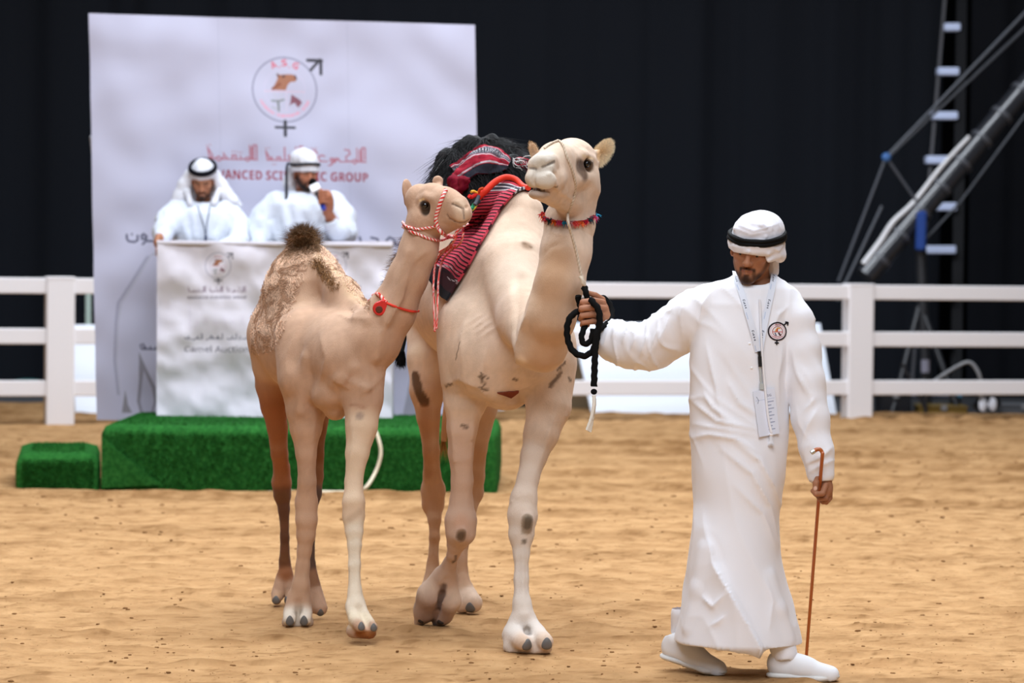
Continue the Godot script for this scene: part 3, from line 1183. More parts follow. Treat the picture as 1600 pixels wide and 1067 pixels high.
func turf_block(called: String, label: String, a: Vector3, b: Vector3, deep: float, high: float, patch: bool) -> void:
	var x := (b - a).normalized()
	x.y = 0.0
	x = x.normalized()
	var z := -x.cross(Vector3.UP)         # towards the back
	if z.z > 0.0:
		z = -z
	var w := (b - a).length()
	var nn := noise(2.0, 3, 51)
	var t := thing(called, label, "platform", (a + b) * 0.5)
	var p := t.position
	var g := Geo.new()
	# a softly rounded block: profile rings from the ground up and over the top
	var prof := [[0.0, -0.02], [0.0, 0.12], [0.0, high - 0.07], [0.02, high - 0.02], [0.07, high], [0.2, high + 0.005], [deep * 0.49, high + 0.005]]
	var per := 56
	for k in prof.size():
		var inset: float = prof[k][0]
		for j in per:
			var an := TAU * (j + 0.5) / per
			# a rounded rectangle
			var q := Vector2(cos(an), sin(an))
			var e := Vector2(signf(q.x) * pow(absf(q.x), 0.12), signf(q.y) * pow(absf(q.y), 0.12))
			var hx := w * 0.5 - inset * (1.0 if inset < 0.25 else w / deep)
			var hz := deep * 0.5 - inset
			var v := a + x * (w * 0.5 + e.x * hx) + z * (deep * 0.5 + e.y * hz)
			v.y = prof[k][1]
			v += Vector3(nn.get_noise_3dv(v * 2.0), nn.get_noise_3dv(v * 2.0 + Vector3(9, 0, 0)) * 0.5, nn.get_noise_3dv(v * 2.0 + Vector3(0, 0, 9))) * 0.012
			g.vert(v, Vector3(e.x, 0, 0).lerp(Vector3.UP, clampf(inset / 0.08, 0, 1)))
	for k in prof.size() - 1:
		for j in per:
			var i := k * per + j
			var i2 := k * per + (j + 1) % per
			g.ix.append_array(PackedInt32Array([i, i2, i2 + per, i, i2 + per, i + per]))
	g.n = normals_of(g.v, g.ix)
	var mid := Vector3.ZERO
	for v in g.v:
		mid += v / g.v.size()
	if g.n[per / 2].dot(g.v[per / 2] - mid) < 0.0:
		for i in range(0, g.ix.size(), 3):
			var q := g.ix[i]
			g.ix[i] = g.ix[i + 1]
			g.ix[i + 1] = q
		g.n = normals_of(g.v, g.ix)
	obj("turf_cover", g.mesh(p), M.turf, t, p)
	# pile
	g = Geo.new()
	var rng := RandomNumberGenerator.new()
	rng.seed = 5 + int(w * 10)
	for i in int(w * 5200):
		var v: Vector3
		var up: Vector3
		if rng.randf() < 0.55:
			v = a + x * rng.randf_range(0.04, w - 0.04)
			v.y = rng.randf_range(0.0, high - 0.04)
			up = (-z + Vector3(0, 0.5, 0) + x * rng.randf_range(-0.6, 0.6)).normalized()
		else:
			v = a + x * rng.randf_range(0.1, w - 0.1) + z * rng.randf_range(0.05, deep - 0.1)
			v.y = high
			up = (Vector3.UP - z * rng.randf_range(-0.2, 0.8) + x * rng.randf_range(-0.6, 0.6)).normalized()
		var k := rng.randf_range(0.7, 1.25)
		g.col = lin(54 * k, 126 * k, 54 * k)
		g.hair(v, up, Vector3(0, -0.3, 0), rng.randf_range(0.018, 0.032), 0.0028, 1)
	M.pile = vmat(0.8, 0.2) if not M.has("pile") else M.pile
	var o := obj("turf_pile", g.mesh(p), M.pile, t, p)
	o.set_meta("kind", "stuff")
	if patch:      # a triangular flap of turf folded over the left corner of the front
		g = Geo.new()
		var f := -z * 0.02
		var q0 := a + x * 0.03 + f + Vector3(0, 0.34, 0)
		var q1 := a + x * 0.03 + f + Vector3(0, 0.01, 0)
		var q2 := a + x * 0.42 + f + Vector3(0, 0.035, 0)
		g.sheet([[q0, q0.lerp(q2, 0.5) - z * 0.012, q2], [q0.lerp(q1, 0.5), q0.lerp(q1, 0.4).lerp(q2, 0.3) - z * 0.012, q1.lerp(q2, 0.8)], [q1, q1.lerp(q2, 0.4), q1.lerp(q2, 0.75)]], 0.012, -z)
		obj("turf_flap", g.mesh(p), M.turf, t, p)

# ------------------------------------------------------------------ equipment behind the fence
func stick(g: Geo, x: float, y: float, d: float, x2: float, y2: float, d2: float, r: float, sides := 10) -> void:
	g.tube(PackedVector3Array([P(x, y, d), P(x2, y2, d2)]), r, r, sides)

func rigging() -> void:
	var dark := mat(srgb(34, 36, 40), 0.4, 0.5)
	var steel := mat(srgb(120, 124, 132), 0.35, 0.5)
	# ---- steep steps of a scaffold tower
	var o := P(1468, 655, 31.5)
	o.y = -0.05
	var t := thing("scaffold_steps", "steep dark stair with pale bluish treads climbing behind the boom", "steps", o)
	var tread := mat(srgb(204, 218, 250), 0.4, 0.4)
	var rungs := [[1474, 1499, 43], [1464, 1497, 112], [1455, 1495, 181], [1446, 1494, 250], [1460, 1493, 323], [1440, 1492, 390], [1434, 1491, 462], [1429, 1490, 536], [1424, 1490, 612]]
	for i in rungs.size():
		var q: Array = rungs[i]
		var g := Geo.new()
		var a := P(q[0], q[2], 32.6 - i * 0.22)
		var b := P(q[1], q[2], 32.6 - i * 0.22)
		g.beam(a, b, 0.2, 0.085, Vector3.UP, 0.01)
		obj("tread", g.mesh(o), tread, t, o)
	for q in [[1477, -10, 32.75, 1420, 655, 30.8], [1503, -10, 32.75, 1493, 655, 30.8]]:
		var g := Geo.new()
		g.beam(P(q[0], q[1], q[2]), P(q[3], q[4], q[5]), 0.12 if q[0] > 1490 else 0.035, 0.035, Vector3.FORWARD, 0.006)
		obj("stringer", g.mesh(o), mat(srgb(20, 21, 24), 0.6, 0.3) if q[0] > 1490 else mat(srgb(84, 84, 88), 0.5, 0.4), t, o)
	# ---- camera crane: boom, stays, stand
	o = P(1440, 655, 30.3)
	o.y = -0.05
	t = thing("camera_crane", "long dark camera crane boom slanting up to the right with stay cables", "crane", o)
	var g := Geo.new()
	var b0 := P(1352, 432, 30.2)
	var b1 := P(1640, 92, 30.6)
	g.tube(PackedVector3Array([b0, b1]), 0.12, 0.115, 18)
	obj("boom", g.mesh(o), mat(srgb(40, 42, 47), 0.22, 0.6), t, o)
	g = Geo.new()
	for k in 9:
		var c := b0.lerp(b1, 0.07 + 0.11 * k)
		var c2 := b0.lerp(b1, 0.085 + 0.11 * k)
		g.tube(PackedVector3Array([c, c2]), 0.128, 0.126, 18)
	var gl := obj("boom_clamp", g.mesh(o), mat(srgb(74, 76, 82), 0.3, 0.5), t, o)
	gl.set_meta("kind", "stuff")
	g = Geo.new()
	var up := Vector3(-0.085, 0.085, 0.05)
	g.tube(spl([b0 + up * 0.9 + Vector3(0.05, 0.05, 0), b0.lerp(b1, 0.12) + up, b0.lerp(b1, 0.2) + up * 1.25, b0.lerp(b1, 0.3) + up, b0.lerp(b1, 0.46) + up * 1.15, b0.lerp(b1, 0.6) + up], 8), 0.035, 0.022, 8)
	obj("boom_highlight", g.mesh(o), mat(srgb(214, 214, 216), 0.35, 0.5), t, o)  # pale tube standing in for the white gloss along the boom's upper edge
	for q in [[1385, 245, 30.2, 1640, -20, 30.4], [1385, 248, 30.2, 1640, 8, 30.5], [1385, 246, 30.2, 1432, 314, 30.25], [1384, 247, 30.2, 1310, 440, 30.2], [1378, 322, 30.2, 1308, 470, 30.1], [1640, 128, 30.5, 1500, 316, 30.4], [1500, 316, 30.4, 1440, 380, 30.3]]:
		g = Geo.new()
		stick(g, q[0], q[1], q[2], q[3], q[4], q[5], 0.016 if q[2] == 30.2 else 0.012, 6)
		obj("stay", g.mesh(o), mat(srgb(72, 76, 84), 0.4, 0.5), t, o)
	g = Geo.new()
	g.ball(P(1385, 246, 30.2), Vector3(0.05, 0.05, 0.05))
	obj("stay_joint", g.mesh(o), mat(srgb(64, 104, 160), 0.5, 0.4), t, o)
	g = Geo.new()
	g.beam(P(1440, 330, 30.15), P(1438, 392, 30.15), 0.12, 0.1, Vector3.RIGHT, 0.02)
	obj("strap", g.mesh(o), mat(srgb(38, 66, 132), 0.6, 0.3), t, o)
	for q in [[1438, 372, 30.3, 1448, 655, 30.3, 0.06], [1436, 480, 30.3, 1392, 655, 30.0, 0.035], [1440, 480, 30.3, 1502, 655, 30.0, 0.035], [1440, 480, 30.3, 1452, 655, 31.0, 0.035]]:
		g = Geo.new()
		stick(g, q[0], q[1], q[2], q[3], q[4], q[5], q[6])
		obj("stand_leg", g.mesh(o), dark, t, o)
	# ---- white boards, leaning
	var bm := mat(srgb(232, 240, 252), 0.45, 0.4)
	for q in [["wide bluish-white board leaning behind the fence beside the handler", [893, 505, 29.6], [1281, 506, 29.9], [928, 664, 29.2], [1309, 662, 29.5]], ["bluish-white board showing between left fence post and printed backdrop", [112, 508, 28.2], [292, 508, 28.6], [118, 664, 27.9], [300, 664, 28.2]]]:
		var c := []
		for k in range(1, 5):
			c.append(P(q[k][0], q[k][1], q[k][2]))
		var mid: Vector3 = (c[2] + c[3]) * 0.5
		t = thing("leaning_board", q[0], "board", mid)
		g = Geo.new()
		g.sheet([[c[0], c[1]], [c[2], c[3]]], 0.04, Vector3.BACK)
		obj("panel", g.mesh(mid), bm, t, mid)
		for k in 2:
			g = Geo.new()
			var tp: Vector3 = c[k].lerp(c[1 - k], 0.15) + Vector3(0, -0.1, -0.06)
			g.beam(tp, Vector3(tp.x, -0.05, tp.z - 0.45), 0.04, 0.04, Vector3.RIGHT, 0.006)
			obj("strut", g.mesh(mid), steel, t, mid)
	# ---- crates and cases
	crate("brown plywood crate behind the fence left of the white board", 866, 926, 556, 664, 30.2, srgb(112, 92, 68))
	crate("low black case behind the fence between the big camel's forelegs", 792, 868, 606, 664, 30.0, srgb(22, 23, 26))
	crate("small white box behind the fence at the platform's right end", 756, 788, 634, 664, 29.0, srgb(222, 222, 226))
	crate("low black case right of the white fence post", 1376, 1424, 612, 660, 30.0, srgb(26, 27, 31))
	crate("flat ochre case on the floor under the crane", 1438, 1512, 634, 660, 29.8, srgb(112, 90, 40))
	crate("long low grey case at the right edge behind the fence", 1562, 1640, 632, 660, 30.0, srgb(86, 88, 92))
	# ---- two stage lamps on the floor
	for q in [[1535, 632], [1550, 631]]:
		var p := P(q[0], q[1], 29.8)
		t = thing("stage_light", "round black floor light with pale lens, %s of the two under the lowest rail" % ("left" if q[0] < 1540 else "right"), "stage light", p, "stage lights on the floor")
		g = Geo.new()
		var T := Transform3D(Basis(Vector3.RIGHT, PI / 2), p)
		g.lathe(T, [[0.0, -0.22], [0.07, -0.22], [0.085, -0.1], [0.09, 0.04], [0.08, 0.05], [0.075, 0.03]], 16)
		obj("housing", g.mesh(p), dark, t, p)
		g = Geo.new()
		g.ball(p + Vector3(0, 0, 0.03), Vector3(0.045, 0.075, 0.02))
		obj("lens", g.mesh(p), mat(srgb(226, 230, 240), 0.2, 0.5), t, p)
		g = Geo.new()
		g.beam(p + Vector3(0, -0.07, -0.05), Vector3(p.x, -0.05, p.z - 0.05), 0.1, 0.03, Vector3.RIGHT, 0.006)
		obj("bracket", g.mesh(p), dark, t, p)
	# ---- hoses and cables
	var cab := thing("cable", "pale grey cable arching between cases behind the lowest rails", "cable", P(1490, 600, 29.7))
	g = Geo.new()
	g.tube(spl([P(1446, 606, 29.7), P(1470, 588, 29.7), P(1500, 570, 29.7), P(1514, 566, 29.7), P(1524, 574, 29.7), P(1532, 594, 29.7), P(1534, 640, 29.8)], 8), 0.014, 0.018, 8)
	obj("cord", g.mesh(cab.position), mat(srgb(150, 152, 156), 0.4, 0.4), cab, cab.position)
	cab = thing("stand", "short grey microphone-like stand behind the middle rail under the boom", "stand", P(1446, 655, 29.8))
	g = Geo.new()
	stick(g, 1446, 562, 29.8, 1446, 582, 29.8, 0.045, 12)
	obj("head", g.mesh(cab.position), mat(srgb(126, 126, 140), 0.5, 0.4), cab, cab.position)
	g = Geo.new()
	stick(g, 1446, 582, 29.8, 1446, 660, 29.8, 0.02, 8)
	stick(g, 1408, 566, 29.8, 1420, 586, 29.8, 0.016, 8)
	stick(g, 1420, 586, 29.8, 1446, 640, 29.8, 0.016, 8)
	obj("pole", g.mesh(cab.position), dark, cab, cab.position)
	cab = thing("strap", "short bright blue strap hanging below the lowest rail", "strap", P(1500, 614, 29.6))
	g = Geo.new()
	g.beam(P(1505, 604, 29.6), P(1498, 620, 29.6), 0.05, 0.02, Vector3.FORWARD, 0.004)
	obj("band", g.mesh(cab.position), mat(srgb(46, 122, 160), 0.6, 0.3), cab, cab.position)
	cab = thing("post", "pale green upright post just left of the printed backdrop", "post", P(138, 655, 29.4))
	g = Geo.new()
	g.beam(P(138, 455, 29.4), Vector3(P(138, 655, 29.4).x, -0.05, P(138, 655, 29.4).z), 0.065, 0.05, Vector3.RIGHT, 0.006)
	obj("shaft", g.mesh(cab.position), mat(srgb(176, 196, 188), 0.5, 0.3), cab, cab.position)
	var hp := P(30, 648, 29.0)
	hp.y = 0.0
	cab = thing("hose", "dark teal hose lying on the floor behind the left fence", "hose", hp)
	g = Geo.new()
	var way := []
	for q in [[-60, 0.05, 0.2], [-10, 0.16, 0.05], [30, 0.24, 0.0], [64, 0.22, 0.1], [90, 0.05, 0.5]]:
		var w := P(q[0], 648, 29.0)
		w.y = q[1]
		way.append(w - Vector3(0, 0, q[2]))
	g.tube(spl(way, 8), 0.035, 0.035, 10)
	obj("tube", g.mesh(hp), mat(srgb(38, 92, 92), 0.4, 0.4), cab, hp)
	# ---- pale cable that hangs down the front of the platform
	var cp := G(575, 768)
	cab = thing("cable", "cream cable looping down the green platform front behind the calf", "cable", cp)
	g = Geo.new()
	way = [P(575, 655, 19.6), P(584, 668, 19.22), P(592, 688, 19.14), P(595, 710, 19.12), P(587, 737, 19.1), P(570, 763, 19.0)]
	for q in [[548, 768], [520, 769], [470, 768], [420, 770]]:
		way.append(G(q[0], q[1], 0.015))
	g.tube(spl(way, 8), 0.0125, 0.0125, 8)
	obj("cord", g.mesh(cp), mat(srgb(216, 204, 178), 0.6, 0.3), cab, cp)

func crate(label: String, x0: float, x1: float, y0: float, y1: float, d: float, c: Color) -> void:
	var a := P(x0, y0, d)
	var b := P(x1, y1, d)
	b.y = -0.05
	var mid := Vector3((a.x + b.x) * 0.5, -0.05, a.z)
	var hh := (a.y - b.y) * 0.5
	var hw := (b.x - a.x) * 0.5
	var t := thing("equipment_case", label, "case", mid)
	var g := Geo.new()
	g.box(Transform3D(Basis(), mid + Vector3(0, hh * 0.86, -0.25)), Vector3(hw, hh * 0.86, 0.24), 0.012)
	obj("shell", g.mesh(mid), mat(c, 0.6, 0.3), t, mid)
	g = Geo.new()
	g.box(Transform3D(Basis(), mid + Vector3(0, hh * 1.87, -0.25)), Vector3(hw + 0.008, hh * 0.13, 0.248), 0.012)
	obj("lid", g.mesh(mid), mat(c.lightened(0.06), 0.55, 0.3), t, mid)
	g = Geo.new()
	g.box(Transform3D(Basis(), mid + Vector3(0, hh * 1.72, 0.0)), Vector3(0.03, 0.03, 0.006), 0.003)
	obj("latch", g.mesh(mid), mat(srgb(130, 132, 136), 0.35, 0.5), t, mid)

# ------------------------------------------------------------------ camels
func floor_cut(f: Field, y0: float) -> void:      # flat soles
	for z in f.nz:
		for y in f.ny:
			var wy := f.o.y + y * f.h
			if wy > y0 + 0.05:
				break
			var row := z * f.ny + y
			for x in range(f.lo_x[row], f.hi_x[row] + 1):
				var i := row * f.nx + x
				f.f[i] = maxf(f.f[i], y0 - wy)

func skin(fields: Array, base: Color, brushes: Array, mottle: float, wob := 0.0) -> ArrayMesh:
	var g := Geo.new()
	var nn := noise(38.0, 2, 8)
	for f in fields:
		var r: Array = f.extract()
		var v: PackedVector3Array = r[0]
		var ix: PackedInt32Array = r[1]
		var n := normals_of(v, ix)
		if wob < 0.0:
			for i in v.size():
				v[i] += n[i] * (crease(v[i], n[i]) * -wob)
			n = normals_of(v, ix)
		if f.creases.size():
			for i in v.size():
				if n[i].z > -0.1:
					v[i] += n[i] * fold_at(v[i], f.creases)
			n = normals_of(v, ix)
		if wob > 0.0:
			for i in v.size():
				v[i] += n[i] * (nn.get_noise_3dv(v[i]) * wob + nn.get_noise_3dv(v[i] * Vector3(0.3, 0.14, 0.3)) * wob * 4.0)
			n = normals_of(v, ix)
		g.add(v, n, colours_of(v, base, brushes, mottle, 5.0), ix)
	return g.mesh()

func br(list: Array, f: Field, x: float, y: float, d: float, r: float, c: Color, a := 1.0, soft := 0.6) -> void:
	var p := snap(f, x, y, d)
	list.append([p, p, r * d / FP, c, a, soft])

func br2(list: Array, f: Field, x: float, y: float, x2: float, y2: float, d: float, r: float, c: Color, a := 1.0, soft := 0.6) -> void:
	list.append([snap(f, x, y, d), snap(f, x2, y2, d), r * d / FP, c, a, soft])

func limb(list: Array, pts: Array, k: float, c: Color, a: float) -> void:      # colour along a whole limb
	for i in pts.size() - 1:
		var p: Array = pts[i]
		var q: Array = pts[i + 1]
		list.append([P(p[0], p[1], p[2]), P(q[0], q[1], q[2]), maxf(p[3], q[3]) * k * p[2] / FP, c, a, 0.45])

func nail(t: Node3D, f: Field, x: float, y: float, rx: float, ry: float, m: Material) -> void:
	var g := Geo.new()
	var p := snap(f, x, y, 11.3)
	var n := f.grad(p)
	var s := dep(p) / FP
	var up := (Vector3.UP - n * n.y).normalized()
	var B := Basis(up.cross(n), up, n)
	g.ball(p - n * (rx * s * 0.25), Vector3(rx * s * 0.82, ry * s * 1.1, rx * s * 0.5), B, 14, 10)
	for i in g.v.size():       # broad at the sole, narrowing to the cuticle
		var q := B.transposed() * (g.v[i] - p)
		q.x *= 1.0 - 0.32 * clampf(q.y / (ry * s), -1.0, 1.0)
		g.v[i] = p + B * q
	g.n = normals_of(g.v, g.ix)
	obj("toenail", g.mesh(t.position), m, t, t.position)

func eye(t: Node3D, p: Vector3, r: float) -> void:
	var g := Geo.new()
	g.ball(p, Vector3(r, r, r), Basis(), 16, 12)
	var m := mat(srgb(18, 12, 9), 0.06, 0.6)
	obj("eye", g.mesh(t.position), m, t, t.position)

func fur_mat() -> StandardMaterial3D:
	if not M.has("fur"):
		M.fur = bump(vmat(0.85, 0.18), ntex(0.06, 5, 61, 512), 0.11, Vector3(9.0, 2.8, 9.0))
		M.fur.rim_enabled = true
		M.fur.rim = 0.25
		M.hair = vmat(0.7, 0.2)
		M.nail = mat(srgb(104, 101, 98), 0.5, 0.35)
	return M.fur

var camel_f: Field
var camel_h: Field

func adult_camel() -> void:
	var o := P(770, 960, 12.4)
	o.y = 0.0
	var t := thing("camel", "larger pale cream camel with red and black saddle, one forefoot lifted", "camel", o)
	var lo := P(622, 1030, 11.2)
	var hi := P(915, 195, 13.8)
	lo = Vector3(minf(lo.x, P(622, 600, 13.8).x), -0.03, -13.75)
	hi = Vector3(P(915, 600, 12.3).x, 1.98, -11.2)
	var f := Field.new(lo, hi, 0.0105)
	var side := cam_b * Vector3(1, 0, 0.2).normalized()
	# trunk
	bones(f, [[738, 470, 12.6, 87], [720, 470, 13.15, 78]], 0.02)
	bones(f, [[795, 500, 12.1, 88], [738, 470, 12.6, 87]], 0.06)
	blob(f, 792, 545, 12.05, 100, 78, 100, 0.08)
	bones(f, [[812, 335, 12.2, 38], [800, 430, 12.12, 70], [795, 500, 12.1, 88]], 0.08)
	bones(f, [[770, 300, 12.75, 52], [745, 400, 12.7, 82], [738, 470, 12.65, 86]], 0.08)
	bones(f, [[715, 400, 13.1, 60], [705, 470, 13.2, 72]], 0.06)
	# neck, down from the withers and up again to the head
	bones(f, [[806, 425, 12.0, 58], [825, 498, 11.75, 47], [845, 534, 11.55, 41], [861, 492, 11.45, 38], [875, 440, 11.42, 36.5], [884, 395, 11.44, 38], [890, 345, 11.5, 40]], 0.035)
	# muscles of shoulder and breast
	bones(f, [[722, 505, 12.0, 36], [728, 590, 12.02, 36]], 0.08)
	bones(f, [[862, 545, 12.0, 32], [858, 610, 11.98, 34]], 0.08)
	blob(f, 752, 560, 11.9, 34, 60, 30, 0.05)
	blob(f, 777, 597, 11.92, 20, 32, 26, 0.05)
	blob(f, 790, 622, 12.05, 33, 19, 44, 0.02)
	# legs
	var fl := [[855, 575, 12.0, 46], [857, 635, 11.95, 34.5], [845, 680, 11.9, 26.5], [834, 712, 11.87, 20], [825, 748, 11.83, 16], [818, 780, 11.8, 20], [816.5, 805, 11.78, 22.5], [814.5, 835, 11.78, 19], [815, 866, 11.77, 12.5], [814.5, 905, 11.76, 11.3], [815.5, 942, 11.75, 14], [818, 962, 11.74, 18.5]]
	bones(f, fl, 0.018)
	bones(f, [[811, 970, 11.74, 16], [803, 992, 11.72, 18], [818, 1003, 11.62, 14]], 0.012)
	bones(f, [[824, 968, 11.74, 14], [838, 990, 11.7, 15], [852, 1003, 11.62, 13]], 0.012)
	bones(f, [[806, 1010, 11.7, 20], [845, 1010, 11.66, 18]], 0.012)
	bones(f, [[825, 978, 11.55, 3], [827, 1000, 11.5, 5]], 0.006, Vector3.ZERO, 1.0, true)
	bones(f, [[823, 985, 11.7, 6], [826, 990, 11.5, 6]], 0.008, Vector3.ZERO, 1.0, true)
	f.cap(snap(f, 829, 996, 11.2, 0.0), snap(f, 839, 1012, 11.2, 0.0), 0.009, 0.008, 0.01, Vector3.ZERO, 1.0, true)
	var fr := [[732, 580, 12.05, 44], [727, 625, 12.05, 33.5], [722, 668, 12.06, 23.5], [719.5, 709, 12.08, 18.5], [722, 752, 12.1, 16.5], [721, 785, 12.12, 18], [720, 812, 12.12, 24.5], [719.5, 832, 12.12, 23], [713, 850, 12.15, 13.5], [708, 866, 12.18, 9], [703, 880, 12.24, 10.5], [697, 900, 12.3, 19]]
	bones(f, fr, 0.016)
	bones(f, [[690, 900, 12.32, 15], [674, 930, 12.34, 22], [664, 955, 12.4, 18], [655, 971, 12.42, 9]], 0.014)
	bones(f, [[702, 902, 12.3, 13], [702, 938, 12.33, 19], [692, 960, 12.38, 16], [684, 973, 12.42, 9]], 0.01)
	for q in [[697, 904, 691, 928, 0.008, 0.014], [691, 928, 684, 954, 0.014, 0.012], [684, 954, 678, 974, 0.012, 0.010]]:
		f.cap(snap(f, q[0], q[1], 11.6, 0.002), snap(f, q[2], q[3], 11.6, 0.002), q[4], q[5], 0.01, Vector3.ZERO, 1.0, true)
	var ha := [[690, 500, 13.25, 58], [674, 560, 13.15, 38], [668, 610, 13.12, 27.5], [669, 650, 13.12, 18], [674, 705, 13.16, 12.5], [675, 742, 13.22, 13.5], [677, 766, 13.26, 19], [677, 788, 13.26, 17], [679, 812, 13.22, 10], [679, 840, 13.2, 8], [676, 880, 13.2, 9], [674, 905, 13.18, 12]]
	bones(f, ha, 0.016)
	bones(f, [[673, 912, 13.18, 13], [664, 936, 13.12, 15]], 0.012)
	bones(f, [[675, 912, 13.18, 12], [686, 936, 13.12, 14]], 0.012)
	var hb := [[765, 520, 13.1, 60], [760, 575, 13.0, 40], [752, 640, 13.0, 24], [747, 700, 13.02, 14], [742, 745, 13.06, 15], [738, 770, 13.08, 17], [733, 800, 13.04, 10], [724, 850, 12.98, 7.5], [722, 890, 12.95, 8.5], [725, 915, 12.92, 12]]
	bones(f, hb, 0.016)
	bones(f, [[724, 920, 12.92, 12], [722, 944, 12.88, 14]], 0.012)
	bones(f, [[728, 920, 12.92, 12], [738, 942, 12.86, 16]], 0.012)
	# knee wrinkles and calluses standing proud
	for w in [[800, 784, 832, 778], [803, 790, 835, 785], [806, 777, 828, 771]]:
		f.cap(snap(f, w[0], w[1], 11.5), snap(f, w[2], w[3], 11.5), 0.006, 0.006, 0.008)
	for w in [[712, 640, 738, 636], [708, 690, 730, 688], [710, 700, 732, 698], [709, 720, 729, 717], [861, 652, 884, 649], [861, 660, 880, 658]]:
		f.cap(snap(f, w[0], w[1], 11.5), snap(f, w[2], w[3], 11.5), 0.004, 0.004, 0.008)
	f.cap(snap(f, 719, 840, 11.5, -0.004), snap(f, 721, 832, 11.5, -0.004), 0.026, 0.024, 0.012)
	f.cap(snap(f, 824, 812, 11.4, -0.008), snap(f, 824, 826, 11.4, -0.008), 0.026, 0.02, 0.012)
	# edge where shoulder meets neck, and the pale ridge beside the throat
	bones(f, [[797, 470, 11.82, 10], [806, 520, 11.72, 9], [822, 560, 11.62, 8]], 0.03)
	floor_cut(f, 0.0)
	camel_f = f
	f.creases = [[2.04, 4, 14, 838, 430, 826, 492, 808, 540, 812, 572], [-1.53, 6, 14, 816, 450, 801, 515, 806, 560], [0.59, 1.5, 4, 738, 515, 752, 504, 766, 494], [0.59, 1.5, 4, 744, 522, 758, 511, 773, 501], [0.59, 1.5, 4, 750, 530, 764, 519, 779, 511], [0.51, 1.5, 4, 733, 508, 745, 498, 757, 489], [1.36, 4, 18, 693, 602, 720, 592, 748, 604, 764, 622], [1.36, 4, 16, 806, 610, 836, 596, 874, 580], [1.53, 5, 22, 735, 470, 722, 530, 726, 590], [1.53, -5, 24, 762, 545, 754, 580, 757, 606], [1.19, 4, 16, 812, 590, 846, 586, 884, 560], [0.85, 2.5, 8, 858, 360, 882, 369, 908, 360], [-0.85, 3, 8, 846, 400, 862, 384, 884, 380], [1.02, 3, 12, 704, 640, 709, 700, 714, 750], [1.02, -3, 10, 742, 640, 736, 690, 734, 740], [1.02, 3, 12, 868, 640, 852, 690, 836, 740], [-1.02, 3, 8, 812, 850, 812, 900, 812, 940], [-0.85, 3, 8, 822, 850, 823, 900, 824, 940], [-0.85, 2, 5, 678, 830, 678, 860, 676, 885]]

	# head
	lo = P(808, 356, 11.75)
	hi = P(968, 203, 11.75)
	var h := Field.new(Vector3(lo.x, P(808, 400, 11.5).y, -11.8), Vector3(hi.x, hi.y, -10.98), 0.0048)
	bones(h, [[886, 392, 11.44, 33], [891, 350, 11.48, 38], [898, 310, 11.48, 30]], 0.02)
	bones(h, [[897, 251, 11.47, 34.5], [903, 272, 11.45, 33]], 0.03)
	bones(h, [[905, 290, 11.44, 31], [897, 316, 11.42, 19.5], [880, 314, 11.36, 16]], 0.03)
	bones(h, [[912, 300, 11.47, 24], [912, 314, 11.47, 20]], 0.03)
	bones(h, [[892, 246, 11.42, 29], [868, 251, 11.26, 27], [848, 259, 11.15, 21]], 0.03)
	bones(h, [[886, 275, 11.36, 30], [858, 276, 11.2, 27]], 0.03)
	bones(h, [[874, 292, 11.28, 24], [852, 294, 11.18, 18]], 0.02)
	bones(h, [[844, 300, 11.16, 12.5], [868, 306, 11.27, 17], [890, 314, 11.38, 21]], 0.02)
	# upper lip: two full lobes below the nose
	blob(h, 833, 279, 11.1, 13, 14.5, 14, 0.014)
	blob(h, 851, 281, 11.085, 18.5, 15, 15, 0.016)
	blob(h, 867, 281, 11.16, 15, 16, 17, 0.03)
	blob(h, 843, 303, 11.13, 17, 9.5, 17, 0.01)
	# nose pad over the nostrils
	bones(h, [[833, 257, 11.11, 8], [846, 254, 11.1, 11], [860, 250, 11.13, 10]], 0.03)
	bones(h, [[847, 266, 11.085, 5], [858, 263.5, 11.1, 5.5], [866, 259, 11.14, 5]], 0.014)
	# brow, cheekbone and lids
	var es := snap(h, 917, 256, 11.0)
	f = h
	for q in [[902, 246, 914, 241], [914, 241, 929, 249]]:
		h.cap(snap(h, q[0], q[1], 10.9, -0.012), snap(h, q[2], q[3], 10.9, -0.012), 0.016, 0.016, 0.02)
	h.cap(snap(h, 903, 283, 10.9, -0.016), snap(h, 922, 277, 10.9, -0.016), 0.02, 0.018, 0.03)
	h.ell(es + Vector3(-0.014, -0.004, 0.0), Vector3(0.034, 0.026, 0.015), Basis(), 0.02, true)
	var ep := es + Vector3(-0.001, 0.0, -0.018)
	h.ell(ep, Vector3(0.027, 0.024, 0.022), Basis(), 0.01)
	h.cap(ep + Vector3(-0.022, 0.004, 0.018), ep + Vector3(0.018, 0.006, 0.016), 0.006, 0.006, 0.008)
	h.ell(ep + Vector3(0, -0.001, 0.02), Vector3(0.02, 0.014, 0.016), Basis(), 0.004, true)
	# nostrils, cleft lip, mouth
	for q in [[[848, 260.5], [856, 257], [866, 252.5]], [[828, 262], [832, 262.5], [838, 264]]]:
		for i in 2:
			h.cap(snap(h, q[i][0], q[i][1], 10.9, 0.003), snap(h, q[i + 1][0], q[i + 1][1], 10.9, 0.003), 0.006, 0.0055, 0.005, Vector3.ZERO, 1.0, true)
	h.cap(snap(h, 836, 267, 10.9, 0.002), snap(h, 834, 281, 10.9, 0.002), 0.004, 0.007, 0.006, Vector3.ZERO, 1.0, true)
	h.cap(snap(h, 834, 281, 10.9, 0.002), snap(h, 835, 291, 10.9, 0.002), 0.007, 0.007, 0.006, Vector3.ZERO, 1.0, true)
	var mp := [[822, 296], [829, 297], [838, 296.5], [848, 299], [860, 298.5], [871, 292]]
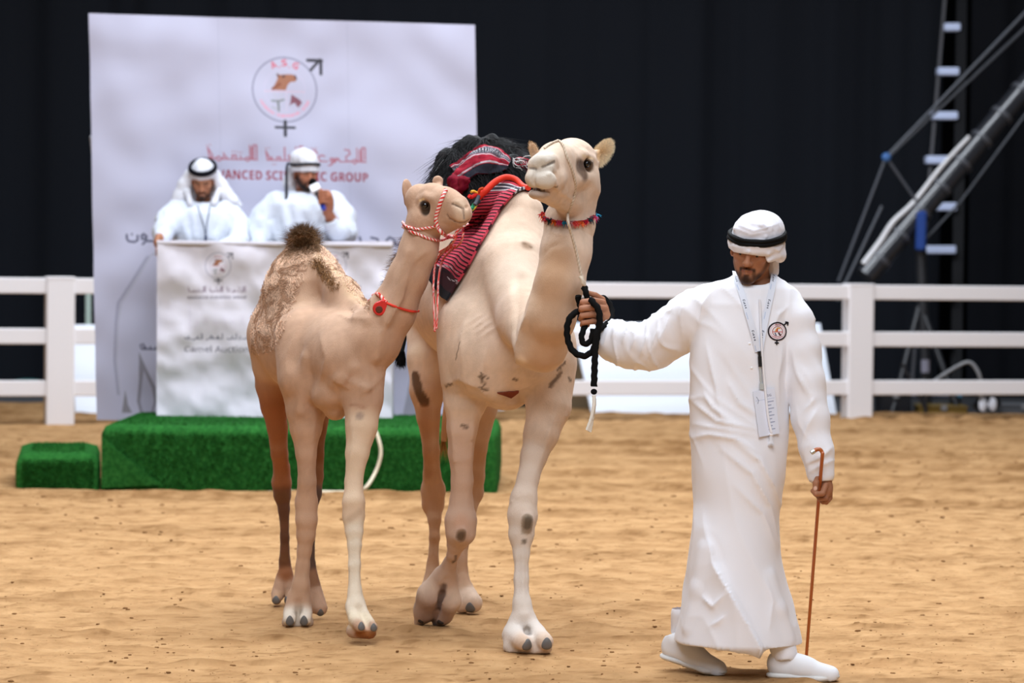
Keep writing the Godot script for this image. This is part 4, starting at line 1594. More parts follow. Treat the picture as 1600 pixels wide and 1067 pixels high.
	for i in 5:
		var r: float = [0.004, 0.0055, 0.0048, 0.004, 0.0038][i]
		h.cap(snap(h, mp[i][0], mp[i][1], 10.9, 0.004), snap(h, mp[i + 1][0], mp[i + 1][1], 10.9, 0.003), r, r, 0.005, Vector3.ZERO, 1.0, true)
	# folds of the cheek
	for q in [[858, 272, 872, 296], [866, 268, 884, 300], [876, 300, 893, 312]]:
		h.cap(snap(h, q[0], q[1], 10.9, -0.002), snap(h, q[2], q[3], 10.9, -0.002), 0.006, 0.005, 0.014)
	# ears
	var eb := Basis(Vector3.BACK, -0.55) * Basis(Vector3.UP, -0.5)
	bones(h, [[926, 250, 11.48, 12], [936, 242, 11.5, 10]], 0.02)
	blob(h, 941.5, 239, 11.52, 14, 24, 9, 0.014, eb)
	blob(h, 942, 238, 11.462, 8, 16, 8, 0.012, eb, true)
	var eb2 := Basis(Vector3.BACK, 0.35) * Basis(Vector3.UP, 0.5)
	blob(h, 835, 239, 11.62, 7.5, 18, 6, 0.01, eb2)
	blob(h, 835, 238, 11.58, 4, 12, 5, 0.008, eb2, true)
	bones(h, [[842, 255, 11.6, 9], [862, 250, 11.55, 16]], 0.03)
	camel_h = h

	# coat colours
	var base := lin(209, 183, 160)
	var pale := lin(226, 208, 188)
	var grey := lin(205, 197, 184)
	var rose := lin(208, 180, 164)
	var dark := lin(84, 66, 52)
	var b := []
	b.append([P(770, 450, 12.7), P(725, 470, 13.2), 0.3, lin(210, 180, 155), 0.6, 0.5])
	limb(b, ha.slice(2), 1.6, lin(176, 128, 88), 0.6)
	limb(b, hb.slice(2), 1.6, lin(170, 124, 86), 0.6)
	limb(b, fl.slice(3), 1.7, lin(204, 184, 166), 0.85)
	limb(b, fr.slice(2), 1.7, lin(196, 164, 142), 0.8)
	limb(b, fl.slice(7), 2.5, lin(214, 202, 190), 0.7)
	b.append([P(680, 945, 12.35), P(680, 960, 12.35), 0.13, lin(150, 112, 92), 0.7, 0.6])
	b.append([P(668, 985, 12.4), P(690, 985, 12.4), 0.07, lin(70, 58, 52), 0.8, 0.6])
	br2(b, camel_f, 694, 914, 686, 950, 11.6, 8, lin(84, 64, 56), 0.8, 0.7)
	b.append([P(805, 1000, 11.7), P(845, 1000, 11.7), 0.11, lin(216, 207, 198), 0.8, 0.5])
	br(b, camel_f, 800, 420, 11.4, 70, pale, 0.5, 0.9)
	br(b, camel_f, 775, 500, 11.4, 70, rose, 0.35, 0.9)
	br2(b, camel_f, 868, 410, 852, 560, 11.0, 52, lin(186, 144, 106), 0.72, 0.8)  # tan neck, with its shade and warm sand bounce painted in
	br2(b, camel_f, 802, 440, 818, 560, 11.0, 13, lin(236, 214, 190), 0.8, 0.9)  # highlight along the ridge beside the throat, painted on
	br2(b, camel_f, 648, 588, 663, 628, 12.5, 11, lin(88, 62, 40), 0.95, 0.3)
	br(b, camel_f, 650, 548, 12.5, 26, lin(222, 200, 172), 0.6, 0.8)
	br2(b, camel_f, 664, 640, 668, 740, 12.5, 15, lin(150, 96, 58), 0.45, 0.8)
	# scars, brands and calluses
	for q in [[752, 580, 757, 600, 2.2], [757, 586, 762, 590, 2.2], [750, 586, 753, 590, 1.6], [752, 603, 760, 608, 2.6], [697, 603, 707, 599, 2.2], [860, 603, 876, 582, 3.2], [870, 578, 882, 566, 2.0], [722, 665, 731, 667, 2.4], [713, 560, 722, 535, 1.3], [803, 592, 806, 593, 3.0], [698, 871, 704, 880, 0.1], [889, 592, 893, 594, 2.4], [712, 869, 709, 879, 2.4]]:
		br2(b, camel_f, q[0], q[1], q[2], q[3], 11.2, q[4] * 1.5, dark, 0.8, 0.5)
	br(b, camel_f, 824, 384, 11.2, 16, lin(120, 90, 62), 0.7, 0.8)
	br(b, camel_f, 819, 380, 11.2, 6, lin(96, 70, 50), 0.6, 0.8)
	br(b, camel_f, 830, 386, 11.2, 5, lin(100, 74, 52), 0.6, 0.8)
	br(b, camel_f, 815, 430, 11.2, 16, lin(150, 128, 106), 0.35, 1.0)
	br2(b, camel_f, 720, 839, 721, 834, 11.5, 11, lin(120, 92, 66), 0.9, 0.3)
	br2(b, camel_f, 720, 838, 721, 835, 11.5, 8, lin(86, 64, 46), 0.8, 0.4)
	br2(b, camel_f, 825, 812, 824, 826, 11.4, 13, lin(140, 122, 102), 0.9, 0.3)
	br2(b, camel_f, 826, 812, 824, 822, 11.4, 9, lin(92, 78, 64), 0.85, 0.5)
	br(b, camel_f, 820, 846, 11.4, 6, lin(88, 76, 62), 0.8, 0.5)
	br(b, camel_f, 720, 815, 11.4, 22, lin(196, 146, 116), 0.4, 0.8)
	b.append([P(824, 988, 11.68), P(826, 992, 11.66), 0.02, lin(110, 104, 98), 0.7, 0.6])
	# face
	br2(b, h, 845, 280, 850, 245, 10.9, 36, grey, 0.85, 0.6)
	br(b, h, 868, 235, 10.9, 26, lin(206, 190, 168), 0.7, 0.8)
	br2(b, h, 832, 300, 850, 305, 10.9, 12, lin(176, 160, 150), 0.7, 0.6)
	br2(b, h, 904, 260, 912, 270, 10.9, 19, lin(92, 66, 46), 0.92, 0.6)
	br2(b, h, 907, 258, 916, 263, 10.9, 12, lin(84, 60, 42), 0.95, 0.5)
	br(b, h, 916, 257, 10.9, 18, lin(78, 56, 40), 0.9, 0.5)
	br2(b, h, 910, 243, 927, 248, 10.9, 3.5, lin(214, 186, 150), 0.9, 0.6)
	br2(b, h, 828, 262.5, 838, 264, 10.9, 3, lin(120, 108, 96), 0.8, 0.6)
	br2(b, h, 848, 260.5, 866, 252.5, 10.9, 3.2, lin(96, 84, 74), 0.8, 0.5)
	br2(b, h, 826, 297, 842, 297, 10.9, 5, lin(96, 74, 64), 0.8, 0.6)
	br2(b, h, 844, 299, 871, 292, 10.9, 2.6, lin(120, 98, 84), 0.8, 0.6)
	br(b, h, 846, 254, 10.9, 13, lin(176, 160, 136), 0.5, 0.9)
	b.append([P(944, 232, 11.49), P(938, 244, 11.49), 0.034, lin(214, 176, 124), 0.7, 0.6])
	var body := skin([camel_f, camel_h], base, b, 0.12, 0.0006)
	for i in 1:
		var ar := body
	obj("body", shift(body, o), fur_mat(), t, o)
	eye(t, ep + Vector3(0, 0, 0.001), 0.0205)
	for q in [[825, 1008, 10, 9], [855, 1006, 10, 9], [734, 950, 9.5, 8]]:
		nail(t, camel_f, q[0], q[1], q[2], q[3], M.nail)
	for q in [[657, 971, 6, 5], [687, 973, 7, 5]]:
		nail(t, camel_f, q[0], q[1], q[2], q[3], mat(srgb(62, 52, 46), 0.6, 0.3))
	# hair in the ears and on the brow, and the tail
	var rng := RandomNumberGenerator.new()
	rng.seed = 3
	var g := Geo.new()
	for i in 5200:
		var a := rng.randf() * TAU
		var k := sqrt(rng.randf())
		var q := eb * Vector3(sin(a) * 14.0 * k, cos(a) * 24.0 * k, 2.0 * sqrt(1.0 - k * k * 0.9)) * (11.52 / FP)
		var p := P(941.5, 239, 11.486) + q
		var out := (q.normalized() * (0.5 + k) + Vector3(0.25, 0.1, 0.5) + Vector3(rng.randf_range(-0.25, 0.25), rng.randf_range(-0.25, 0.25), rng.randf_range(-0.2, 0.3))).normalized()
		var m := rng.randf_range(0.8, 1.12)
		g.col = lin(250 * m, 226 * m, 190 * m).lerp(lin(240 * m, 202 * m, 152 * m), (1.0 - k) * 0.8)
		g.hair(p, out, Vector3(0.15, -0.25, 0), rng.randf_range(0.006, 0.015), 0.0005, 2)
	for i in 1200:
		var a := rng.randf() * TAU
		var k := sqrt(rng.randf())
		var q := eb2 * Vector3(sin(a) * 7.5 * k, cos(a) * 18.0 * k, 2.0 * (1.0 - k * k)) * (11.62 / FP)
		var m := rng.randf_range(0.8, 1.1)
		g.col = lin(240 * m, 210 * m, 174 * m)
		g.hair(P(835, 239, 11.60) + q, (q.normalized() * k + Vector3(rng.randf_range(-0.4, 0.2), rng.randf_range(-0.2, 0.3), 0.6)).normalized(), Vector3.ZERO, rng.randf_range(0.006, 0.014), 0.0005, 2)
	for i in 0:
		var p := snap(h, rng.randf_range(905, 928), rng.randf_range(219, 226), 10.9)
		var m := rng.randf_range(0.85, 1.1)
		g.col = lin(222 * m, 188 * m, 146 * m)
		g.hair(p, Vector3(rng.randf_range(-0.1, 0.9), 0.45, rng.randf_range(-0.5, 0.3)).normalized(), Vector3(0, -0.3, 0), rng.randf_range(0.006, 0.012), 0.0005, 2)
	var o2 := obj("ear_hair", g.mesh(o), M.hair, t, o)
	o2.set_meta("kind", "stuff")
	# eyelashes
	g = Geo.new()
	g.col = lin(40, 30, 24)
	for i in 26:
		var w := i / 25.0
		g.hair(ep + Vector3(lerpf(-0.02, 0.019, w), 0.012 - 0.006 * absf(w - 0.5), 0.018), Vector3(lerpf(-0.6, 0.5, w), -0.25, 0.8).normalized(), Vector3(0, -0.4, 0), 0.018, 0.0006)
	obj("eyelashes", g.mesh(o), M.hair, t, o)
	g = Geo.new()
	var tp := spl([P(712, 560, 13.45), P(702, 620, 13.5), P(696, 660, 13.48), P(693, 690, 13.47)], 6)
	g.col = lin(176, 128, 88)
	g.tube(tp, 0.026, 0.012, 10)
	for i in 260:
		var q: Vector3 = tp[rng.randi_range(10, tp.size() - 1)]
		var m := rng.randf_range(0.7, 1.15)
		g.col = lin(178 * m, 126 * m, 70 * m)
		g.hair(q, Vector3(rng.randf_range(-0.35, 0.35), -1, rng.randf_range(-0.3, 0.3)).normalized(), Vector3.ZERO, rng.randf_range(0.05, 0.12), 0.0009)
	obj("tail", g.mesh(o), M.hair, t, o)

func shift(m: ArrayMesh, o: Vector3) -> ArrayMesh:
	var a := m.surface_get_arrays(0)
	var v: PackedVector3Array = a[Mesh.ARRAY_VERTEX]
	for i in v.size():
		v[i] -= o
	a[Mesh.ARRAY_VERTEX] = v
	var r := ArrayMesh.new()
	r.add_surface_from_arrays(Mesh.PRIMITIVE_TRIANGLES, a)
	return r

# creased cotton: sharp-crested wrinkles that run along the sleeves' rings, slant over the waist and hang down the skirt
var n_crease := noise(1.0, 2, 81)
# the robe's folds as they hang, [height in cm, sharp side, soft side (pixels), x, y, x, y ...]
var robe_folds := [[3.9, -5.6, 39.1, 1098, 785, 1120, 880, 1158, 958, 1187, 1013], [1.5, 4.8, 11.9, 1083, 684, 1110, 679, 1150, 686, 1182, 706], [1.8, 4.8, 15.3, 1148, 690, 1185, 720, 1206, 760, 1217, 800], [1.65, 4.8, 15.3, 1128, 702, 1174, 740, 1200, 790, 1214, 850], [1.2, 4.8, 11.9, 1148, 758, 1190, 802, 1213, 862], [1.35, 4.8, 7.6, 1098, 930, 1117, 948, 1136, 928], [1.05, 4.8, 6.8, 1112, 978, 1124, 972, 1135, 962], [1.35, -6.4, 15.3, 1090, 755, 1094, 830, 1080, 905], [0.9, 4.8, 11.9, 1195, 900, 1206, 940, 1202, 985], [1.5, 4.8, 13.6, 1104, 540, 1119, 600, 1131, 662], [1.35, 4.8, 11.0, 1137, 596, 1156, 630, 1184, 650], [1.35, 4.8, 11.0, 1100, 611, 1115, 637, 1147, 660], [1.5, 4.8, 11.9, 1081, 626, 1122, 658, 1180, 671], [1.05, 4.8, 8.5, 1085, 662, 1122, 669, 1180, 680], [1.2, -4.8, 13.6, 1222, 540, 1213, 590, 1216, 640], [1.35, 4.8, 13.6, 1119, 446, 1100, 476, 1091, 512], [0.75, 4.0, 7.6, 1167, 457, 1174, 500, 1180, 562], [0.9, 4.8, 10.2, 1232, 478, 1215, 492, 1205, 520], [1.5, 4.8, 9.3, 972, 503, 964, 516, 957, 530], [1.5, 4.8, 9.3, 986, 508, 980, 522, 973, 538], [1.5, 4.8, 9.3, 1001, 514, 995, 530, 987, 548], [1.5, 4.8, 9.3, 1013, 522, 1008, 538, 1001, 556], [1.35, 4.8, 10.2, 1030, 512, 1022, 535, 1012, 560], [1.35, 4.8, 11.9, 1048, 492, 1040, 515, 1024, 545], [1.2, 4.8, 11.9, 1072, 462, 1068, 482, 1062, 500], [1.35, 4.8, 11.9, 1236, 540, 1247, 585, 1270, 632], [1.05, 4.8, 6.8, 1272, 622, 1264, 634, 1256, 644], [1.35, 4.8, 10.2, 1260, 724, 1280, 715, 1300, 698], [1.05, 4.8, 7.6, 1264, 738, 1284, 726, 1302, 718], [1.2, -4.8, 10.2, 1252, 702, 1262, 664, 1276, 640]]

func fold_at(p: Vector3, folds: Array) -> float:
	var q := cam_b.transposed() * (p - cam_o)
	var x := 800.0 - q.x / q.z * FP
	var y := 533.5 + q.y / q.z * FP
	var out := 0.0
	for fo in folds:
		var best := 1e9
		var side := 0.0
		var edge := 1.0
		var m: int = fo.size()
		if absf(x - (fo[3] + fo[m - 2]) * 0.5) > absf(fo[3] - fo[m - 2]) * 0.5 + 70.0 or absf(y - (fo[4] + fo[m - 1]) * 0.5) > absf(fo[4] - fo[m - 1]) * 0.5 + 70.0:
			continue
		for i in range(3, m - 2, 2):
			var a := Vector2(fo[i], fo[i + 1])
			var b := Vector2(fo[i + 2], fo[i + 3])
			var w := Vector2(x, y) - a
			var t := w.dot(b - a) / (b - a).length_squared()
			var tc := clampf(t, 0.0, 1.0)
			var d := (w - (b - a) * tc).length()
			if d < best:
				best = d
				side = signf((b - a).cross(w))
				var u := (float(i - 3) * 0.5 + tc) / ((m - 5) * 0.5)
				edge = sin(PI * clampf(u * 0.84 + 0.08, 0.0, 1.0))
				if m > 9 and fo[0] > 2.0:
					edge = minf(1.0, u * 2.5)
		var sharp: float = absf(fo[1])
		if side * signf(fo[1]) < 0.0:
			out += fo[0] * 0.01 * edge * exp(-best / float(fo[2]) * 1.6)
		else:
			out += fo[0] * 0.01 * edge * exp(-best / sharp)
	return out

func crease(p: Vector3, n: Vector3) -> float:
	var c := P(1165, 690, 11.08)
	var q := p - c
	var y := q.y
	var out := fold_at(p, robe_folds) / 0.005 if n.z > -0.2 else 0.0
	var skirt := smoothstep(0.05, -0.2, y)
	var left := smoothstep(-0.2, -0.3, q.x)
	var right := smoothstep(0.165, 0.2, q.x) * smoothstep(-0.3, -0.1, y)
	var body := maxf(0.0, 1.0 - left - right)
	var side := smoothstep(-0.05, 0.12, q.x)
	out += ridge(q, Vector3(0.3, -0.95, 0.0), 0.7, 3.6, 0.0) * 1.1 * skirt * body
	out += ridge(q, Vector3(0.72, -0.69, 0.0), 1.0, 5.5, 3.0) * 0.8 * (1.0 - skirt) * body * (1.0 - side)
	out += ridge(q, Vector3(0.08, -1.0, 0.0), 0.9, 6.0, 7.0) * 0.55 * (1.0 - skirt) * body * side
	out += ridge(q, Vector3(0.2, -0.98, 0.0), 2.0, 11.0, 5.0) * 1.0 * left
	out += ridge(q, Vector3(0.6, -0.8, 0.0), 1.8, 8.0, 9.0) * 0.8 * right
	return out

func ridge(q: Vector3, dir: Vector3, along: float, across: float, shift_: float) -> float:
	var u := q.dot(dir)
	var v := q.dot(Vector3(-dir.y, dir.x, 0.0))
	var w := n_crease.get_noise_3d(u * along + shift_, v * across, q.z * across * 0.5)
	var s := 1.0 - minf(1.0, absf(w) * 3.2)
	return s * s * 1.1 + n_crease.get_noise_3d(u * along * 0.5 + 20.0 + shift_, v * across * 0.45, q.z * 2.0) * 0.9

var calf_f: Field
var calf_h: Field

func calf() -> void:
	var o := P(500, 970, 12.45)
	o.y = 0.0
	var t := thing("camel", "smaller tan camel calf with dark hump tuft and braided halter", "camel", o)
	var f := Field.new(Vector3(P(380, 500, 13.3).x, -0.03, -13.4), Vector3(P(700, 500, 12.1).x, P(480, 345, 12.6).y, -11.72), 0.011)
	# trunk
	bones(f, [[452, 525, 12.88, 60], [480, 535, 12.6, 74], [530, 548, 12.25, 60]], 0.04)
	bones(f, [[475, 384, 12.66, 12], [477, 412, 12.64, 35], [478, 452, 12.62, 65], [482, 520, 12.6, 76]], 0.05)
	bones(f, [[432, 470, 12.85, 26], [430, 520, 12.9, 38], [428, 570, 12.92, 34]], 0.05)
	bones(f, [[500, 420, 12.5, 18], [535, 460, 12.38, 24], [566, 505, 12.25, 28]], 0.05)
	blob(f, 545, 560, 12.15, 54, 58, 60, 0.06)
	blob(f, 520, 615, 12.2, 34, 30, 50, 0.05)
	bones(f, [[470, 525, 12.35, 40], [476, 590, 12.28, 40]], 0.05)
	bones(f, [[562, 560, 12.1, 36], [566, 612, 12.08, 33]], 0.05)
	blob(f, 524, 642, 12.22, 17, 15, 36, 0.02)
	# neck
	bones(f, [[545, 545, 12.18, 50], [581, 533, 12.1, 44], [613, 486, 12.08, 36], [638, 432, 12.06, 30], [654, 392, 12.05, 29], [663, 350, 12.06, 28]], 0.03)
	# legs
	var fr := [[477, 590, 12.3, 39], [478, 640, 12.3, 31], [478, 668, 12.3, 25], [478, 709, 12.3, 15.5], [480, 752, 12.32, 13.8], [478.5, 785, 12.35, 17], [479, 812, 12.35, 17], [478, 835, 12.36, 14.5], [475.5, 860, 12.37, 10.8], [473, 884, 12.38, 10.5], [470, 914, 12.39, 13.5], [468, 930, 12.4, 17]]
	bones(f, fr, 0.014)
	bones(f, [[461, 930, 12.4, 12], [454, 957, 12.38, 11], [452, 968, 12.34, 10]], 0.008)
	bones(f, [[474, 930, 12.4, 12], [477, 957, 12.38, 11], [477, 968, 12.34, 10]], 0.008)
	bones(f, [[453, 972, 12.4, 13], [478, 972, 12.4, 13]], 0.008)
	f.cap(snap(f, 467, 938, 11.6, 0.0), snap(f, 466, 972, 11.6, 0.0), 0.008, 0.014, 0.008, Vector3.ZERO, 1.0, true)
	var fl := [[562, 590, 12.1, 40], [567, 625, 12.08, 31], [565, 666, 12.05, 25], [558, 709, 12.02, 18], [553, 752, 12.0, 13.5], [552.5, 785, 11.98, 17.3], [552.5, 806, 11.98, 17], [553.5, 830, 11.97, 13.5], [554, 852, 11.96, 10.6], [554, 884, 11.95, 9.6], [554.5, 925, 11.94, 10.6], [556, 945, 11.93, 16]]
	bones(f, fl, 0.014)
	bones(f, [[549, 948, 11.92, 10], [554, 968, 11.88, 10], [563, 979, 11.84, 9.5]], 0.008)
	bones(f, [[564, 948, 11.92, 8], [576, 970, 11.88, 8], [583, 980, 11.84, 8.5]], 0.008)
	bones(f, [[552, 985, 11.9, 12], [578, 988, 11.86, 11]], 0.008)
	f.cap(snap(f, 563, 950, 11.4, 0.0), snap(f, 574.5, 980, 11.4, 0.0), 0.006, 0.010, 0.008, Vector3.ZERO, 1.0, true)
	var ha := [[428, 560, 12.92, 34], [424, 600, 12.95, 25], [428, 635, 12.97, 20], [433, 668, 13.0, 16], [437, 709, 13.05, 13.3], [440, 731, 13.1, 12.6], [440, 754, 13.12, 15], [441, 774, 13.12, 13], [443.5, 796, 13.11, 8.8], [445, 839, 13.1, 7], [444.5, 877, 13.1, 8.5], [446, 895, 13.1, 12]]
	bones(f, ha, 0.013)
	bones(f, [[441, 900, 13.1, 10], [434, 928, 13.08, 10], [432, 937, 13.04, 8]], 0.008)
	bones(f, [[450, 900, 13.1, 9], [454, 928, 13.08, 8], [453, 937, 13.04, 8]], 0.008)
	var hb := [[505, 590, 12.75, 32], [500, 635, 12.72, 18], [498, 672, 12.7, 12], [497, 709, 12.68, 9], [494, 745, 12.68, 11], [491, 772, 12.67, 11], [488, 800, 12.65, 7], [486, 839, 12.63, 6], [486, 882, 12.63, 7], [490, 908, 12.62, 10]]
	bones(f, hb, 0.013)
	bones(f, [[487, 915, 12.62, 9], [486, 950, 12.6, 10]], 0.008)
	bones(f, [[493, 915, 12.62, 9], [500, 950, 12.58, 12]], 0.008)
	for w in [[543, 800, 563, 796], [541, 812, 562, 809], [545, 820, 564, 818]]:
		f.cap(snap(f, w[0], w[1], 11.5), snap(f, w[2], w[3], 11.5), 0.004, 0.004, 0.008)
	for w in [[470, 640, 478, 560, 8.0], [556, 470, 575, 500, 5.0], [520, 600, 555, 575, 5.0], [530, 590, 570, 606, 5.0], [604, 520, 588, 560, 5.0], [640, 395, 606, 500, 6.0]]:
		f.cap(snap(f, w[0], w[1], 11.4, -0.008), snap(f, w[2], w[3], 11.4, -0.008), w[4] * 0.0026, w[4] * 0.0026, 0.03)
	floor_cut(f, 0.0)
	calf_f = f
	f.creases = [[1.7, 5, 26, 446, 622, 452, 560, 470, 500], [0.85, 2, 7, 514, 590, 534, 600, 554, 613], [0.85, 2, 7, 536, 588, 558, 602, 588, 611], [0.85, 2, 7, 560, 618, 584, 602, 602, 584], [1.87, 4, 15, 588, 566, 596, 522, 626, 466, 640, 420], [1.02, 3, 12, 548, 478, 556, 490, 552, 506], [1.19, 4, 14, 500, 520, 510, 560, 500, 600], [0.85, 2, 8, 520, 488, 545, 500, 572, 498], [0.85, 2.5, 8, 640, 420, 655, 400, 672, 392], [-0.85, 2, 6, 551, 835, 551, 880, 551, 925], [-0.85, 2, 6, 476, 860, 473, 890, 470, 915], [1.02, 3, 10, 548, 640, 552, 690, 546, 740], [1.02, -3, 10, 494, 640, 488, 690, 488, 730]]
	# head
	var h := Field.new(Vector3(P(622, 330, 12.2).x, P(660, 405, 12.1).y, -12.35), Vector3(P(745, 330, 12.0).x, P(660, 270, 12.1).y, -11.72), 0.0048)
	bones(h, [[652, 398, 12.05, 25], [662, 352, 12.06, 27.5], [664, 330, 12.07, 26]], 0.02)
	bones(h, [[658, 312, 12.08, 25], [674, 313, 12.05, 25]], 0.02)
	bones(h, [[668, 342, 12.04, 25], [690, 348, 12.0, 18.5]], 0.03)
	bones(h, [[678, 312, 12.04, 24], [696, 316, 11.98, 22.5], [715, 323, 11.94, 19]], 0.025)
	bones(h, [[690, 336, 12.0, 22], [717, 336, 11.94, 17.5]], 0.025)
	blob(h, 722, 334, 11.925, 15, 14, 15, 0.02)
	blob(h, 729, 333, 11.97, 8.5, 12, 13, 0.015)
	bones(h, [[694, 351, 12.0, 15], [719, 346.5, 11.94, 8.5]], 0.012)
	# eye
	var es := snap(h, 665, 321, 11.5)
	h.ell(es + Vector3(0.006, -0.004, 0.0), Vector3(0.032, 0.028, 0.012), Basis(), 0.018, true)
	var ep := es + Vector3(-0.002, 0.001, -0.014)
	h.ell(ep, Vector3(0.024, 0.021, 0.018), Basis(), 0.01)
	h.ell(ep + Vector3(0.002, -0.002, 0.018), Vector3(0.016, 0.010, 0.013), Basis(), 0.004, true)
	for q in [[654, 311, 664, 307], [664, 307, 676, 310]]:
		h.cap(snap(h, q[0], q[1], 11.4, -0.01), snap(h, q[2], q[3], 11.4, -0.01), 0.0125, 0.0125, 0.016)
	# nostril, mouth, folds of the muzzle
	for q in [[[707, 318.5], [714, 320.5], [721, 325]], [[727, 325], [729, 324], [731, 322]]]:
		for i in 2:
			h.cap(snap(h, q[i][0], q[i][1], 11.5, 0.002), snap(h, q[i + 1][0], q[i + 1][1], 11.5, 0.002), 0.006, 0.0055, 0.005, Vector3.ZERO, 1.0, true)
	var mp := [[699, 335], [703, 341], [711, 345.5], [719, 347.5], [727, 347], [733, 343]]
	for i in 5:
		h.cap(snap(h, mp[i][0], mp[i][1], 11.5, 0.002), snap(h, mp[i + 1][0], mp[i + 1][1], 11.5, 0.002), 0.0042, 0.0042, 0.004, Vector3.ZERO, 1.0, true)
	h.cap(snap(h, 723, 326, 11.5, 0.001), snap(h, 725, 342, 11.5, 0.001), 0.004, 0.0035, 0.004, Vector3.ZERO, 1.0, true)
	# ears
	var eb := Basis(Vector3.BACK, 0.18) * Basis(Vector3.UP, 0.9)
	blob(h, 637.5, 300, 12.14, 12, 21, 5, 0.012, eb)
	blob(h, 638, 298, 12.115, 7.5, 15, 4, 0.006, eb, true)
	bones(h, [[641, 316, 12.14, 8], [650, 322, 12.12, 10]], 0.02)
	var eb2 := Basis(Vector3.BACK, -0.35)
	blob(h, 684, 283.5, 12.2, 9, 9, 4, 0.006, eb2)
	blob(h, 683, 283, 12.185, 6, 6.5, 3, 0.004, eb2, true)
	bones(h, [[686, 292, 12.19, 6], [680, 300, 12.15, 10]], 0.012)
	calf_h = h

	# coat
	var base := lin(187, 152, 126)
	var b := []
	limb(b, ha.slice(1), 1.7, lin(150, 92, 54), 0.8)
	limb(b, ha.slice(7, 11), 2.0, lin(98, 66, 46), 0.8)
	limb(b, hb.slice(1), 1.8, lin(136, 92, 62), 0.7)
	limb(b, hb.slice(5, 9), 2.0, lin(92, 80, 76), 0.8)
	limb(b, fl.slice(2), 1.7, lin(214, 188, 160), 0.9)
	limb(b, fl.slice(7), 2.4, lin(226, 212, 190), 0.9)
	limb(b, fr.slice(5), 1.7, lin(196, 160, 132), 0.6)
	b.append([P(453, 965, 12.35), P(478, 965, 12.35), 0.07, lin(226, 214, 196), 0.9, 0.6])
	b.append([P(548, 968, 11.88), P(575, 970, 11.88), 0.05, lin(230, 216, 188), 0.8, 0.6])
	b.append([P(556, 996, 11.84), P(580, 996, 11.84), 0.034, lin(150, 92, 42), 0.95, 0.35])
	b.append([P(434, 940, 13.05), P(453, 940, 13.05), 0.06, lin(178, 138, 100), 0.7, 0.6])
	b.append([P(466, 950, 12.35), P(466, 956, 12.35), 0.026, lin(120, 98, 78), 0.7, 0.7])
	b.append([P(470, 420, 12.6), P(420, 540, 12.85), 0.24, lin(192, 158, 132), 0.7, 0.6])
	b.append([P(510, 400, 12.5), P(580, 490, 12.2), 0.07, lin(204, 178, 136), 0.5, 0.8])
	b.append([P(478, 365, 12.6), P(478, 380, 12.6), 0.10, lin(110, 78, 50), 0.9, 0.5])
	br(b, f, 470, 470, 11.5, 46, lin(206, 174, 146), 0.5, 0.9)
	br(b, f, 562, 650, 11.4, 10, lin(120, 104, 98), 0.6, 0.7)
	br2(b, f, 548, 632, 568, 636, 11.4, 5, lin(150, 104, 78), 0.5, 0.8)
	br2(b, f, 545, 812, 562, 800, 11.4, 9, lin(180, 152, 126), 0.6, 0.8)
	br2(b, f, 540, 600, 548, 585, 11.4, 6, lin(160, 112, 80), 0.5, 0.9)
	br2(b, f, 625, 560, 665, 440, 11.4, 26, lin(190, 146, 112), 0.5, 0.9)
	br2(b, f, 608, 560, 640, 480, 11.4, 18, lin(186, 138, 102), 0.35, 0.9)
	# face
	br2(b, h, 722, 336, 718, 320, 11.4, 17, lin(212, 186, 160), 0.7, 0.7)
	br2(b, h, 665, 321, 667, 330, 11.4, 13, lin(58, 44, 34), 0.95, 0.5)
	br(b, h, 662, 319, 11.4, 8, lin(48, 38, 32), 0.9, 0.5)
	br2(b, h, 656, 313, 662, 311, 11.4, 2.6, lin(222, 188, 140), 0.8, 0.6)
	br2(b, h, 707, 318.5, 721, 325, 11.4, 2.6, lin(96, 76, 62), 0.8, 0.6)
	br2(b, h, 724, 326, 725, 342, 11.4, 2.4, lin(140, 124, 112), 0.8, 0.6)
	for i in 5:
		br2(b, h, mp[i][0], mp[i][1], mp[i + 1][0], mp[i + 1][1], 11.4, 2.0, lin(112, 82, 64), 0.7, 0.6)
	b.append([P(641, 312, 12.13), P(641, 320, 12.13), 0.03, lin(140, 98, 66), 0.6, 0.7])
	var body := skin([f, h], base, b, 0.11, 0.0006)
	obj("body", shift(body, o), fur_mat(), t, o)
	eye(t, ep + Vector3(0, 0, -0.001), 0.0175)
	for q in [[453, 970, 7.5, 7.5], [474.5, 970, 7.5, 7.5], [565, 978, 6.5, 6.5], [584, 980, 6, 6], [431, 937, 7, 6], [446, 938, 5, 6], [501, 958, 6, 6.5]]:
		nail(t, f, q[0], q[1], q[2], q[3], M.nail)
	# wool of the back, the tuft on the hump, the mane behind the neck
	var rng := RandomNumberGenerator.new()
	rng.seed = 9
	var g := Geo.new()
	var nn := noise(9.0, 2, 4)
	var tries := 0
	while tries < 26000:
		tries += 1
		var x := rng.randf_range(392, 580)
		var y := rng.randf_range(385, 590)
		var edge := 545.0 - 130.0 * smoothstep(430.0, 500.0, x)
		if x > 500.0: edge = 400.0 + (x - 500.0) * 1.05
		if x < 500.0 and x > 480.0 - (y - 400.0) * 0.36 + rng.randf_range(-14.0, 10.0):
			continue
		if y > edge + rng.randf_range(-12.0, 12.0):
			continue
		var a := P(x, y, 11.9)
		var dir := (a - cam_o).normalized()
		var tt := f.hit(a, dir, 1.6)
		if tt < 0.0:
			continue
		var p := a + dir * tt
		var n := f.grad(p)
		p += n * relief(f, p, n)
		var w := nn.get_noise_3dv(p)
		var flow := (Vector3(-0.35, -1.0, 0.1) + Vector3(sin(w * 9.0), cos(w * 7.0), sin(w * 5.0)) * 0.9)
		flow = (flow - n * flow.dot(n)).normalized()
		var m := rng.randf_range(0.84, 1.1) * (1.0 + 0.12 * w)
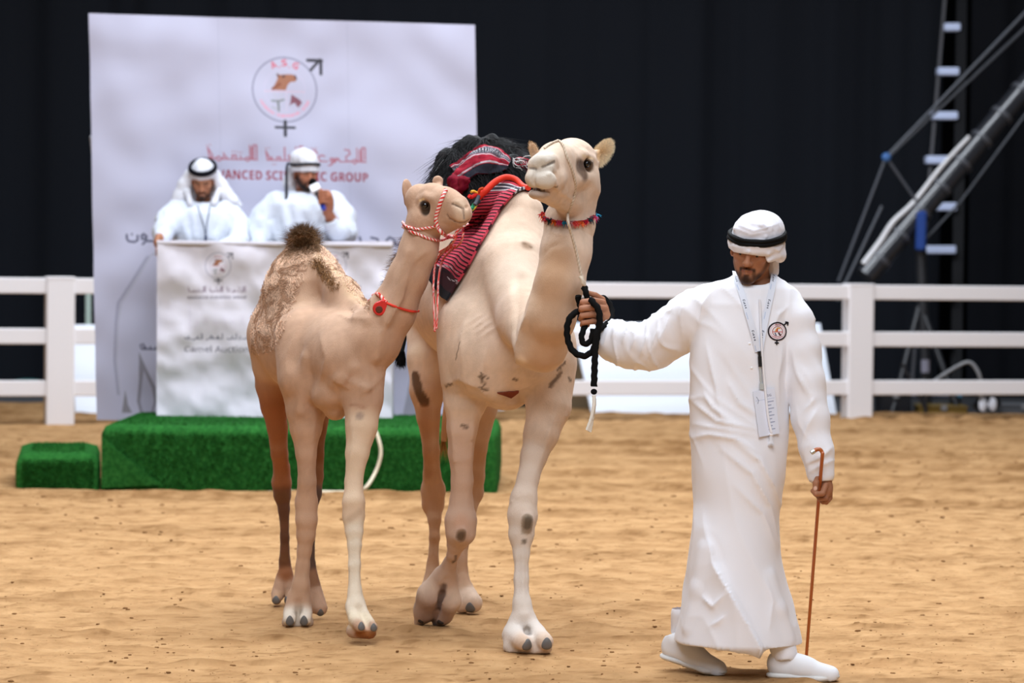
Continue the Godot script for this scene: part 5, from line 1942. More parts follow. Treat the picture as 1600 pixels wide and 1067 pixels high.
		g.col = lin(214 * m, 176 * m, 147 * m)
		g.hair(p + n * 0.003, (flow + n * rng.randf_range(0.1, 0.6)).normalized(), -n * 0.7, rng.randf_range(0.010, 0.018), 0.0016, 2)
	var wo := obj("wool", g.mesh(o), M.hair, t, o)
	wo.set_meta("kind", "stuff")
	g = Geo.new()
	for i in 6000:
		var q := Vector3(rng.randfn(), rng.randfn(), rng.randfn()).normalized()
		var p := P(474, 384, 12.66) + Vector3(q.x * 17, q.y * 22 - 2.0, q.z * 40) * 12.66 / FP
		var out := Vector3(q.x * 0.5 + rng.randf_range(-0.4, 0.4), 0.55 + q.y * 0.5 + rng.randf_range(-0.3, 0.4), q.z * 0.6 + rng.randf_range(-0.3, 0.3))
		if q.y < 0.0:
			out += Vector3(0, q.y * 1.3, 0.3)
		var m := rng.randf_range(0.6, 1.3)
		g.col = lin(112 * m, 84 * m, 58 * m).lerp(lin(176 * m, 138 * m, 102 * m), clampf(-q.y * 1.1, 0.0, 0.8))
		g.hair(p, out.normalized(), Vector3(rng.randf_range(-0.3, 0.3), -0.25, 0.1), rng.randf_range(0.03, 0.085) * (1.0 if q.y > -0.1 else 0.6), 0.0009, 3)
	for i in 2600:
		var y := rng.randf_range(362, 418)
		var w := (y - 362.0) / 56.0
		var p := snap(f, 474 + rng.randf_range(-1, 1) * (13.0 + 24.0 * w), y, 11.9, 0.001)
		if w > 0.45 + 0.5 * rng.randf():
			continue
		var m := rng.randf_range(0.65, 1.25)
		g.col = lin(118 * m, 88 * m, 60 * m).lerp(lin(178 * m, 138 * m, 104 * m), w)
		g.hair(p, Vector3(rng.randf_range(-0.7, 0.7) + (p.x - P(477, 390, 12.6).x) * 6.0, 0.9 - 2.2 * w + rng.randf_range(-0.5, 0.5), 0.7).normalized(), Vector3(rng.randf_range(-0.4, 0.4), -0.5, 0), rng.randf_range(0.018, 0.05), 0.001, 3)
	for i in 900:        # darker locks down the ridge
		var w := rng.randf()
		var p := snap(f, 492 + 30 * w + rng.randf_range(-9, 9), 405 + 42 * w + rng.randf_range(-8, 8), 11.9)
		var m := rng.randf_range(0.7, 1.2)
		g.col = lin(150 * m, 108 * m, 68 * m)
		g.hair(p, Vector3(rng.randf_range(-0.2, 0.5), rng.randf_range(-0.3, 0.6), 0.5).normalized(), Vector3(0, -0.6, 0), rng.randf_range(0.012, 0.026), 0.0011, 2)
	var tu := obj("hump_tuft", g.mesh(o), M.hair, t, o)
	tu.set_meta("kind", "stuff")
	tu.set_meta("label", "dark brown tuft on the hump")
	g = Geo.new()
	for i in 700:
		var w := rng.randf()
		var p := P(lerpf(632, 586, w) + sin(w * 9.0) * 3.0 + rng.randf_range(0, 8), lerpf(372, 482, w), 12.16 + rng.randf_range(-0.02, 0.03))
		if w > 0.42 and w < 0.6 and rng.randf() < 0.7:
			continue
		var m := rng.randf_range(0.6, 1.15)
		g.col = lin(146 * m, 112 * m, 78 * m) if w < 0.5 else lin(96 * m, 76 * m, 60 * m)
		g.hair(p, Vector3(-0.9, rng.randf_range(-0.2, 0.6), rng.randf_range(-0.4, 0.2)).normalized(), Vector3(0, -0.2, 0), rng.randf_range(0.02, 0.055) * (1.0 if w < 0.5 else 0.6), 0.0009, 2)
	var ma := obj("mane", g.mesh(o), M.hair, t, o)
	ma.set_meta("kind", "stuff")

# ------------------------------------------------------------------ what the camels wear
var saddle_f: Field

func onto(pts: Array, fs: Array, d0: float, lift: float) -> Array:     # pixels laid on the nearest of the fields
	var out := []
	for q in pts:
		var best := Vector3.ZERO
		var near := 1e9
		for f in fs:
			var a := P(q[0], q[1], d0)
			var dir := (a - cam_o).normalized()
			var tt: float = f.hit(a, dir, 2.4)
			if tt >= 0.0 and tt < near:
				near = tt
				var n: Vector3 = f.grad(a + dir * tt)
				best = a + dir * tt + n * (lift + relief(f, a + dir * tt, n))
		if near > 1e8:
			best = P(q[0], q[1], q[2] if q.size() > 2 else d0 + 0.8)
		out.append(best)
	return out

func onto_d(pts: Array, fs: Array, d0: float, lift: float) -> Array:     # the same, but no deeper than each point's own depth (it bridges a gap there)
	var out := onto(pts, fs, d0, lift)
	for i in pts.size():
		if pts[i].size() > 2 and dep(out[i]) > pts[i][2]:
			out[i] = P(pts[i][0], pts[i][1], pts[i][2])
	return out

func grid_on(rows: Array, nr: int, nc: int, fs: Array, d0: float, lift: float) -> Array:   # rows of pixels, refined, then laid on
	var out := []
	for r in nr:
		var u := float(r) / (nr - 1) * (rows.size() - 1)
		var i := mini(int(u), rows.size() - 2)
		var tr := u - i
		var line := []
		for k in nc:
			var w: float = float(k) / (nc - 1) * (rows[0].size() - 1)
			var j := mini(int(w), rows[0].size() - 2)
			var tk: float = w - j
			var q := []
			for c in rows[0][0].size():
				var rr := []
				for s in 4:
					var row: Array = rows[clampi(i - 1 + s, 0, rows.size() - 1)]
					rr.append(cubic_interpolate(row[j][c], row[j + 1][c], row[maxi(j - 1, 0)][c], row[mini(j + 2, row.size() - 1)][c], tk))
				q.append(cubic_interpolate(rr[1], rr[2], rr[0], rr[3], tr))
			line.append(q)
		out.append(onto_d(line, fs, d0, lift))
	return out

func calm(g: Array, times: int) -> Array:     # smooths a grid so that it hangs like cloth
	for n in times:
		var h := []
		for r in g.size():
			var row := []
			for k in g[0].size():
				var s := Vector3.ZERO
				var m := 0.0
				for q in [[0, 0, 2.0], [1, 0, 1.0], [-1, 0, 1.0], [0, 1, 1.0], [0, -1, 1.0]]:
					var rr: int = clampi(r + q[0], 0, g.size() - 1)
					var kk: int = clampi(k + q[1], 0, g[0].size() - 1)
					s += g[rr][kk] * q[2]
					m += q[2]
				row.append(s / m)
			h.append(row)
		g = h
	return g

func tack() -> void:
	var rng := RandomNumberGenerator.new()
	rng.seed = 21
	var hairm: StandardMaterial3D = M.hair
	# ---- shaggy black fleece round the hump
	var o := P(750, 300, 12.75)
	var t := thing("saddle_fleece", "shaggy black fleece piled over the larger camel's hump", "saddle pad", o)
	var f := Field.new(Vector3(P(655, 260, 13.3).x, P(750, 350, 12.5).y, -13.55), Vector3(P(850, 260, 12.4).x, P(750, 200, 12.9).y, -12.15), 0.012)
	bones(f, [[698, 288, 12.85, 24], [708, 262, 12.9, 26], [738, 243, 12.98, 27], [770, 240, 12.98, 25], [800, 253, 12.9, 23], [822, 272, 12.75, 20]], 0.03)
	bones(f, [[735, 300, 12.62, 34], [765, 276, 12.66, 36], [800, 270, 12.66, 26]], 0.05)
	bones(f, [[716, 310, 12.72, 26], [735, 318, 12.55, 20], [750, 318, 12.46, 12]], 0.03)
	bones(f, [[792, 272, 12.62, 14], [815, 272, 12.6, 14]], 0.03)
	saddle_f = f
	var fm := vmat(0.75, 0.3)
	part_of(t, "fleece", f, fm, lin(20, 19, 19), [], 0.006, 0.2)
	var g := Geo.new()
	for i in 13000:
		var a := P(rng.randf_range(660, 846), rng.randf_range(205, 340), 12.0)
		var dir := (a - cam_o).normalized()
		var tt := f.hit(a, dir, 1.8)
		if tt < 0.0:
			continue
		var p := a + dir * tt
		var n := f.grad(p)
		if rng.randf() < 0.35:       # also on the far side
			p.z = -25.9 - p.z + rng.randf_range(-0.1, 0.1) if p.z > -12.9 else p.z
			if absf(f.at(p)) > 0.06:
				continue
		var flow := (Vector3(0.25 * signf(p.x - P(750, 250, 12.8).x), -1.0, 0.3) + Vector3(rng.randf_range(-0.5, 0.5) + 0.5 * sin(p.x * 31.0 + p.y * 17.0), rng.randf_range(-0.1, 0.4), rng.randf_range(-0.3, 0.3)))
		flow = (flow - n * flow.dot(n)).normalized()
		var m := rng.randf_range(0.5, 1.7)
		g.col = lin(32 * m, 31 * m, 31 * m)
		if p.x < P(706, 250, 12.8).x and rng.randf() < 0.04:
			g.col = lin(150, 150, 146)
		g.hair(p - n * 0.004, (flow + n * rng.randf_range(0.15, 0.6)).normalized(), ((flow - n).normalized() + Vector3(rng.randf_range(-1, 1), rng.randf_range(-0.6, 0.6), 0.3)) * 0.7, rng.randf_range(0.045, 0.1), 0.0017, 4)
	var ho := obj("shag", g.mesh(o), hairm, t, o)
	ho.set_meta("kind", "stuff")
	g = Geo.new()
	for i in 420:
		var m := rng.randf_range(0.5, 1.4)
		g.col = lin(20 * m, 19 * m, 19 * m)
		g.hair(P(rng.randf_range(621, 632), rng.randf_range(548, 560), 13.32 + rng.randf_range(-0.02, 0.02)), Vector3(rng.randf_range(-0.3, 0.3), -1, rng.randf_range(-0.3, 0.3)).normalized(), Vector3.ZERO, rng.randf_range(0.03, 0.06), 0.0026, 2)
	g.col = lin(20, 19, 19)
	g.tube(spl([P(690, 320, 13.0), P(668, 380, 13.3), P(648, 460, 13.42), P(634, 520, 13.36), P(627, 552, 13.32)], 6), 0.008, 0.012, 8)
	obj("hanging_tassel", g.mesh(o), hairm, t, o)

	# ---- folded woven cloth on the fleece
	o = P(750, 262, 12.5)
	t = thing("woven_cloth", "folded red cloth with black and white woven bands on the black fleece", "cloth", o)
	var s := Sheet.new(512, 256, 0, 0, 512, 256, srgb(142, 28, 44))
	var white := Color(0.70, 0.68, 0.69)
	var black := Color(0.13, 0.13, 0.15)
	for k in 64:
		for q in [[42, 1], [118, 1], [186, 1]]:
			s.line([Vector2(k * 8, q[0] + 4), Vector2(k * 8 + 4, q[0] - 4), Vector2(k * 8 + 8, q[0] + 4)], 4.0, white)
	s.poly(PackedVector2Array([Vector2(0, 52), Vector2(512, 52), Vector2(512, 108), Vector2(0, 108)]), Color(0.34, 0.33, 0.36))
	for k in 100:
		s.line([Vector2(k * 5.2, 58 + (k * 7) % 12), Vector2(k * 5.2 + 2, 100 - (k * 5) % 12)], 1.6, white if k % 3 else black)
	for k in 60:
		s.line([Vector2(k * 9, 80), Vector2(k * 9 + 5, 80)], 5.0, black if k % 2 else white)
	s.poly(PackedVector2Array([Vector2(0, 196), Vector2(512, 196), Vector2(512, 256), Vector2(0, 256)]), Color(0.17, 0.17, 0.2))
	var cm := mat(Color.WHITE, 0.85, 0.2)
	cm.albedo_texture = s.tex()
	var rows := [[[702, 263], [722, 247], [745, 232], [766, 233], [784, 244], [797, 256]], [[706, 271], [722, 261], [742, 246], [763, 243], [782, 251], [796, 259]], [[713, 280], [725, 275], [742, 262], [762, 255], [780, 258], [793, 262]], [[719, 291], [733, 284], [747, 276], [764, 273], [779, 271], [790, 267]]]
	g = Geo.new()
	var wg := calm(grid_on(rows, 18, 30, [f], 12.0, 0.026), 2)
	var wn := noise(16.0, 2, 55)
	for r in wg.size():
		for k in wg[r].size():
			wg[r][k] += Vector3(0, 0.5, 0.85) * (wn.get_noise_3dv(wg[r][k] * Vector3(1, 1.6, 1)) * 0.016)
	g.sheet(wg, 0.008, Vector3(0, 0.6, 0.8))
	obj("folded_cloth", g.mesh(o), cm, t, o)
	var pf := Field.new(P(700, 312, 12.7) - Vector3(0, 0, 0.1), P(742, 265, 12.3) + Vector3(0, 0, 0.12), 0.006)
	bones(pf, [[714, 283, 12.52, 7], [720, 290, 12.5, 8.5], [717, 299, 12.5, 5]], 0.02)
	bones(pf, [[722, 284, 12.5, 6], [732, 281, 12.48, 5]], 0.02)
	part_of(t, "gathered_corner", pf, vmat(0.85, 0.2), lin(108, 22, 36), [], 0.008, 0.35)
	g = Geo.new()
	for k in 46:
		var w: Color = [lin(206, 202, 198), lin(176, 34, 58), lin(206, 202, 198), lin(120, 24, 40)][k % 4]
		g.col = w
		var p0: Vector3 = onto([[rng.randf_range(800, 812), rng.randf_range(250, 258)]], [f], 12.0, 0.015)[0]
		var e := [p0]
		for q in 3:
			e.append(e[q] + Vector3(rng.randf_range(-0.004, 0.03), rng.randf_range(-0.03, 0.008), rng.randf_range(0.0, 0.012)))
		g.tube(spl(e, 3), 0.0022, 0.0016, 4)
	obj("fringe", g.mesh(o), vmat(0.85, 0.2), t, o).set_meta("kind", "stuff")

	# ---- orange-red padded roll across the front of the hump
	o = P(790, 285, 12.35)
	t = thing("padded_roll", "bright orange-red padded saddle roll arching over the camel's withers", "saddle roll", o)
	g = Geo.new()
	var way := onto_d([[747, 309, 12.30], [760, 297, 12.30], [774, 284, 12.32], [790, 277, 12.34], [805, 280, 12.33], [816, 290, 12.28], [823, 301, 12.22]], [camel_f], 11.7, 0.022)
	var sp := spl(way, 10)
	g.tube(sp, 0.0145, 0.0115, 14)
	obj("roll", g.mesh(o), mat(srgb(214, 54, 32), 0.6, 0.3), t, o)
	g = Geo.new()
	for q in [[[745, 303], [737, 308], [733, 306], lin(206, 40, 36), 0.009], [[746, 302], [740, 299], [736, 300], lin(220, 160, 50), 0.006], [[748, 306], [745, 314], [742, 320], lin(88, 92, 100), 0.009], [[742, 319], [739, 324], [736, 327], lin(40, 140, 96), 0.010], [[745, 313], [744, 322], [738, 329], lin(214, 196, 70), 0.004], [[748, 301], [750, 296], [755, 294], lin(206, 80, 40), 0.006]]:
		g.col = q[3]
		var e := [P(q[0][0], q[0][1], 12.29), P(q[1][0], q[1][1], 12.28), P(q[2][0], q[2][1], 12.27)]
		g.tube(spl(e, 5), q[4], q[4], 7)
	obj("knotted_ribbons", g.mesh(o), vmat(0.7, 0.3), t, o)

	# ---- striped band over the shoulder
	o = P(740, 370, 12.3)
	t = thing("striped_band", "long red and black striped saddle cloth hanging over the camel's shoulder", "saddle cloth", o)
	s = Sheet.new(128, 768, 0, 0, 128, 768, srgb(52, 26, 30))
	for k in 27:
		var y := 112.0 + k * 20.0
		s.line([Vector2(0, y), Vector2(128, y + 1.0)], 12.0, Color(0.72, 0.25, 0.31))
		s.line([Vector2(0, y + 3.0), Vector2(128, y + 4.0)], 1.4, Color(0.84, 0.4, 0.44))
	s.line([Vector2(0, 14), Vector2(128, 14)], 30, Color(0.75, 0.26, 0.32))
	for q in [[36, 8, 0], [50, 12, 1], [66, 8, 0], [82, 14, 1], [98, 8, 0]]:
		s.line([Vector2(0, q[0]), Vector2(128, q[0])], q[1], Color(0.8, 0.78, 0.78) if q[2] == 0 else Color(0.25, 0.25, 0.28))
	for k in 40:
		s.line([Vector2((k * 37) % 128, 610 + (k * 13) % 60), Vector2((k * 37) % 128 + 14, 606 + (k * 13) % 60)], 2.4, Color(0.78, 0.74, 0.74) if k % 2 else Color(0.12, 0.1, 0.12))
	s.poly(PackedVector2Array([Vector2(0, 716), Vector2(128, 716), Vector2(128, 768), Vector2(0, 768)]), Color(0.09, 0.09, 0.1))
	cm = mat(Color.WHITE, 0.85, 0.2)
	cm.albedo_texture = s.tex()
	rows = [[[786, 283, 12.36], [805, 286, 12.32], [823, 300, 12.24]], [[763, 301, 12.34], [787, 300, 12.32], [808, 306, 12.3]], [[743, 326, 12.36], [767, 324, 12.34], [789, 328, 12.4]], [[726, 354, 12.42], [750, 354, 12.5], [772, 357, 12.6]], [[711, 380, 12.6], [735, 380, 12.6], [756, 385, 12.7]], [[697, 402, 13.0], [720, 408, 13.0], [739, 417, 13.0]], [[685, 421, 13.0], [704, 432, 13.0], [721, 446, 13.0]], [[674, 438, 13.0], [688, 456, 13.0], [702, 476, 13.0]]]
	g = Geo.new()
	g.sheet(calm(grid_on(rows, 46, 12, [camel_f], 11.7, 0.02), 2), 0.010, Vector3(-0.4, 0.3, 0.9))
	obj("band", g.mesh(o), cm, t, o)
	g = Geo.new()
	rows = [[[707, 376], [722, 384]], [[692, 398], [708, 410]], [[676, 418], [694, 434]], [[671, 432], [690, 446]]]
	g.sheet(calm(grid_on(rows, 16, 8, [camel_f], 11.7, 0.004), 2), 0.008, Vector3(-0.4, 0.3, 0.9))
	obj("lower_flap", g.mesh(o), mat(srgb(24, 22, 24), 0.85, 0.2), t, o)
	# ---- girth showing under the breast
	o = P(790, 610, 11.95)
	t = thing("girth", "narrow red girth strap showing under the larger camel's breast", "girth", o)
	g = Geo.new()
	g.sheet([onto([[777, 612], [786, 612], [794, 611], [803, 610], [810, 608]], [camel_f], 11.4, 0.004), onto([[778, 613.5], [787, 617], [797, 620], [804, 615], [810, 610]], [camel_f], 11.4, 0.006)], 0.006, Vector3(0, 0, 1))
	obj("strap", g.mesh(o), mat(srgb(124, 64, 46), 0.85, 0.15), t, o)

	# ---- adult's white nose cord
	o = P(888, 340, 11.25)
	t = thing("nose_cord", "white twisted cord running over the larger camel's nose down to the lead rope", "halter cord", o)
	g = Geo.new()
	g.col = lin(206, 190, 170)
	way = onto([[873, 221.5], [879, 228], [885, 246], [892, 264], [897.5, 284], [896.5, 302], [892, 319], [887, 333]], [camel_h], 10.9, 0.004)
	var w2 := onto([[869, 222], [860, 226], [851, 233]], [camel_h], 10.9, 0.003)
	w2.reverse()
	g.tube(spl(w2 + way, 10), 0.0048, 0.005, 9, 2, 0.014, lin(176, 156, 134), true)
	way = [way[7], P(887.5, 346, 11.22), P(893, 366, 11.24), P(901, 396, 11.27), P(907, 424, 11.28), P(911, 438, 11.28), P(913.5, 449, 11.28)]
	g.tube(spl(way, 14), 0.0058, 0.0058, 9, 2, 0.016, lin(182, 164, 144), true)
	for k in 3:
		g.tube(spl([P(906 + k * 2, 432, 11.27), P(910, 438 + k * 2, 11.262), P(914, 442 + k * 2, 11.275)], 5), 0.006, 0.006, 7)
	obj("cord", g.mesh(o), vmat(0.8, 0.2), t, o)
	# ---- coloured collar
	o = P(890, 345, 11.3)
	t = thing("collar", "bright tasselled collar of red, orange and teal wool round the neck", "collar", o)
	g = Geo.new()
	way = onto([[851, 339], [860, 344], [872, 347], [886, 348], [900, 348], [914, 346], [924, 340]], [camel_h, camel_f], 10.9, 0.006)
	way.append(P(930, 335, 11.55))
	way.push_front(P(847, 332, 11.5))
	sp = spl(way, 9)
	g.col = lin(150, 44, 52)
	g.tube(sp, 0.0065, 0.0065, 9, 2, 0.03, lin(60, 62, 70), true)
	obj("band", g.mesh(o), vmat(0.85, 0.2), t, o)
	g = Geo.new()
	var pal := [lin(214, 76, 72), lin(222, 98, 46), lin(196, 40, 60), lin(40, 62, 66), lin(220, 104, 40), lin(206, 62, 104), lin(44, 150, 190), lin(196, 130, 130)]
	for k in 15:
		var q: Vector3 = sp[clampi(4 + k * 5, 0, sp.size() - 1)]
		var cc: Color = pal[k % 8] if k < 12 else pal[[5, 6, 6][k - 12]]
		g = Geo.new()
		for j in 30:
			var m := rng.randf_range(0.7, 1.2)
			g.col = Color(cc.r * m, cc.g * m, cc.b * m)
			g.hair(q + Vector3(rng.randf_range(-0.008, 0.008), 0.0, 0.006), Vector3(rng.randf_range(-0.8, 0.8), rng.randf_range(-1.2, 0.6), rng.randf_range(0.0, 0.9)).normalized(), Vector3(0, -0.3, 0), rng.randf_range(0.010, 0.022), 0.003, 2)
		obj("wool_tassel", g.mesh(o), hairm, t, o)

	# ---- calf's braided halter
	o = P(690, 355, 11.9)
	t = thing("halter", "red and white braided halter on the calf with loose hanging cords", "halter", o)
	var red := lin(212, 50, 44)
	var wh := lin(236, 222, 214)
	var fs := [calf_h, calf_f]
	for q in [[[[697, 297], [692, 308], [687, 322], [682, 340], [684, 354], [692, 364], [703, 369.5], [713, 370]], 0.0082], [[[630, 350], [641, 355], [652, 358], [664, 356.5], [676, 354.5], [684, 352]], 0.0055], [[[629, 354], [640, 361], [655, 367], [670, 373], [686, 375.5], [700, 371.5], [711, 369]], 0.0055], [[[629, 347], [635, 353], [643, 357]], 0.0055], [[[711, 368], [717, 358], [724, 352.5], [731, 350]], 0.0055]]:
		g = Geo.new()
		g.col = red
		g.tube(spl(onto(q[0], fs, 11.5, 0.003), 14), q[1], q[1], 9, 2, 0.016, wh, true)
		obj("braid", g.mesh(o), vmat(0.75, 0.25), t, o)
	g = Geo.new()
	g.col = red
	for q in [[[713, 369], [709, 378], [706, 384], [712, 390], [718, 384], [722, 374], [724, 362]], [[706, 384], [700, 395], [696, 408], [693, 425], [693, 450], [692.5, 480], [694, 518]], [[713, 388], [709, 400], [703, 420], [700, 445], [697, 480], [696, 514]], [[707, 382], [700, 392], [691, 404], [689, 410], [694, 412], [701, 402], [707, 390]], [[716, 358], [712, 366], [711, 376]]]:
		var e := []
		var c0 := onto(q, [camel_f], 11.7, 0.048)
		for k in q.size():
			var head := P(q[k][0], q[k][1], 11.92)
			e.append(head.lerp(c0[k], smoothstep(372.0, 420.0, q[k][1])))
		g.tube(spl(e, 10), 0.005, 0.0045, 7, 2, 0.02, lin(214, 172, 160), true)
	obj("loose_cords", g.mesh(o), vmat(0.75, 0.25), t, o)
	# ---- calf's neck cord and tag
	o = P(600, 478, 11.9)
	t = thing("neck_cord", "thin red cord with a leaf-shaped red tag round the calf's neck", "cord", o)
	g = Geo.new()
	g.col = lin(216, 66, 52)
	var back := [P(640, 484, 12.32), P(600, 468, 12.3), P(586, 466, 12.18)]
	way = onto([[591, 460], [596, 464], [600, 469], [605, 474]], [calf_f], 11.5, 0.003)
	g.tube(spl([P(583, 462, 12.18)] + way, 10), 0.0075, 0.0085, 9, 2, 0.03, lin(240, 200, 190), true)
	way = onto([[605, 474], [615, 478], [625, 481.5], [637, 485], [647, 486.5]], [calf_f], 11.5, 0.003)
	way.append(P(654, 486, 12.16))
	g.tube(spl(way, 10), 0.005, 0.005, 8)
	g.tube(spl(back, 6), 0.005, 0.005, 6)
	obj("cord", g.mesh(o), vmat(0.75, 0.25), t, o)
	g = Geo.new()
	g.ball(P(580, 470, 12.15), Vector3(0.014, 0.009, 0.01))
	obj("knot", g.mesh(o), mat(srgb(206, 66, 58), 0.7), t, o)
	g = Geo.new()
	g.col = lin(206, 44, 34)
	var cpt: Vector3 = onto([[596, 483]], [calf_f], 11.5, 0.012)[0]
	var ring := []
	for k in 25:
		var a := TAU * k / 24
		var rr := 0.029 * (1.0 + 0.5 * pow(maxf(0.0, cos(a - 0.7)), 6.0))
		ring.append(cpt + Vector3(sin(a) * rr, cos(a) * rr, 0.0))
	for s2 in [1.0, -1.0]:
		var base := g.v.size()
		g.vert(cpt + Vector3(0, 0, 0.007 * s2), Vector3(0, 0, s2))
		for k in 25:
			g.vert(cpt + (ring[k] - cpt) * 0.8 + Vector3(0, 0, 0.006 * s2), Vector3(0, 0, s2))
			g.vert(ring[k], (ring[k] - cpt).normalized())
		for k in 24:
			var i := base + 1 + k * 2
			g.tri(base, i, i + 2)
			g.tri(i, i + 1, i + 3)
			g.tri(i, i + 3, i + 2)
	obj("tag", g.mesh(o), vmat(0.45, 0.4), t, o)
	g = Geo.new()
	g.lathe(Transform3D(Basis(Vector3.RIGHT, PI / 2), cpt + Vector3(-0.002, -0.004, 0.006)), [[0.0, 0.004], [0.012, 0.004], [0.0145, 0.0025], [0.0145, 0.0]], 18)
	var ts := mat(srgb(96, 52, 36), 0.6, 0.3)
	obj("tag_boss", g.mesh(o), ts, t, o)

# ------------------------------------------------------------------ people
# a head in its own axes (x to the picture's right when it faces us, y up, z out of the face), set at T; returns its field
func head_field(T: Transform3D, cell: float, neck_to: Vector3, lean := 1.0) -> Field:
	var r := 0.15
	var lo := T.origin - Vector3(r, r + 0.03, r)
	var hi := T.origin + Vector3(r, r, r)
	lo = lo.min(neck_to - Vector3(0.06, 0.0, 0.06))
	var f := Field.new(lo, hi, cell)
	var B := T.basis
	f.ell(T * Vector3(0, 0.04, -0.018), Vector3(0.073, 0.085, 0.093), B, 0.02)
	f.ell(T * Vector3(0, -0.028, 0.028), Vector3(0.0585 * lean, 0.082, 0.06), B, 0.03)
	for s in [-1.0, 1.0]:
		f.cap(T * Vector3(s * 0.043, -0.052, 0.005), T * Vector3(s * 0.012, -0.094, 0.062), 0.022 * lean, 0.019, 0.03)
		f.ell(T * Vector3(s * 0.041, -0.018, 0.06), Vector3(0.02, 0.016, 0.02), B, 0.02)
		f.cap(T * Vector3(s * 0.046, 0.018, 0.068), T * Vector3(s * 0.012, 0.015, 0.086), 0.009, 0.009, 0.014)
		f.ell(T * Vector3(s * 0.031, 0.0, 0.093), Vector3(0.017, 0.0105, 0.013), B, 0.012, true)
		f.cap(T * Vector3(s * 0.018, 0.0032, 0.0842), T * Vector3(s * 0.044, 0.0022, 0.0752), 0.0054, 0.0054, 0.004)
		f.cap(T * Vector3(s * 0.018, -0.007, 0.082), T * Vector3(s * 0.043, -0.006, 0.073), 0.004, 0.004, 0.006)
		f.ell(T * Vector3(s * 0.0125, -0.037, 0.094), Vector3(0.0085, 0.008, 0.0105), B, 0.006)
		f.ell(T * Vector3(s * 0.076, -0.012, -0.012), Vector3(0.009, 0.031, 0.019), B * Basis(Vector3.UP, s * 0.35), 0.008)
		f.ell(T * Vector3(s * 0.083, -0.008, -0.006), Vector3(0.005, 0.018, 0.009), B * Basis(Vector3.UP, s * 0.35), 0.005, true)
	f.cap(T * Vector3(0, 0.008, 0.086), T * Vector3(0, -0.03, 0.106), 0.0085, 0.0105, 0.012)
	f.ell(T * Vector3(0, -0.034, 0.108), Vector3(0.0115, 0.0095, 0.0105), B, 0.008)
	for s in [-1.0, 1.0]:
		f.ell(T * Vector3(s * 0.006, -0.0435, 0.103), Vector3(0.0032, 0.003, 0.005), B, 0.003, true)
		f.cap(T * Vector3(0, -0.0595, 0.0935), T * Vector3(s * 0.023, -0.0655, 0.079), 0.0062, 0.004, 0.006)
		f.cap(T * Vector3(0, -0.0725, 0.091), T * Vector3(s * 0.021, -0.068, 0.079), 0.0068, 0.004, 0.006)
		f.cap(T * Vector3(0, -0.0658, 0.1), T * Vector3(s * 0.024, -0.0668, 0.084), 0.0026, 0.0016, 0.003, Vector3.ZERO, 1.0, true)
	f.ell(T * Vector3(0, -0.1, 0.072), Vector3(0.02, 0.016, 0.016), B, 0.02)
	f.cap(T * Vector3(0, -0.05, -0.022), neck_to, 0.054, 0.052, 0.03)
	return f

func face_brushes(b: Array, T: Transform3D, hair: Color, full: float, lips: Color, shade := 0.9) -> void:
	for s in [-1.0, 1.0]:
		b.append([T * Vector3(s * 0.062, -0.035, 0.02), T * Vector3(s * 0.035, -0.088, 0.055), 0.03 * full, hair, shade * 0.85, 0.7])
		b.append([T * Vector3(s * 0.035, -0.092, 0.058), T * Vector3(0, -0.105, 0.085), 0.028, hair, shade, 0.6])
		b.append([T * Vector3(s * 0.003, -0.051, 0.1), T * Vector3(s * 0.026, -0.061, 0.083), 0.0105, hair, shade, 0.6])
		b.append([T * Vector3(s * 0.027, -0.063, 0.082), T * Vector3(s * 0.024, -0.092, 0.075), 0.013, hair, shade * 0.8, 0.7])
		b.append([T * Vector3(s * 0.013, 0.0155, 0.094), T * Vector3(s * 0.046, 0.0175, 0.076), 0.0075, hair, 0.9, 0.5])
		b.append([T * Vector3(s * 0.018, 0.0015, 0.088), T * Vector3(s * 0.044, 0.001, 0.078), 0.006, hair, 0.55, 0.8])
	b.append([T * Vector3(-0.018, -0.066, 0.09), T * Vector3(0.018, -0.066, 0.09), 0.009, lips, 0.75, 0.6])
	b.append([T * Vector3(0, -0.083, 0.09), T * Vector3(0, -0.1, 0.09), 0.014, hair, shade, 0.6])

func face_eyes(t: Node3D, T: Transform3D) -> void:
	var w := mat(srgb(128, 116, 108), 0.2, 0.5)
	var d := mat(srgb(30, 20, 14), 0.1, 0.5)
	for s in [-1.0, 1.0]:
		var g := Geo.new()
		g.ball(T * Vector3(s * 0.031, -0.001, 0.0725), Vector3(0.0115, 0.0115, 0.0115), T.basis, 14, 10)
		var e := obj("eye", g.mesh(t.position), w, t, t.position)
		g = Geo.new()
		g.ball(T * Vector3(s * 0.031 - 0.0005, -0.005, 0.0790), Vector3(0.0058, 0.0058, 0.0058), T.basis, 12, 8)
		var i := MeshInstance3D.new()
		i.name = "iris"
		i.mesh = g.mesh(t.position)
		i.material_override = d
		e.add_child(i, true)

func finger(f: Field, pts: Array, r: float, tip := 0.8) -> void:     # [x, y, d] knuckles; r in metres
	for i in pts.size() - 1:
		f.cap(P(pts[i][0], pts[i][1], pts[i][2]), P(pts[i + 1][0], pts[i + 1][1], pts[i + 1][2]), r * lerpf(1.0, tip, float(i) / (pts.size() - 1)), r * lerpf(1.0, tip, float(i + 1) / (pts.size() - 1)), 0.0025)

func rows_of(list: Array) -> Array:       # [py, x left, x right, depth, half depth in metres] -> Field.stack rows
	var out := []
	for q in list:
		var p := P((q[1] + q[2]) * 0.5, q[0], q[3])
		out.append([p.y, p.x, p.z, (q[2] - q[1]) * 0.5 * q[3] / FP, q[4]])
	return out

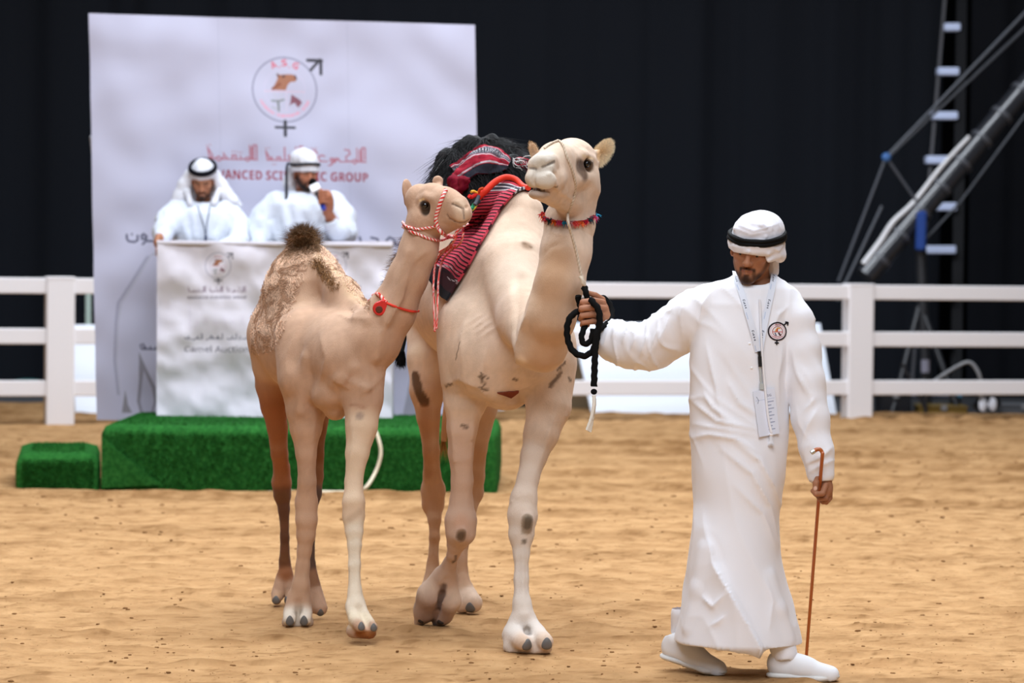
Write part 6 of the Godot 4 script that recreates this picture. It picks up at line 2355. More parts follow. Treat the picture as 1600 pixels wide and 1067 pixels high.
func part_of(t: Node3D, called: String, f: Field, m: Material, base: Color, b := [], wob := 0.0, mottle := 0.0) -> MeshInstance3D:
	return obj(called, shift(skin([f], base, b, mottle, wob), t.position), m, t, t.position)

func cloth_mat(c: Color) -> StandardMaterial3D:
	var m := bump(vmat(0.62, 0.3), ntex(0.05, 3, 71, 512), 0.012, Vector3(3, 3, 3))
	m.rim_enabled = true
	m.rim = 0.3
	return m

func ring_pts(T: Transform3D, rx: float, rz: float, n := 40, wav := 0.0) -> PackedVector3Array:
	var out := PackedVector3Array()
	for i in n + 1:
		var a := TAU * i / n + PI
		out.append(T * Vector3(sin(a) * rx, wav * cos(2.0 * a), cos(a) * rz))
	return out

var thobe_f: Field
const HD := 11.08

func handler() -> void:
	var o := P(1172, 1055, 11.05)
	o.y = 0.0
	var t := thing("person", "handler in white robe and headcloth walking with a cane, holding the lead rope", "person", o)
	M.cloth = cloth_mat(Color.WHITE)
	M.skin = bump(vmat(0.55, 0.35), ntex(0.2, 3, 72, 256), 0.06, Vector3(8, 8, 8))
	M.skin.subsurf_scatter_enabled = true
	M.skin.subsurf_scatter_strength = 0.08
	var tone := lin(158, 108, 80)
	var hairc := lin(44, 30, 24)
	# ---- head, neck, the body under the robe, both hands: one skin
	var T := Transform3D(Basis(Vector3.UP, -0.27) * Basis(Vector3.RIGHT, 0.24) * Basis(Vector3.BACK, -0.13), P(1176.5, 388.5, 11.02))
	var neck := P(1183, 448, 11.09)
	var hf := head_field(T, 0.0032, neck)
	var bf := Field.new(Vector3(P(930, 500, 11.3).x, 0.05, -11.42), Vector3(P(1312, 500, 11.0).x, 1.5, -10.78), 0.012)
	bones(bf, [[1183, 436, 11.07, 19], [1183, 460, 11.1, 22]], 0.02)
	bones(bf, [[1110, 470, 11.1, 22], [1160, 480, 11.1, 40], [1200, 480, 11.1, 40], [1238, 484, 11.08, 20]], 0.03)
	bones(bf, [[1170, 500, 11.1, 55], [1160, 620, 11.1, 52], [1155, 690, 11.1, 55]], 0.04)
	bones(bf, [[1108, 474, 11.1, 20], [1022, 543, 11.2, 14], [962, 527, 11.28, 10], [946, 512, 11.3, 9.5]], 0.02)
	bones(bf, [[1240, 488, 11.07, 19], [1262, 600, 11.03, 15], [1280, 715, 11.0, 10], [1284, 748, 10.99, 9.5]], 0.02)
	bones(bf, [[1140, 700, 11.12, 30], [1116, 850, 11.16, 17], [1078, 965, 11.2, 12], [1060, 1008, 11.22, 11]], 0.03)
	bones(bf, [[1166, 700, 11.12, 30], [1184, 850, 11.08, 17], [1216, 970, 11.01, 12], [1226, 1035, 10.99, 11]], 0.03)
	# hand that holds the rope, knuckles towards us, fingers closed round it
	var lh := Field.new(Vector3(P(896, 480, 11.3).x, P(930, 540, 11.3).y, -11.42), Vector3(P(972, 480, 11.3).x, P(930, 446, 11.3).y, -11.12), 0.003)
	bones(lh, [[962, 530, 11.29, 11], [950, 514, 11.3, 10.5], [941, 498, 11.3, 13], [938, 484, 11.3, 13]], 0.012)
	blob(lh, 937, 488, 11.3, 13, 20, 9, 0.012)
	finger(lh, [[942, 473, 11.29], [928, 470, 11.25], [911, 472, 11.245], [909, 478, 11.28], [918, 481, 11.31]], 0.0135)
	finger(lh, [[944, 482, 11.28], [928, 480, 11.235], [909, 482, 11.235], [907, 488, 11.28], [917, 490, 11.31]], 0.0135)
	finger(lh, [[943, 492, 11.28], [928, 491, 11.235], [910, 493, 11.24], [908, 498, 11.28], [917, 499, 11.31]], 0.0130)
	finger(lh, [[941, 502, 11.28], [927, 502, 11.24], [911, 504, 11.25], [910, 508, 11.28], [918, 508, 11.31]], 0.0118)
	finger(lh, [[946, 488, 11.31], [941, 468, 11.315], [930, 461, 11.30], [920, 458, 11.29]], 0.0135, 0.75)
	# hand on the cane: back of the hand to the right, thumb along the near side
	var rh := Field.new(Vector3(P(1258, 760, 11.0).x, P(1280, 792, 11.0).y, -11.12), Vector3(P(1312, 760, 11.0).x, P(1280, 732, 11.0).y, -10.84), 0.003)
	bones(rh, [[1284, 738, 11.0, 10.5], [1285, 748, 10.99, 11]], 0.01)
	bones(rh, [[1286, 750, 10.985, 11.5], [1290, 766, 10.98, 11]], 0.012)
	blob(rh, 1288, 760, 10.985, 13, 15, 12, 0.01)
	finger(rh, [[1279, 746, 10.955], [1274.5, 755, 10.93], [1274, 764, 10.925]], 0.0128, 0.8)
	finger(rh, [[1290, 758, 10.95], [1285, 771, 10.93], [1275, 772, 10.92], [1270, 767, 10.93]], 0.0115, 0.78)
	finger(rh, [[1294, 764, 10.97], [1290, 778, 10.965], [1281, 779, 10.955], [1277, 774, 10.97]], 0.0112, 0.8)
	finger(rh, [[1296, 766, 10.99], [1294, 781, 10.99], [1286, 784, 10.985], [1280, 780, 10.995]], 0.0108, 0.8)
	finger(rh, [[1297, 766, 11.01], [1297, 778, 11.015], [1291, 785, 11.015], [1285, 783, 11.02]], 0.0098, 0.8)
	var b := []
	face_brushes(b, T, hairc, 0.8, lin(140, 86, 72), 0.78)
	for s in [-1.0, 1.0]:
		b.append([T * Vector3(s * 0.014, 0.006, 0.09), T * Vector3(s * 0.046, 0.004, 0.074), 0.013, lin(84, 54, 40), 0.6, 0.9])
	b.append([T * Vector3(0, -0.02, 0.08), T * Vector3(0, -0.03, 0.11), 0.022, lin(176, 124, 96), 0.5, 0.8])
	br(b, rh, 1274, 763, 10.8, 4.2, lin(214, 176, 156), 0.9, 0.4)
	b.append([P(912, 470, 11.24), P(912, 506, 11.24), 0.045, lin(190, 134, 106), 0.6, 0.7])
	obj("body", shift(skin([hf, bf, lh, rh], tone, b, 0.05), o), M.skin, t, o)
	face_eyes(t, T)
	# ---- robe
	var white := lin(232, 231, 235)
	var f := Field.new(Vector3(P(926, 500, 11.35).x, 0.07, -11.47), Vector3(P(1312, 500, 11.0).x, P(1170, 418, 11.0).y, -10.72), 0.0068)
	var rows := rows_of([[431, 1146, 1215, 11.09, 0.062], [439, 1128, 1226, 11.09, 0.085], [450, 1098, 1240, 11.09, 0.105], [475, 1086, 1246, 11.09, 0.125], [540, 1080, 1238, 11.08, 0.14], [600, 1078, 1231, 11.08, 0.148], [675, 1078, 1232, 11.08, 0.158], [736, 1082, 1225, 11.08, 0.165], [794, 1088, 1213, 11.09, 0.172], [850, 1083, 1217, 11.09, 0.185], [908, 1073, 1229, 11.09, 0.2], [960, 1063, 1243, 11.09, 0.215], [1003, 1054, 1254, 11.09, 0.225]])
	f.stack(rows, 0.02)
	bones(f, [[1106, 476, 11.1, 33], [1082, 496, 11.13, 39], [1047, 521, 11.17, 37], [1017, 541, 11.2, 35], [985, 541, 11.24, 32.5], [958, 532, 11.28, 28], [944, 524, 11.3, 26]], 0.03)
	bones(f, [[1226, 474, 11.08, 27], [1243, 500, 11.06, 27], [1252, 545, 11.05, 28], [1259, 595, 11.04, 29], [1267, 655, 11.02, 28.5], [1275, 700, 11.0, 25], [1283, 742, 10.99, 20.5]], 0.02)
	# the large folds: [x, y, x2, y2, radius in pixels, sunk]
	for w in [[1105, 860, 1075, 980, 9, 6], [1206, 900, 1236, 1000, 8, 6]]:
		var a := snap(f, w[0], w[1], 10.5, -w[5] * 0.0024)
		var c := snap(f, w[2], w[3], 10.5, -w[5] * 0.0024)
		var m := snap(f, (w[0] + w[2]) * 0.5, (w[1] + w[3]) * 0.5, 10.5, -w[5] * 0.0024)
		f.cap(a, m, w[4] * 0.0018, w[4] * 0.0022, 0.035)
		f.cap(m, c, w[4] * 0.0022, w[4] * 0.0018, 0.035)
	# open: hem, cuffs and neck
	var inner := []
	for q in rows:
		if q[0] < P(1100, 880, 11.0).y:
			inner.append(q)
	var last: Array = inner[inner.size() - 1]
	inner.append([last[0] - 0.1, last[1], last[2], last[3], last[4]])
	f.stack(inner, 0.006, 0.03, true)
	bones(f, [[938, 522, 11.31, 27], [900, 510, 11.38, 60]], 0.004, Vector3.ZERO, 1.0, true)
	bones(f, [[958, 530, 11.28, 20], [936, 520, 11.31, 20]], 0.006, Vector3.ZERO, 1.0, true)
	bones(f, [[1287, 768, 10.985, 20], [1300, 840, 10.97, 70]], 0.004, Vector3.ZERO, 1.0, true)
	bones(f, [[1280, 725, 11.0, 14], [1286, 775, 10.98, 15.5]], 0.006, Vector3.ZERO, 1.0, true)
	f.cap(P(1182, 418, 11.03), P(1182, 440, 11.075), 0.068, 0.064, 0.008, Vector3.ZERO, 1.0, true)
	f.cotton = true
	thobe_f = f
	var rb := part_of(t, "robe", f, M.cloth, white, [], -0.005)
	rb.set_meta("label", "white ankle-length robe")
	# inner shirt at the throat
	var uf := Field.new(P(1135, 470, 11.3), P(1235, 418, 10.9).max(P(1135, 470, 11.3) + Vector3(0.24, 0.12, 0.4)), 0.005)
	uf.cap(P(1183, 440, 11.085), P(1183, 462, 11.09), 0.062, 0.07, 0.01)
	uf.cap(P(1182, 425, 11.05), P(1182, 440, 11.08), 0.055, 0.055, 0.006, Vector3.ZERO, 1.0, true)
	part_of(t, "undershirt", uf, M.cloth, white)
	# trousers' legs under the hem
	for q in [[[1216, 985, 10.99, 23], [1226, 1022, 10.985, 20]], [[1068, 960, 11.2, 20], [1064, 985, 11.21, 16]]]:
		var lo := P(q[1][0] - 40, q[1][1] + 30, q[1][2]) - Vector3(0, 0, 0.12)
		var hi := P(q[0][0] + 40, q[0][1] - 10, q[0][2]) + Vector3(0, 0, 0.12)
		var tf := Field.new(lo.min(hi), lo.max(hi), 0.006)
		bones(tf, q, 0.01)
		bones(tf, [[q[1][0] + 1, q[1][1] + 15, q[1][2], 18], [q[1][0] + 3, q[1][1] + 40, q[1][2], 40]], 0.004, Vector3.ZERO, 1.0, true)
		part_of(t, "trouser_leg", tf, M.cloth, white)
	# ---- headcloth
	var H := Transform3D(T.basis, P(1177, 397, 11.025))
	var cf := Field.new(T.origin - Vector3(0.16, 0.13, 0.17), T.origin + Vector3(0.16, 0.19, 0.16), 0.0042)
	cf.ell(H * Vector3(0.006, 0.078, -0.024), Vector3(0.091, 0.077, 0.108), T.basis, 0.012)
	cf.cap(H * Vector3(-0.012, 0.078, 0.02), H * Vector3(0.03, 0.088, -0.05), 0.062, 0.064, 0.03)
	var bp := []
	for i in 24:
		var a := TAU * i / 24
		bp.append(H * Vector3(sin(a) * 0.085 + 0.006, 0.036 + 0.004 * sin(a * 3.0), cos(a) * 0.097 - 0.012))
	for i in 24:
		cf.cap(bp[i], bp[(i + 1) % 24], 0.0195, 0.0195, 0.012)
		var up: Vector3 = H.basis * Vector3(0, 0.017, 0)
		cf.cap(bp[i] + up, bp[(i + 1) % 24] + up, 0.0165, 0.0165, 0.01)
	cf.ell(H * Vector3(0.102, 0.008, -0.002), Vector3(0.022, 0.026, 0.03), T.basis, 0.014)
	cf.cap(H * Vector3(0.094, 0.016, 0.03), H * Vector3(0.07, 0.006, 0.064), 0.018, 0.013, 0.012)
	cf.cap(P(1212, 398, 11.05), P(1209, 425, 11.07), 0.014, 0.019, 0.012, Vector3(0, 0, 1), 0.5)
	cf.cap(P(1204, 405, 11.06), P(1206, 428, 11.08), 0.008, 0.012, 0.012, Vector3(0, 0, 1), 0.6)
	for q in [[-0.06, 0.125, 0.03, 0.05, 0.09, 0.07], [-0.07, 0.1, 0.05, 0.05, 0.07, 0.085], [0.02, 0.136, 0.03, 0.085, 0.085, 0.0], [-0.03, 0.14, 0.0, 0.06, 0.115, 0.04], [0.03, 0.13, 0.06, 0.08, 0.075, 0.03], [-0.08, 0.03, 0.04, 0.0, 0.035, 0.11], [-0.06, 0.042, 0.07, 0.07, 0.03, 0.08]]:
		cf.cap(H * Vector3(q[0], q[1], q[2]), H * Vector3(q[3], q[4], q[5]), 0.007, 0.005, 0.012)
	cf.creases = [[0.7, 2.5, 10, 1152, 351, 1178, 362, 1214, 351], [0.6, 2.5, 9, 1149, 357, 1174, 367, 1203, 362], [0.6, -2.5, 9, 1186, 334, 1211, 344, 1220, 360], [0.6, 2.5, 9, 1143, 377, 1174, 385, 1206, 388], [0.5, 2.5, 8, 1158, 338, 1174, 350, 1196, 354], [0.5, 2, 7, 1142, 383, 1160, 388, 1180, 388], [0.6, 2.5, 8, 1206, 386, 1216, 392, 1224, 380], [0.5, 2.5, 7, 1206, 408, 1209, 420, 1208, 430]]
	cf.ell(T * Vector3(0, 0.01, -0.01), Vector3(0.071, 0.08, 0.088), T.basis, 0.006, true)
	cf.ell(T * Vector3(0, -0.045, 0.06), Vector3(0.075, 0.052, 0.09), T.basis, 0.006, true)
	var hc := part_of(t, "headcloth", cf, M.cloth, lin(222, 221, 228), [], 0.0005)
	hc.set_meta("label", "white headcloth wound round the head")
	var g := Geo.new()
	g.col = lin(18, 17, 17)
	var A := Transform3D(T.basis * Basis(Vector3.BACK, 0.06) * Basis(Vector3.RIGHT, 0.04), H * Vector3(0.006, 0.066, -0.014))
	g.tube(ring_pts(A, 0.1035, 0.117), 0.0095, 0.0095, 8, 2, 0.02)
	g.tube(ring_pts(A.translated_local(Vector3(0, 0.0125, 0.002)), 0.1015, 0.114), 0.009, 0.009, 8, 2, 0.02)
	obj("head_cord", g.mesh(o), vmat(0.7, 0.25), t, o)
	# ---- shoes
	shoe(t, P(1046, 1026, 11.2), P(1126, 1052, 11.05), 0.055, -0.02)
	shoe(t, P(1213, 1054, 11.0), P(1303, 1060, 10.95), 0.0, 0.0)
	# ---- emblem on the breast
	var es := Sheet.new(256, 300, 0, 0, 128, 150, srgb(232, 231, 235))
	var c := Vector2(60, 76)
	es.ring(c, 40, 7, Color(0.2, 0.16, 0.17))
	es.ring(c, 32, 6, Color(0.86, 0.78, 0.8))
	es.ring(c, 23, 3, Color(0.62, 0.3, 0.32))
	es.line([c + Vector2(-21, 2), c + Vector2(21, 2)], 3, Color(0.75, 0.3, 0.3))
	es.line([c + Vector2(-10, -3), c + Vector2(0, -16), c + Vector2(10, -14)], 6, Color(0.86, 0.66, 0.3))
	es.line([c + Vector2(-3, 0), c + Vector2(-1, -10)], 7, Color(0.75, 0.32, 0.26))
	es.line([c + Vector2(-12, 8), c + Vector2(-7, 18)], 5, Color(0.3, 0.32, 0.42))
	es.line([c + Vector2(6, 8), c + Vector2(13, 17)], 8, Color(0.34, 0.2, 0.2))
	es.line([c + Vector2(-22, 22), c + Vector2(0, 31), c + Vector2(22, 22)], 3, Color(0.72, 0.4, 0.45))
	es.text("ASG", c + Vector2(0, -26), 8, 30, Color(0.55, 0.16, 0.2), true)
	es.line([c + Vector2(30, -28), c + Vector2(47, -40)], 7, Color(0.14, 0.13, 0.15))
	es.line([c + Vector2(38, -44), c + Vector2(52, -42), c + Vector2(50, -28)], 7, Color(0.14, 0.13, 0.15))
	es.line([c + Vector2(-3, 42), c + Vector2(-4, 62)], 6, Color(0.14, 0.13, 0.15))
	es.line([c + Vector2(-12, 52), c + Vector2(5, 53)], 6, Color(0.14, 0.13, 0.15))
	g = Geo.new()
	var disc := []
	for r in 8:
		var row := []
		for k in 33:
			var a := TAU * k / 32.0
			var q := Vector2(60, 76) + Vector2(cos(a), sin(a)) * 43.5 * (r + 0.02) / 7.02
			row.append(snap(f, 1193 + 44.0 * q.x / 128.0, 492 + 51.0 * q.y / 150.0, 10.6, 0.0014))
		disc.append(row)
	g.sheet(disc, 0.0012, Vector3.BACK)
	for i in g.uv.size():
		var r := (g.uv[i].y * 7.0 + 0.02) / 7.02
		var a := g.uv[i].x * TAU
		g.uv[i] = Vector2((60.0 + cos(a) * 43.5 * r) / 128.0, (76.0 + sin(a) * 43.5 * r) / 150.0)
	var em := mat(Color.WHITE, 0.7, 0.2)
	em.albedo_texture = es.tex()
	var eo := obj("breast_emblem", g.mesh(o), em, t, o)
	for w in [[90, 46, 108, 35], [97, 33, 112, 34], [112, 33, 110, 48], [57, 119, 56, 138], [48, 128, 65, 129]]:
		g = Geo.new()
		var way := []
		for k in 4:
			var q := Vector2(w[0], w[1]).lerp(Vector2(w[2], w[3]), k / 3.0)
			way.append(snap(f, 1193 + 44.0 * q.x / 128.0, 492 + 51.0 * q.y / 150.0, 10.6, 0.001))
		g.tube(PackedVector3Array(way), 0.0028, 0.0028, 6)
		var st := MeshInstance3D.new()
		st.name = "stitched_stroke"
		st.mesh = g.mesh(o)
		st.material_override = mat(srgb(36, 33, 36), 0.8, 0.2)
		eo.add_child(st, true)
	# white cord of the collar with its tassel, and buttons
	g = Geo.new()
	g.col = lin(236, 236, 240)
	var cp := []
	for q in [[1186, 470], [1188, 540], [1192, 600], [1197, 650], [1202, 676]]:
		cp.append(snap(f, q[0], q[1], 10.5, 0.012))
	var cpts := spl(cp, 8)
	g.tube(cpts, 0.007, 0.011, 8, 0, 0.02, Color.WHITE, false, 0.5)
	var tip := cpts[cpts.size() - 1]
	g.ball(tip + Vector3(0, -0.006, 0), Vector3(0.009, 0.008, 0.009))
	for i in 60:
		var a := TAU * i / 60.0
		g.hair(tip + Vector3(cos(a) * 0.004, -0.01, sin(a) * 0.004), Vector3(cos(a) * 0.22, -1, sin(a) * 0.2).normalized(), Vector3.ZERO, 0.04, 0.0016, 2)
	obj("collar_tassel", g.mesh(o), vmat(0.7, 0.25), t, o)
	for q in [[1171, 537], [1174, 575]]:
		g = Geo.new()
		g.ball(snap(f, q[0], q[1], 10.5, 0.001), Vector3(0.005, 0.005, 0.003), Basis(), 10, 6)
		obj("button", g.mesh(o), mat(srgb(240, 240, 240), 0.3, 0.5), t, o)
	things_in_hand()

func shoe(t: Node3D, heel: Vector3, toe: Vector3, lift: float, tilt: float) -> void:
	var z := (toe - heel).normalized()
	var x := Vector3.UP.cross(z).normalized()
	var B := Basis(x, z.cross(x), z)
	var len := (toe - heel).length()
	var T := Transform3D(B, heel)
	var pad := Vector3(0.09, 0.13, 0.09)
	var f := Field.new(heel.min(toe) - pad, heel.max(toe) + pad, 0.0042)
	var n := B.y
	f.cap(T * Vector3(0, 0.03, 0.0), T * Vector3(0, 0.03, len * 0.45), 0.034, 0.038, 0.02)
	f.cap(T * Vector3(0, 0.03, len * 0.45), T * Vector3(0, 0.012, len * 0.93), 0.041, 0.035, 0.02)
	f.cap(T * Vector3(0, 0.055, 0.0), T * Vector3(0, 0.075, 0.012), 0.034, 0.034, 0.02)
	f.cap(T * Vector3(0, 0.07, 0.02), T * Vector3(0, 0.04, len * 0.55), 0.034, 0.03, 0.02)
	f.cap(T * Vector3(0, 0.1, -0.002), T * Vector3(0, 0.13, -0.012), 0.03, 0.04, 0.006, Vector3.ZERO, 1.0, true)
	f.cap(T * Vector3(0, -0.07, -0.2), T * Vector3(0, -0.07, 0.5), 0.066, 0.066, 0.004, Vector3.ZERO, 1.0, true)
	var s := part_of(t, "shoe", f, mat(srgb(228, 228, 230), 0.7, 0.25), Color.WHITE)
	s.set_meta("label", "white slip-on shoe")
	var sf := Field.new(heel.min(toe) - pad, heel.max(toe) + pad, 0.0042)
	for q in [[-0.006, 0.0, 0.037, 0.039, 0.45], [0.45, 0.0, 0.039, 0.043, 0.75], [0.75, 0.0, 0.043, 0.031, 0.96]]:
		sf.cap(T * Vector3(0, -0.001, q[0] * len), T * Vector3(0, 0.001 + (0.008 if q[4] > 0.9 else 0.0), q[4] * len), q[2], q[3], 0.006, n, 0.4)
	var so := obj("sole", shift(skin([sf], Color.WHITE, [], 0.0), t.position), mat(srgb(216, 214, 210), 0.6, 0.3), t, t.position)
	t.remove_child(so)
	so.position = -s.position
	s.add_child(so, true)

# cane, lead rope, lanyard
func things_in_hand() -> void:
	var o := P(1259.5, 1010, 11.75)
	o.y = 0.0
	var t := thing("cane", "thin reddish-brown wooden cane with a hooked top in the handler's hand", "cane", o)
	var g := Geo.new()
	var top := P(1284.5, 712, 10.875)
	var pts := [Vector3(P(1259.5, 1012, 11.45).x, 0.005, P(1259.5, 1012, 11.45).z)]
	pts.append(pts[0].lerp(top, 0.5))
	pts.append(pts[0].lerp(top, 0.8))
	for q in [[1284.5, 716], [1285, 708], [1281.5, 702.5], [1277, 702]]:
		pts.append(P(q[0], q[1], 10.87))
	pts.append(P(1272, 704.5, 10.868))
	var sp := spl(pts, 10)
	g.tube(sp, 0.0062, 0.0078, 10)
	obj("stick", g.mesh(o), mat(srgb(170, 88, 34), 0.35, 0.5), t, o)
	g = Geo.new()
	g.tube(PackedVector3Array([P(1272.3, 704.4, 10.868), P(1267.5, 707.6, 10.865)]), 0.0092, 0.0088, 12)
	var sm := mat(srgb(200, 204, 200), 0.3, 0.5)
	sm.metallic = 0.9
	obj("ferrule", g.mesh(o), sm, t, o)

	# ---- black lead rope in coils, its pale tasselled end
	o = P(928, 612, 11.24)
	t = thing("lead_rope", "thick black lead rope coiled in the handler's raised hand, white tassel end", "rope", o)
	g = Geo.new()
	g.col = lin(24, 24, 25)
	var way := []
	for q in [[912.5, 449, 11.28], [915, 456, 11.27], [917, 464, 11.275], [919, 482, 11.285], [917, 500, 11.285], [913, 512, 11.26], [909, 524, 11.24], [910, 534, 11.24], [917, 537, 11.235], [924, 530, 11.23], [927, 514, 11.235]]:
		way.append(P(q[0], q[1], q[2]))
	g.tube(spl(way, 8), 0.0115, 0.0115, 9, 3, 0.03)
	way = []
	for q in [[903, 462, 11.33], [906, 476, 11.34], [911, 484, 11.3], [902, 487, 11.26], [891, 496, 11.24], [886, 513, 11.24], [888, 533, 11.24], [896, 549, 11.23], [910, 556, 11.22], [922, 552, 11.215], [930, 540, 11.21], [934, 520, 11.205], [937, 500, 11.2], [935, 484, 11.2], [928, 474, 11.205], [923, 468, 11.22]]:
		way.append(P(q[0], q[1], q[2]))
	g.tube(spl(way, 8), 0.012, 0.0125, 9, 3, 0.03)
	way = []
	for q in [[927, 474, 11.3], [938, 466, 11.33], [948, 470, 11.34], [955, 484, 11.33], [954, 499, 11.29], [947, 508, 11.25], [939, 512, 11.22], [932, 520, 11.2], [930, 545, 11.2], [929, 575, 11.2], [928, 604, 11.2]]:
		way.append(P(q[0], q[1], q[2]))
	g.tube(spl(way, 8), 0.0125, 0.0125, 9, 3, 0.03)
	obj("rope", g.mesh(o), vmat(0.85, 0.15), t, o)
	g = Geo.new()
	g.col = lin(22, 22, 23)
	g.ball(P(928, 612, 11.2), Vector3(0.0125, 0.0115, 0.0125))
	obj("knot", g.mesh(o), vmat(0.85, 0.15), t, o)
	g = Geo.new()
	g.col = lin(22, 22, 23)
	g.ball(P(914, 450, 11.28), Vector3(0.0125, 0.012, 0.0125))
	obj("knot", g.mesh(o), vmat(0.85, 0.15), t, o)
	g = Geo.new()
	g.col = lin(226, 220, 208)
	for k in 4:
		var e := [P(928, 618, 11.2)]
		for q in [[928 - k * 0.6, 632], [924 - k * 0.3, 652 + k], [917 + k * 0.8, 672 + k]]:
			e.append(P(q[0] + k * 0.8, q[1], 11.2 + k * 0.004 - 0.006))
		g.tube(spl(e, 6), 0.0075, 0.006, 7, 2, 0.016)
	obj("tassel", g.mesh(o), vmat(0.85, 0.15), t, o)

	# ---- lanyard with badge
	var f := thobe_f
	o = P(1190, 640, 10.93)
	t = thing("lanyard", "white printed neck lanyard with a plastic badge hanging on the robe", "lanyard", o)
	var sh := Sheet.new(64, 512, 0, 0, 16, 128, srgb(214, 218, 228))
	for k in 3:
		sh.text("HPJ", Vector2(10.5, 22 + k * 42), 6.0, 12, Color(0.3, 0.32, 0.38), true, -PI / 2)
		sh.line([Vector2(4, 34 + k * 42), Vector2(4, 42 + k * 42)], 2.0, Color(0.7, 0.75, 0.84))
	var lm := mat(Color.WHITE, 0.5, 0.35)
	lm.albedo_texture = sh.tex()
	for side in [[[1149, 424], [1152, 440], [1160, 462], [1168, 490], [1176, 520], [1183, 550]], [[1210, 420], [1208, 440], [1203, 462], [1197, 490], [1191, 520], [1186, 550]]]:
		var row := []
		for q in side:
			if q[1] < 432:
				row.append(P(q[0], q[1], 11.11))
			else:
				row.append(snap(f, q[0], q[1], 10.5, 0.006))
		var cv := spl(row, 5)
		var rows := []
		for i in cv.size():
			var dir := (cv[mini(i + 1, cv.size() - 1)] - cv[maxi(i - 1, 0)]).normalized()
			var across := dir.cross(Vector3.BACK).normalized() * 0.0115
			rows.append([cv[i] + across, cv[i], cv[i] - across])
		g = Geo.new()
		g.sheet(rows, 0.0016, Vector3.BACK)
		obj("strap", g.mesh(o), lm, t, o)
	g = Geo.new()
	g.tube(PackedVector3Array([snap(f, 1184.5, 549, 10.5, 0.008), snap(f, 1185.5, 558, 10.5, 0.008)]), 0.006, 0.005, 8)
	g.tube(PackedVector3Array([snap(f, 1185.5, 557, 10.5, 0.009), snap(f, 1186, 573, 10.5, 0.009)]), 0.0075, 0.0065, 8)
	obj("clip", g.mesh(o), mat(srgb(20, 20, 22), 0.35, 0.5), t, o)
	g = Geo.new()
	g.tube(PackedVector3Array([snap(f, 1186, 572, 10.5, 0.008), snap(f, 1187, 590, 10.5, 0.008), snap(f, 1188, 603, 10.5, 0.009)]), 0.004, 0.004, 6)
	g.box(Transform3D(Basis(), snap(f, 1188, 604, 10.5, 0.012)), Vector3(0.008, 0.012, 0.003), 0.001)
	obj("cord", g.mesh(o), mat(srgb(176, 180, 178), 0.4, 0.4), t, o)
	var bs := Sheet.new(200, 320, 0, 0, 100, 160, srgb(222, 226, 238))
	bs.line([Vector2(6, 34), Vector2(94, 34)], 1.2, Color(0.7, 0.74, 0.84))
	for k in 9:
		bs.line([Vector2(50, 44 + k * 12), Vector2(88 - (k * 13) % 24, 44 + k * 12)], 3.0, Color(0.6, 0.63, 0.72))
	bs.line([Vector2(12, 20), Vector2(20, 34), Vector2(14, 44)], 2.0, Color(0.4, 0.42, 0.5))
	bs.text("ASG", Vector2(66, 26), 8, 30, Color(0.5, 0.5, 0.58), true)
	var bm := mat(Color.WHITE, 0.2, 0.5)
	bm.albedo_texture = bs.tex()
	var cs := [snap(f, 1175, 612, 10.5, 0.01), snap(f, 1206, 606, 10.5, 0.01), snap(f, 1184, 683, 10.5, 0.012), snap(f, 1214, 677, 10.5, 0.012)]
	var rows := []
	for r in 7:
		var row := []
		for k in 4:
			var q := sheet_point(cs[0], cs[1], cs[2], cs[3], k / 3.0, r / 6.0)
			row.append(q)
		rows.append(row)
	g = Geo.new()
	g.sheet(rows, 0.003, Vector3.BACK)
	obj("badge", g.mesh(o), bm, t, o)

# ------------------------------------------------------------------ the two men behind the lectern
func robe_rows(t: Node3D, f: Field, rows: Array, arms: Array, folds: Array) -> void:
	f.stack(rows_of(rows), 0.03)
	for a in arms:
		bones(f, a, 0.05)
	for w in folds:
		var d: float = rows[0][3] - 0.5
		f.cap(snap(f, w[0], w[1], d, -0.01), snap(f, w[2], w[3], d, -0.01), 0.02, 0.014, 0.04)

func under_body(t: Node3D, x: float, d: float, f2: Array, hands: Array, b: Array, tone: Color) -> void:
	# the rest of the body under the robe, down to the feet on the platform
	var y0 := 0.44
	var top := P(x, 318, d)
	var f := Field.new(Vector3(P(x - 80, 300, d).x, y0 - 0.02, -d - 0.5), Vector3(P(x + 90, 300, d).x, top.y + 0.1, -d + 0.75), 0.02)
	f.cap(Vector3(top.x, top.y, top.z), Vector3(top.x, top.y - 0.12, top.z), 0.052, 0.07, 0.03)
	f.cap(Vector3(top.x - 0.12, top.y - 0.14, top.z), Vector3(top.x + 0.12, top.y - 0.14, top.z), 0.07, 0.07, 0.04)
	f.cap(Vector3(top.x, top.y - 0.15, top.z), Vector3(top.x, y0 + 0.9, top.z), 0.12, 0.13, 0.06)
	for s in [-1.0, 1.0]:
		f.cap(Vector3(top.x + s * 0.08, y0 + 0.85, top.z), Vector3(top.x + s * 0.09, y0 + 0.06, top.z), 0.085, 0.045, 0.04)
		f.cap(Vector3(top.x + s * 0.09, y0 + 0.04, top.z), Vector3(top.x + s * 0.1, y0 + 0.03, top.z + 0.14), 0.04, 0.03, 0.03)
	for hnd in hands:
		bones(f, hnd, 0.03)
	f2.append(f)
	var o := obj("body", shift(skin(f2, tone, b, 0.05), t.position), M.skin, t, t.position)

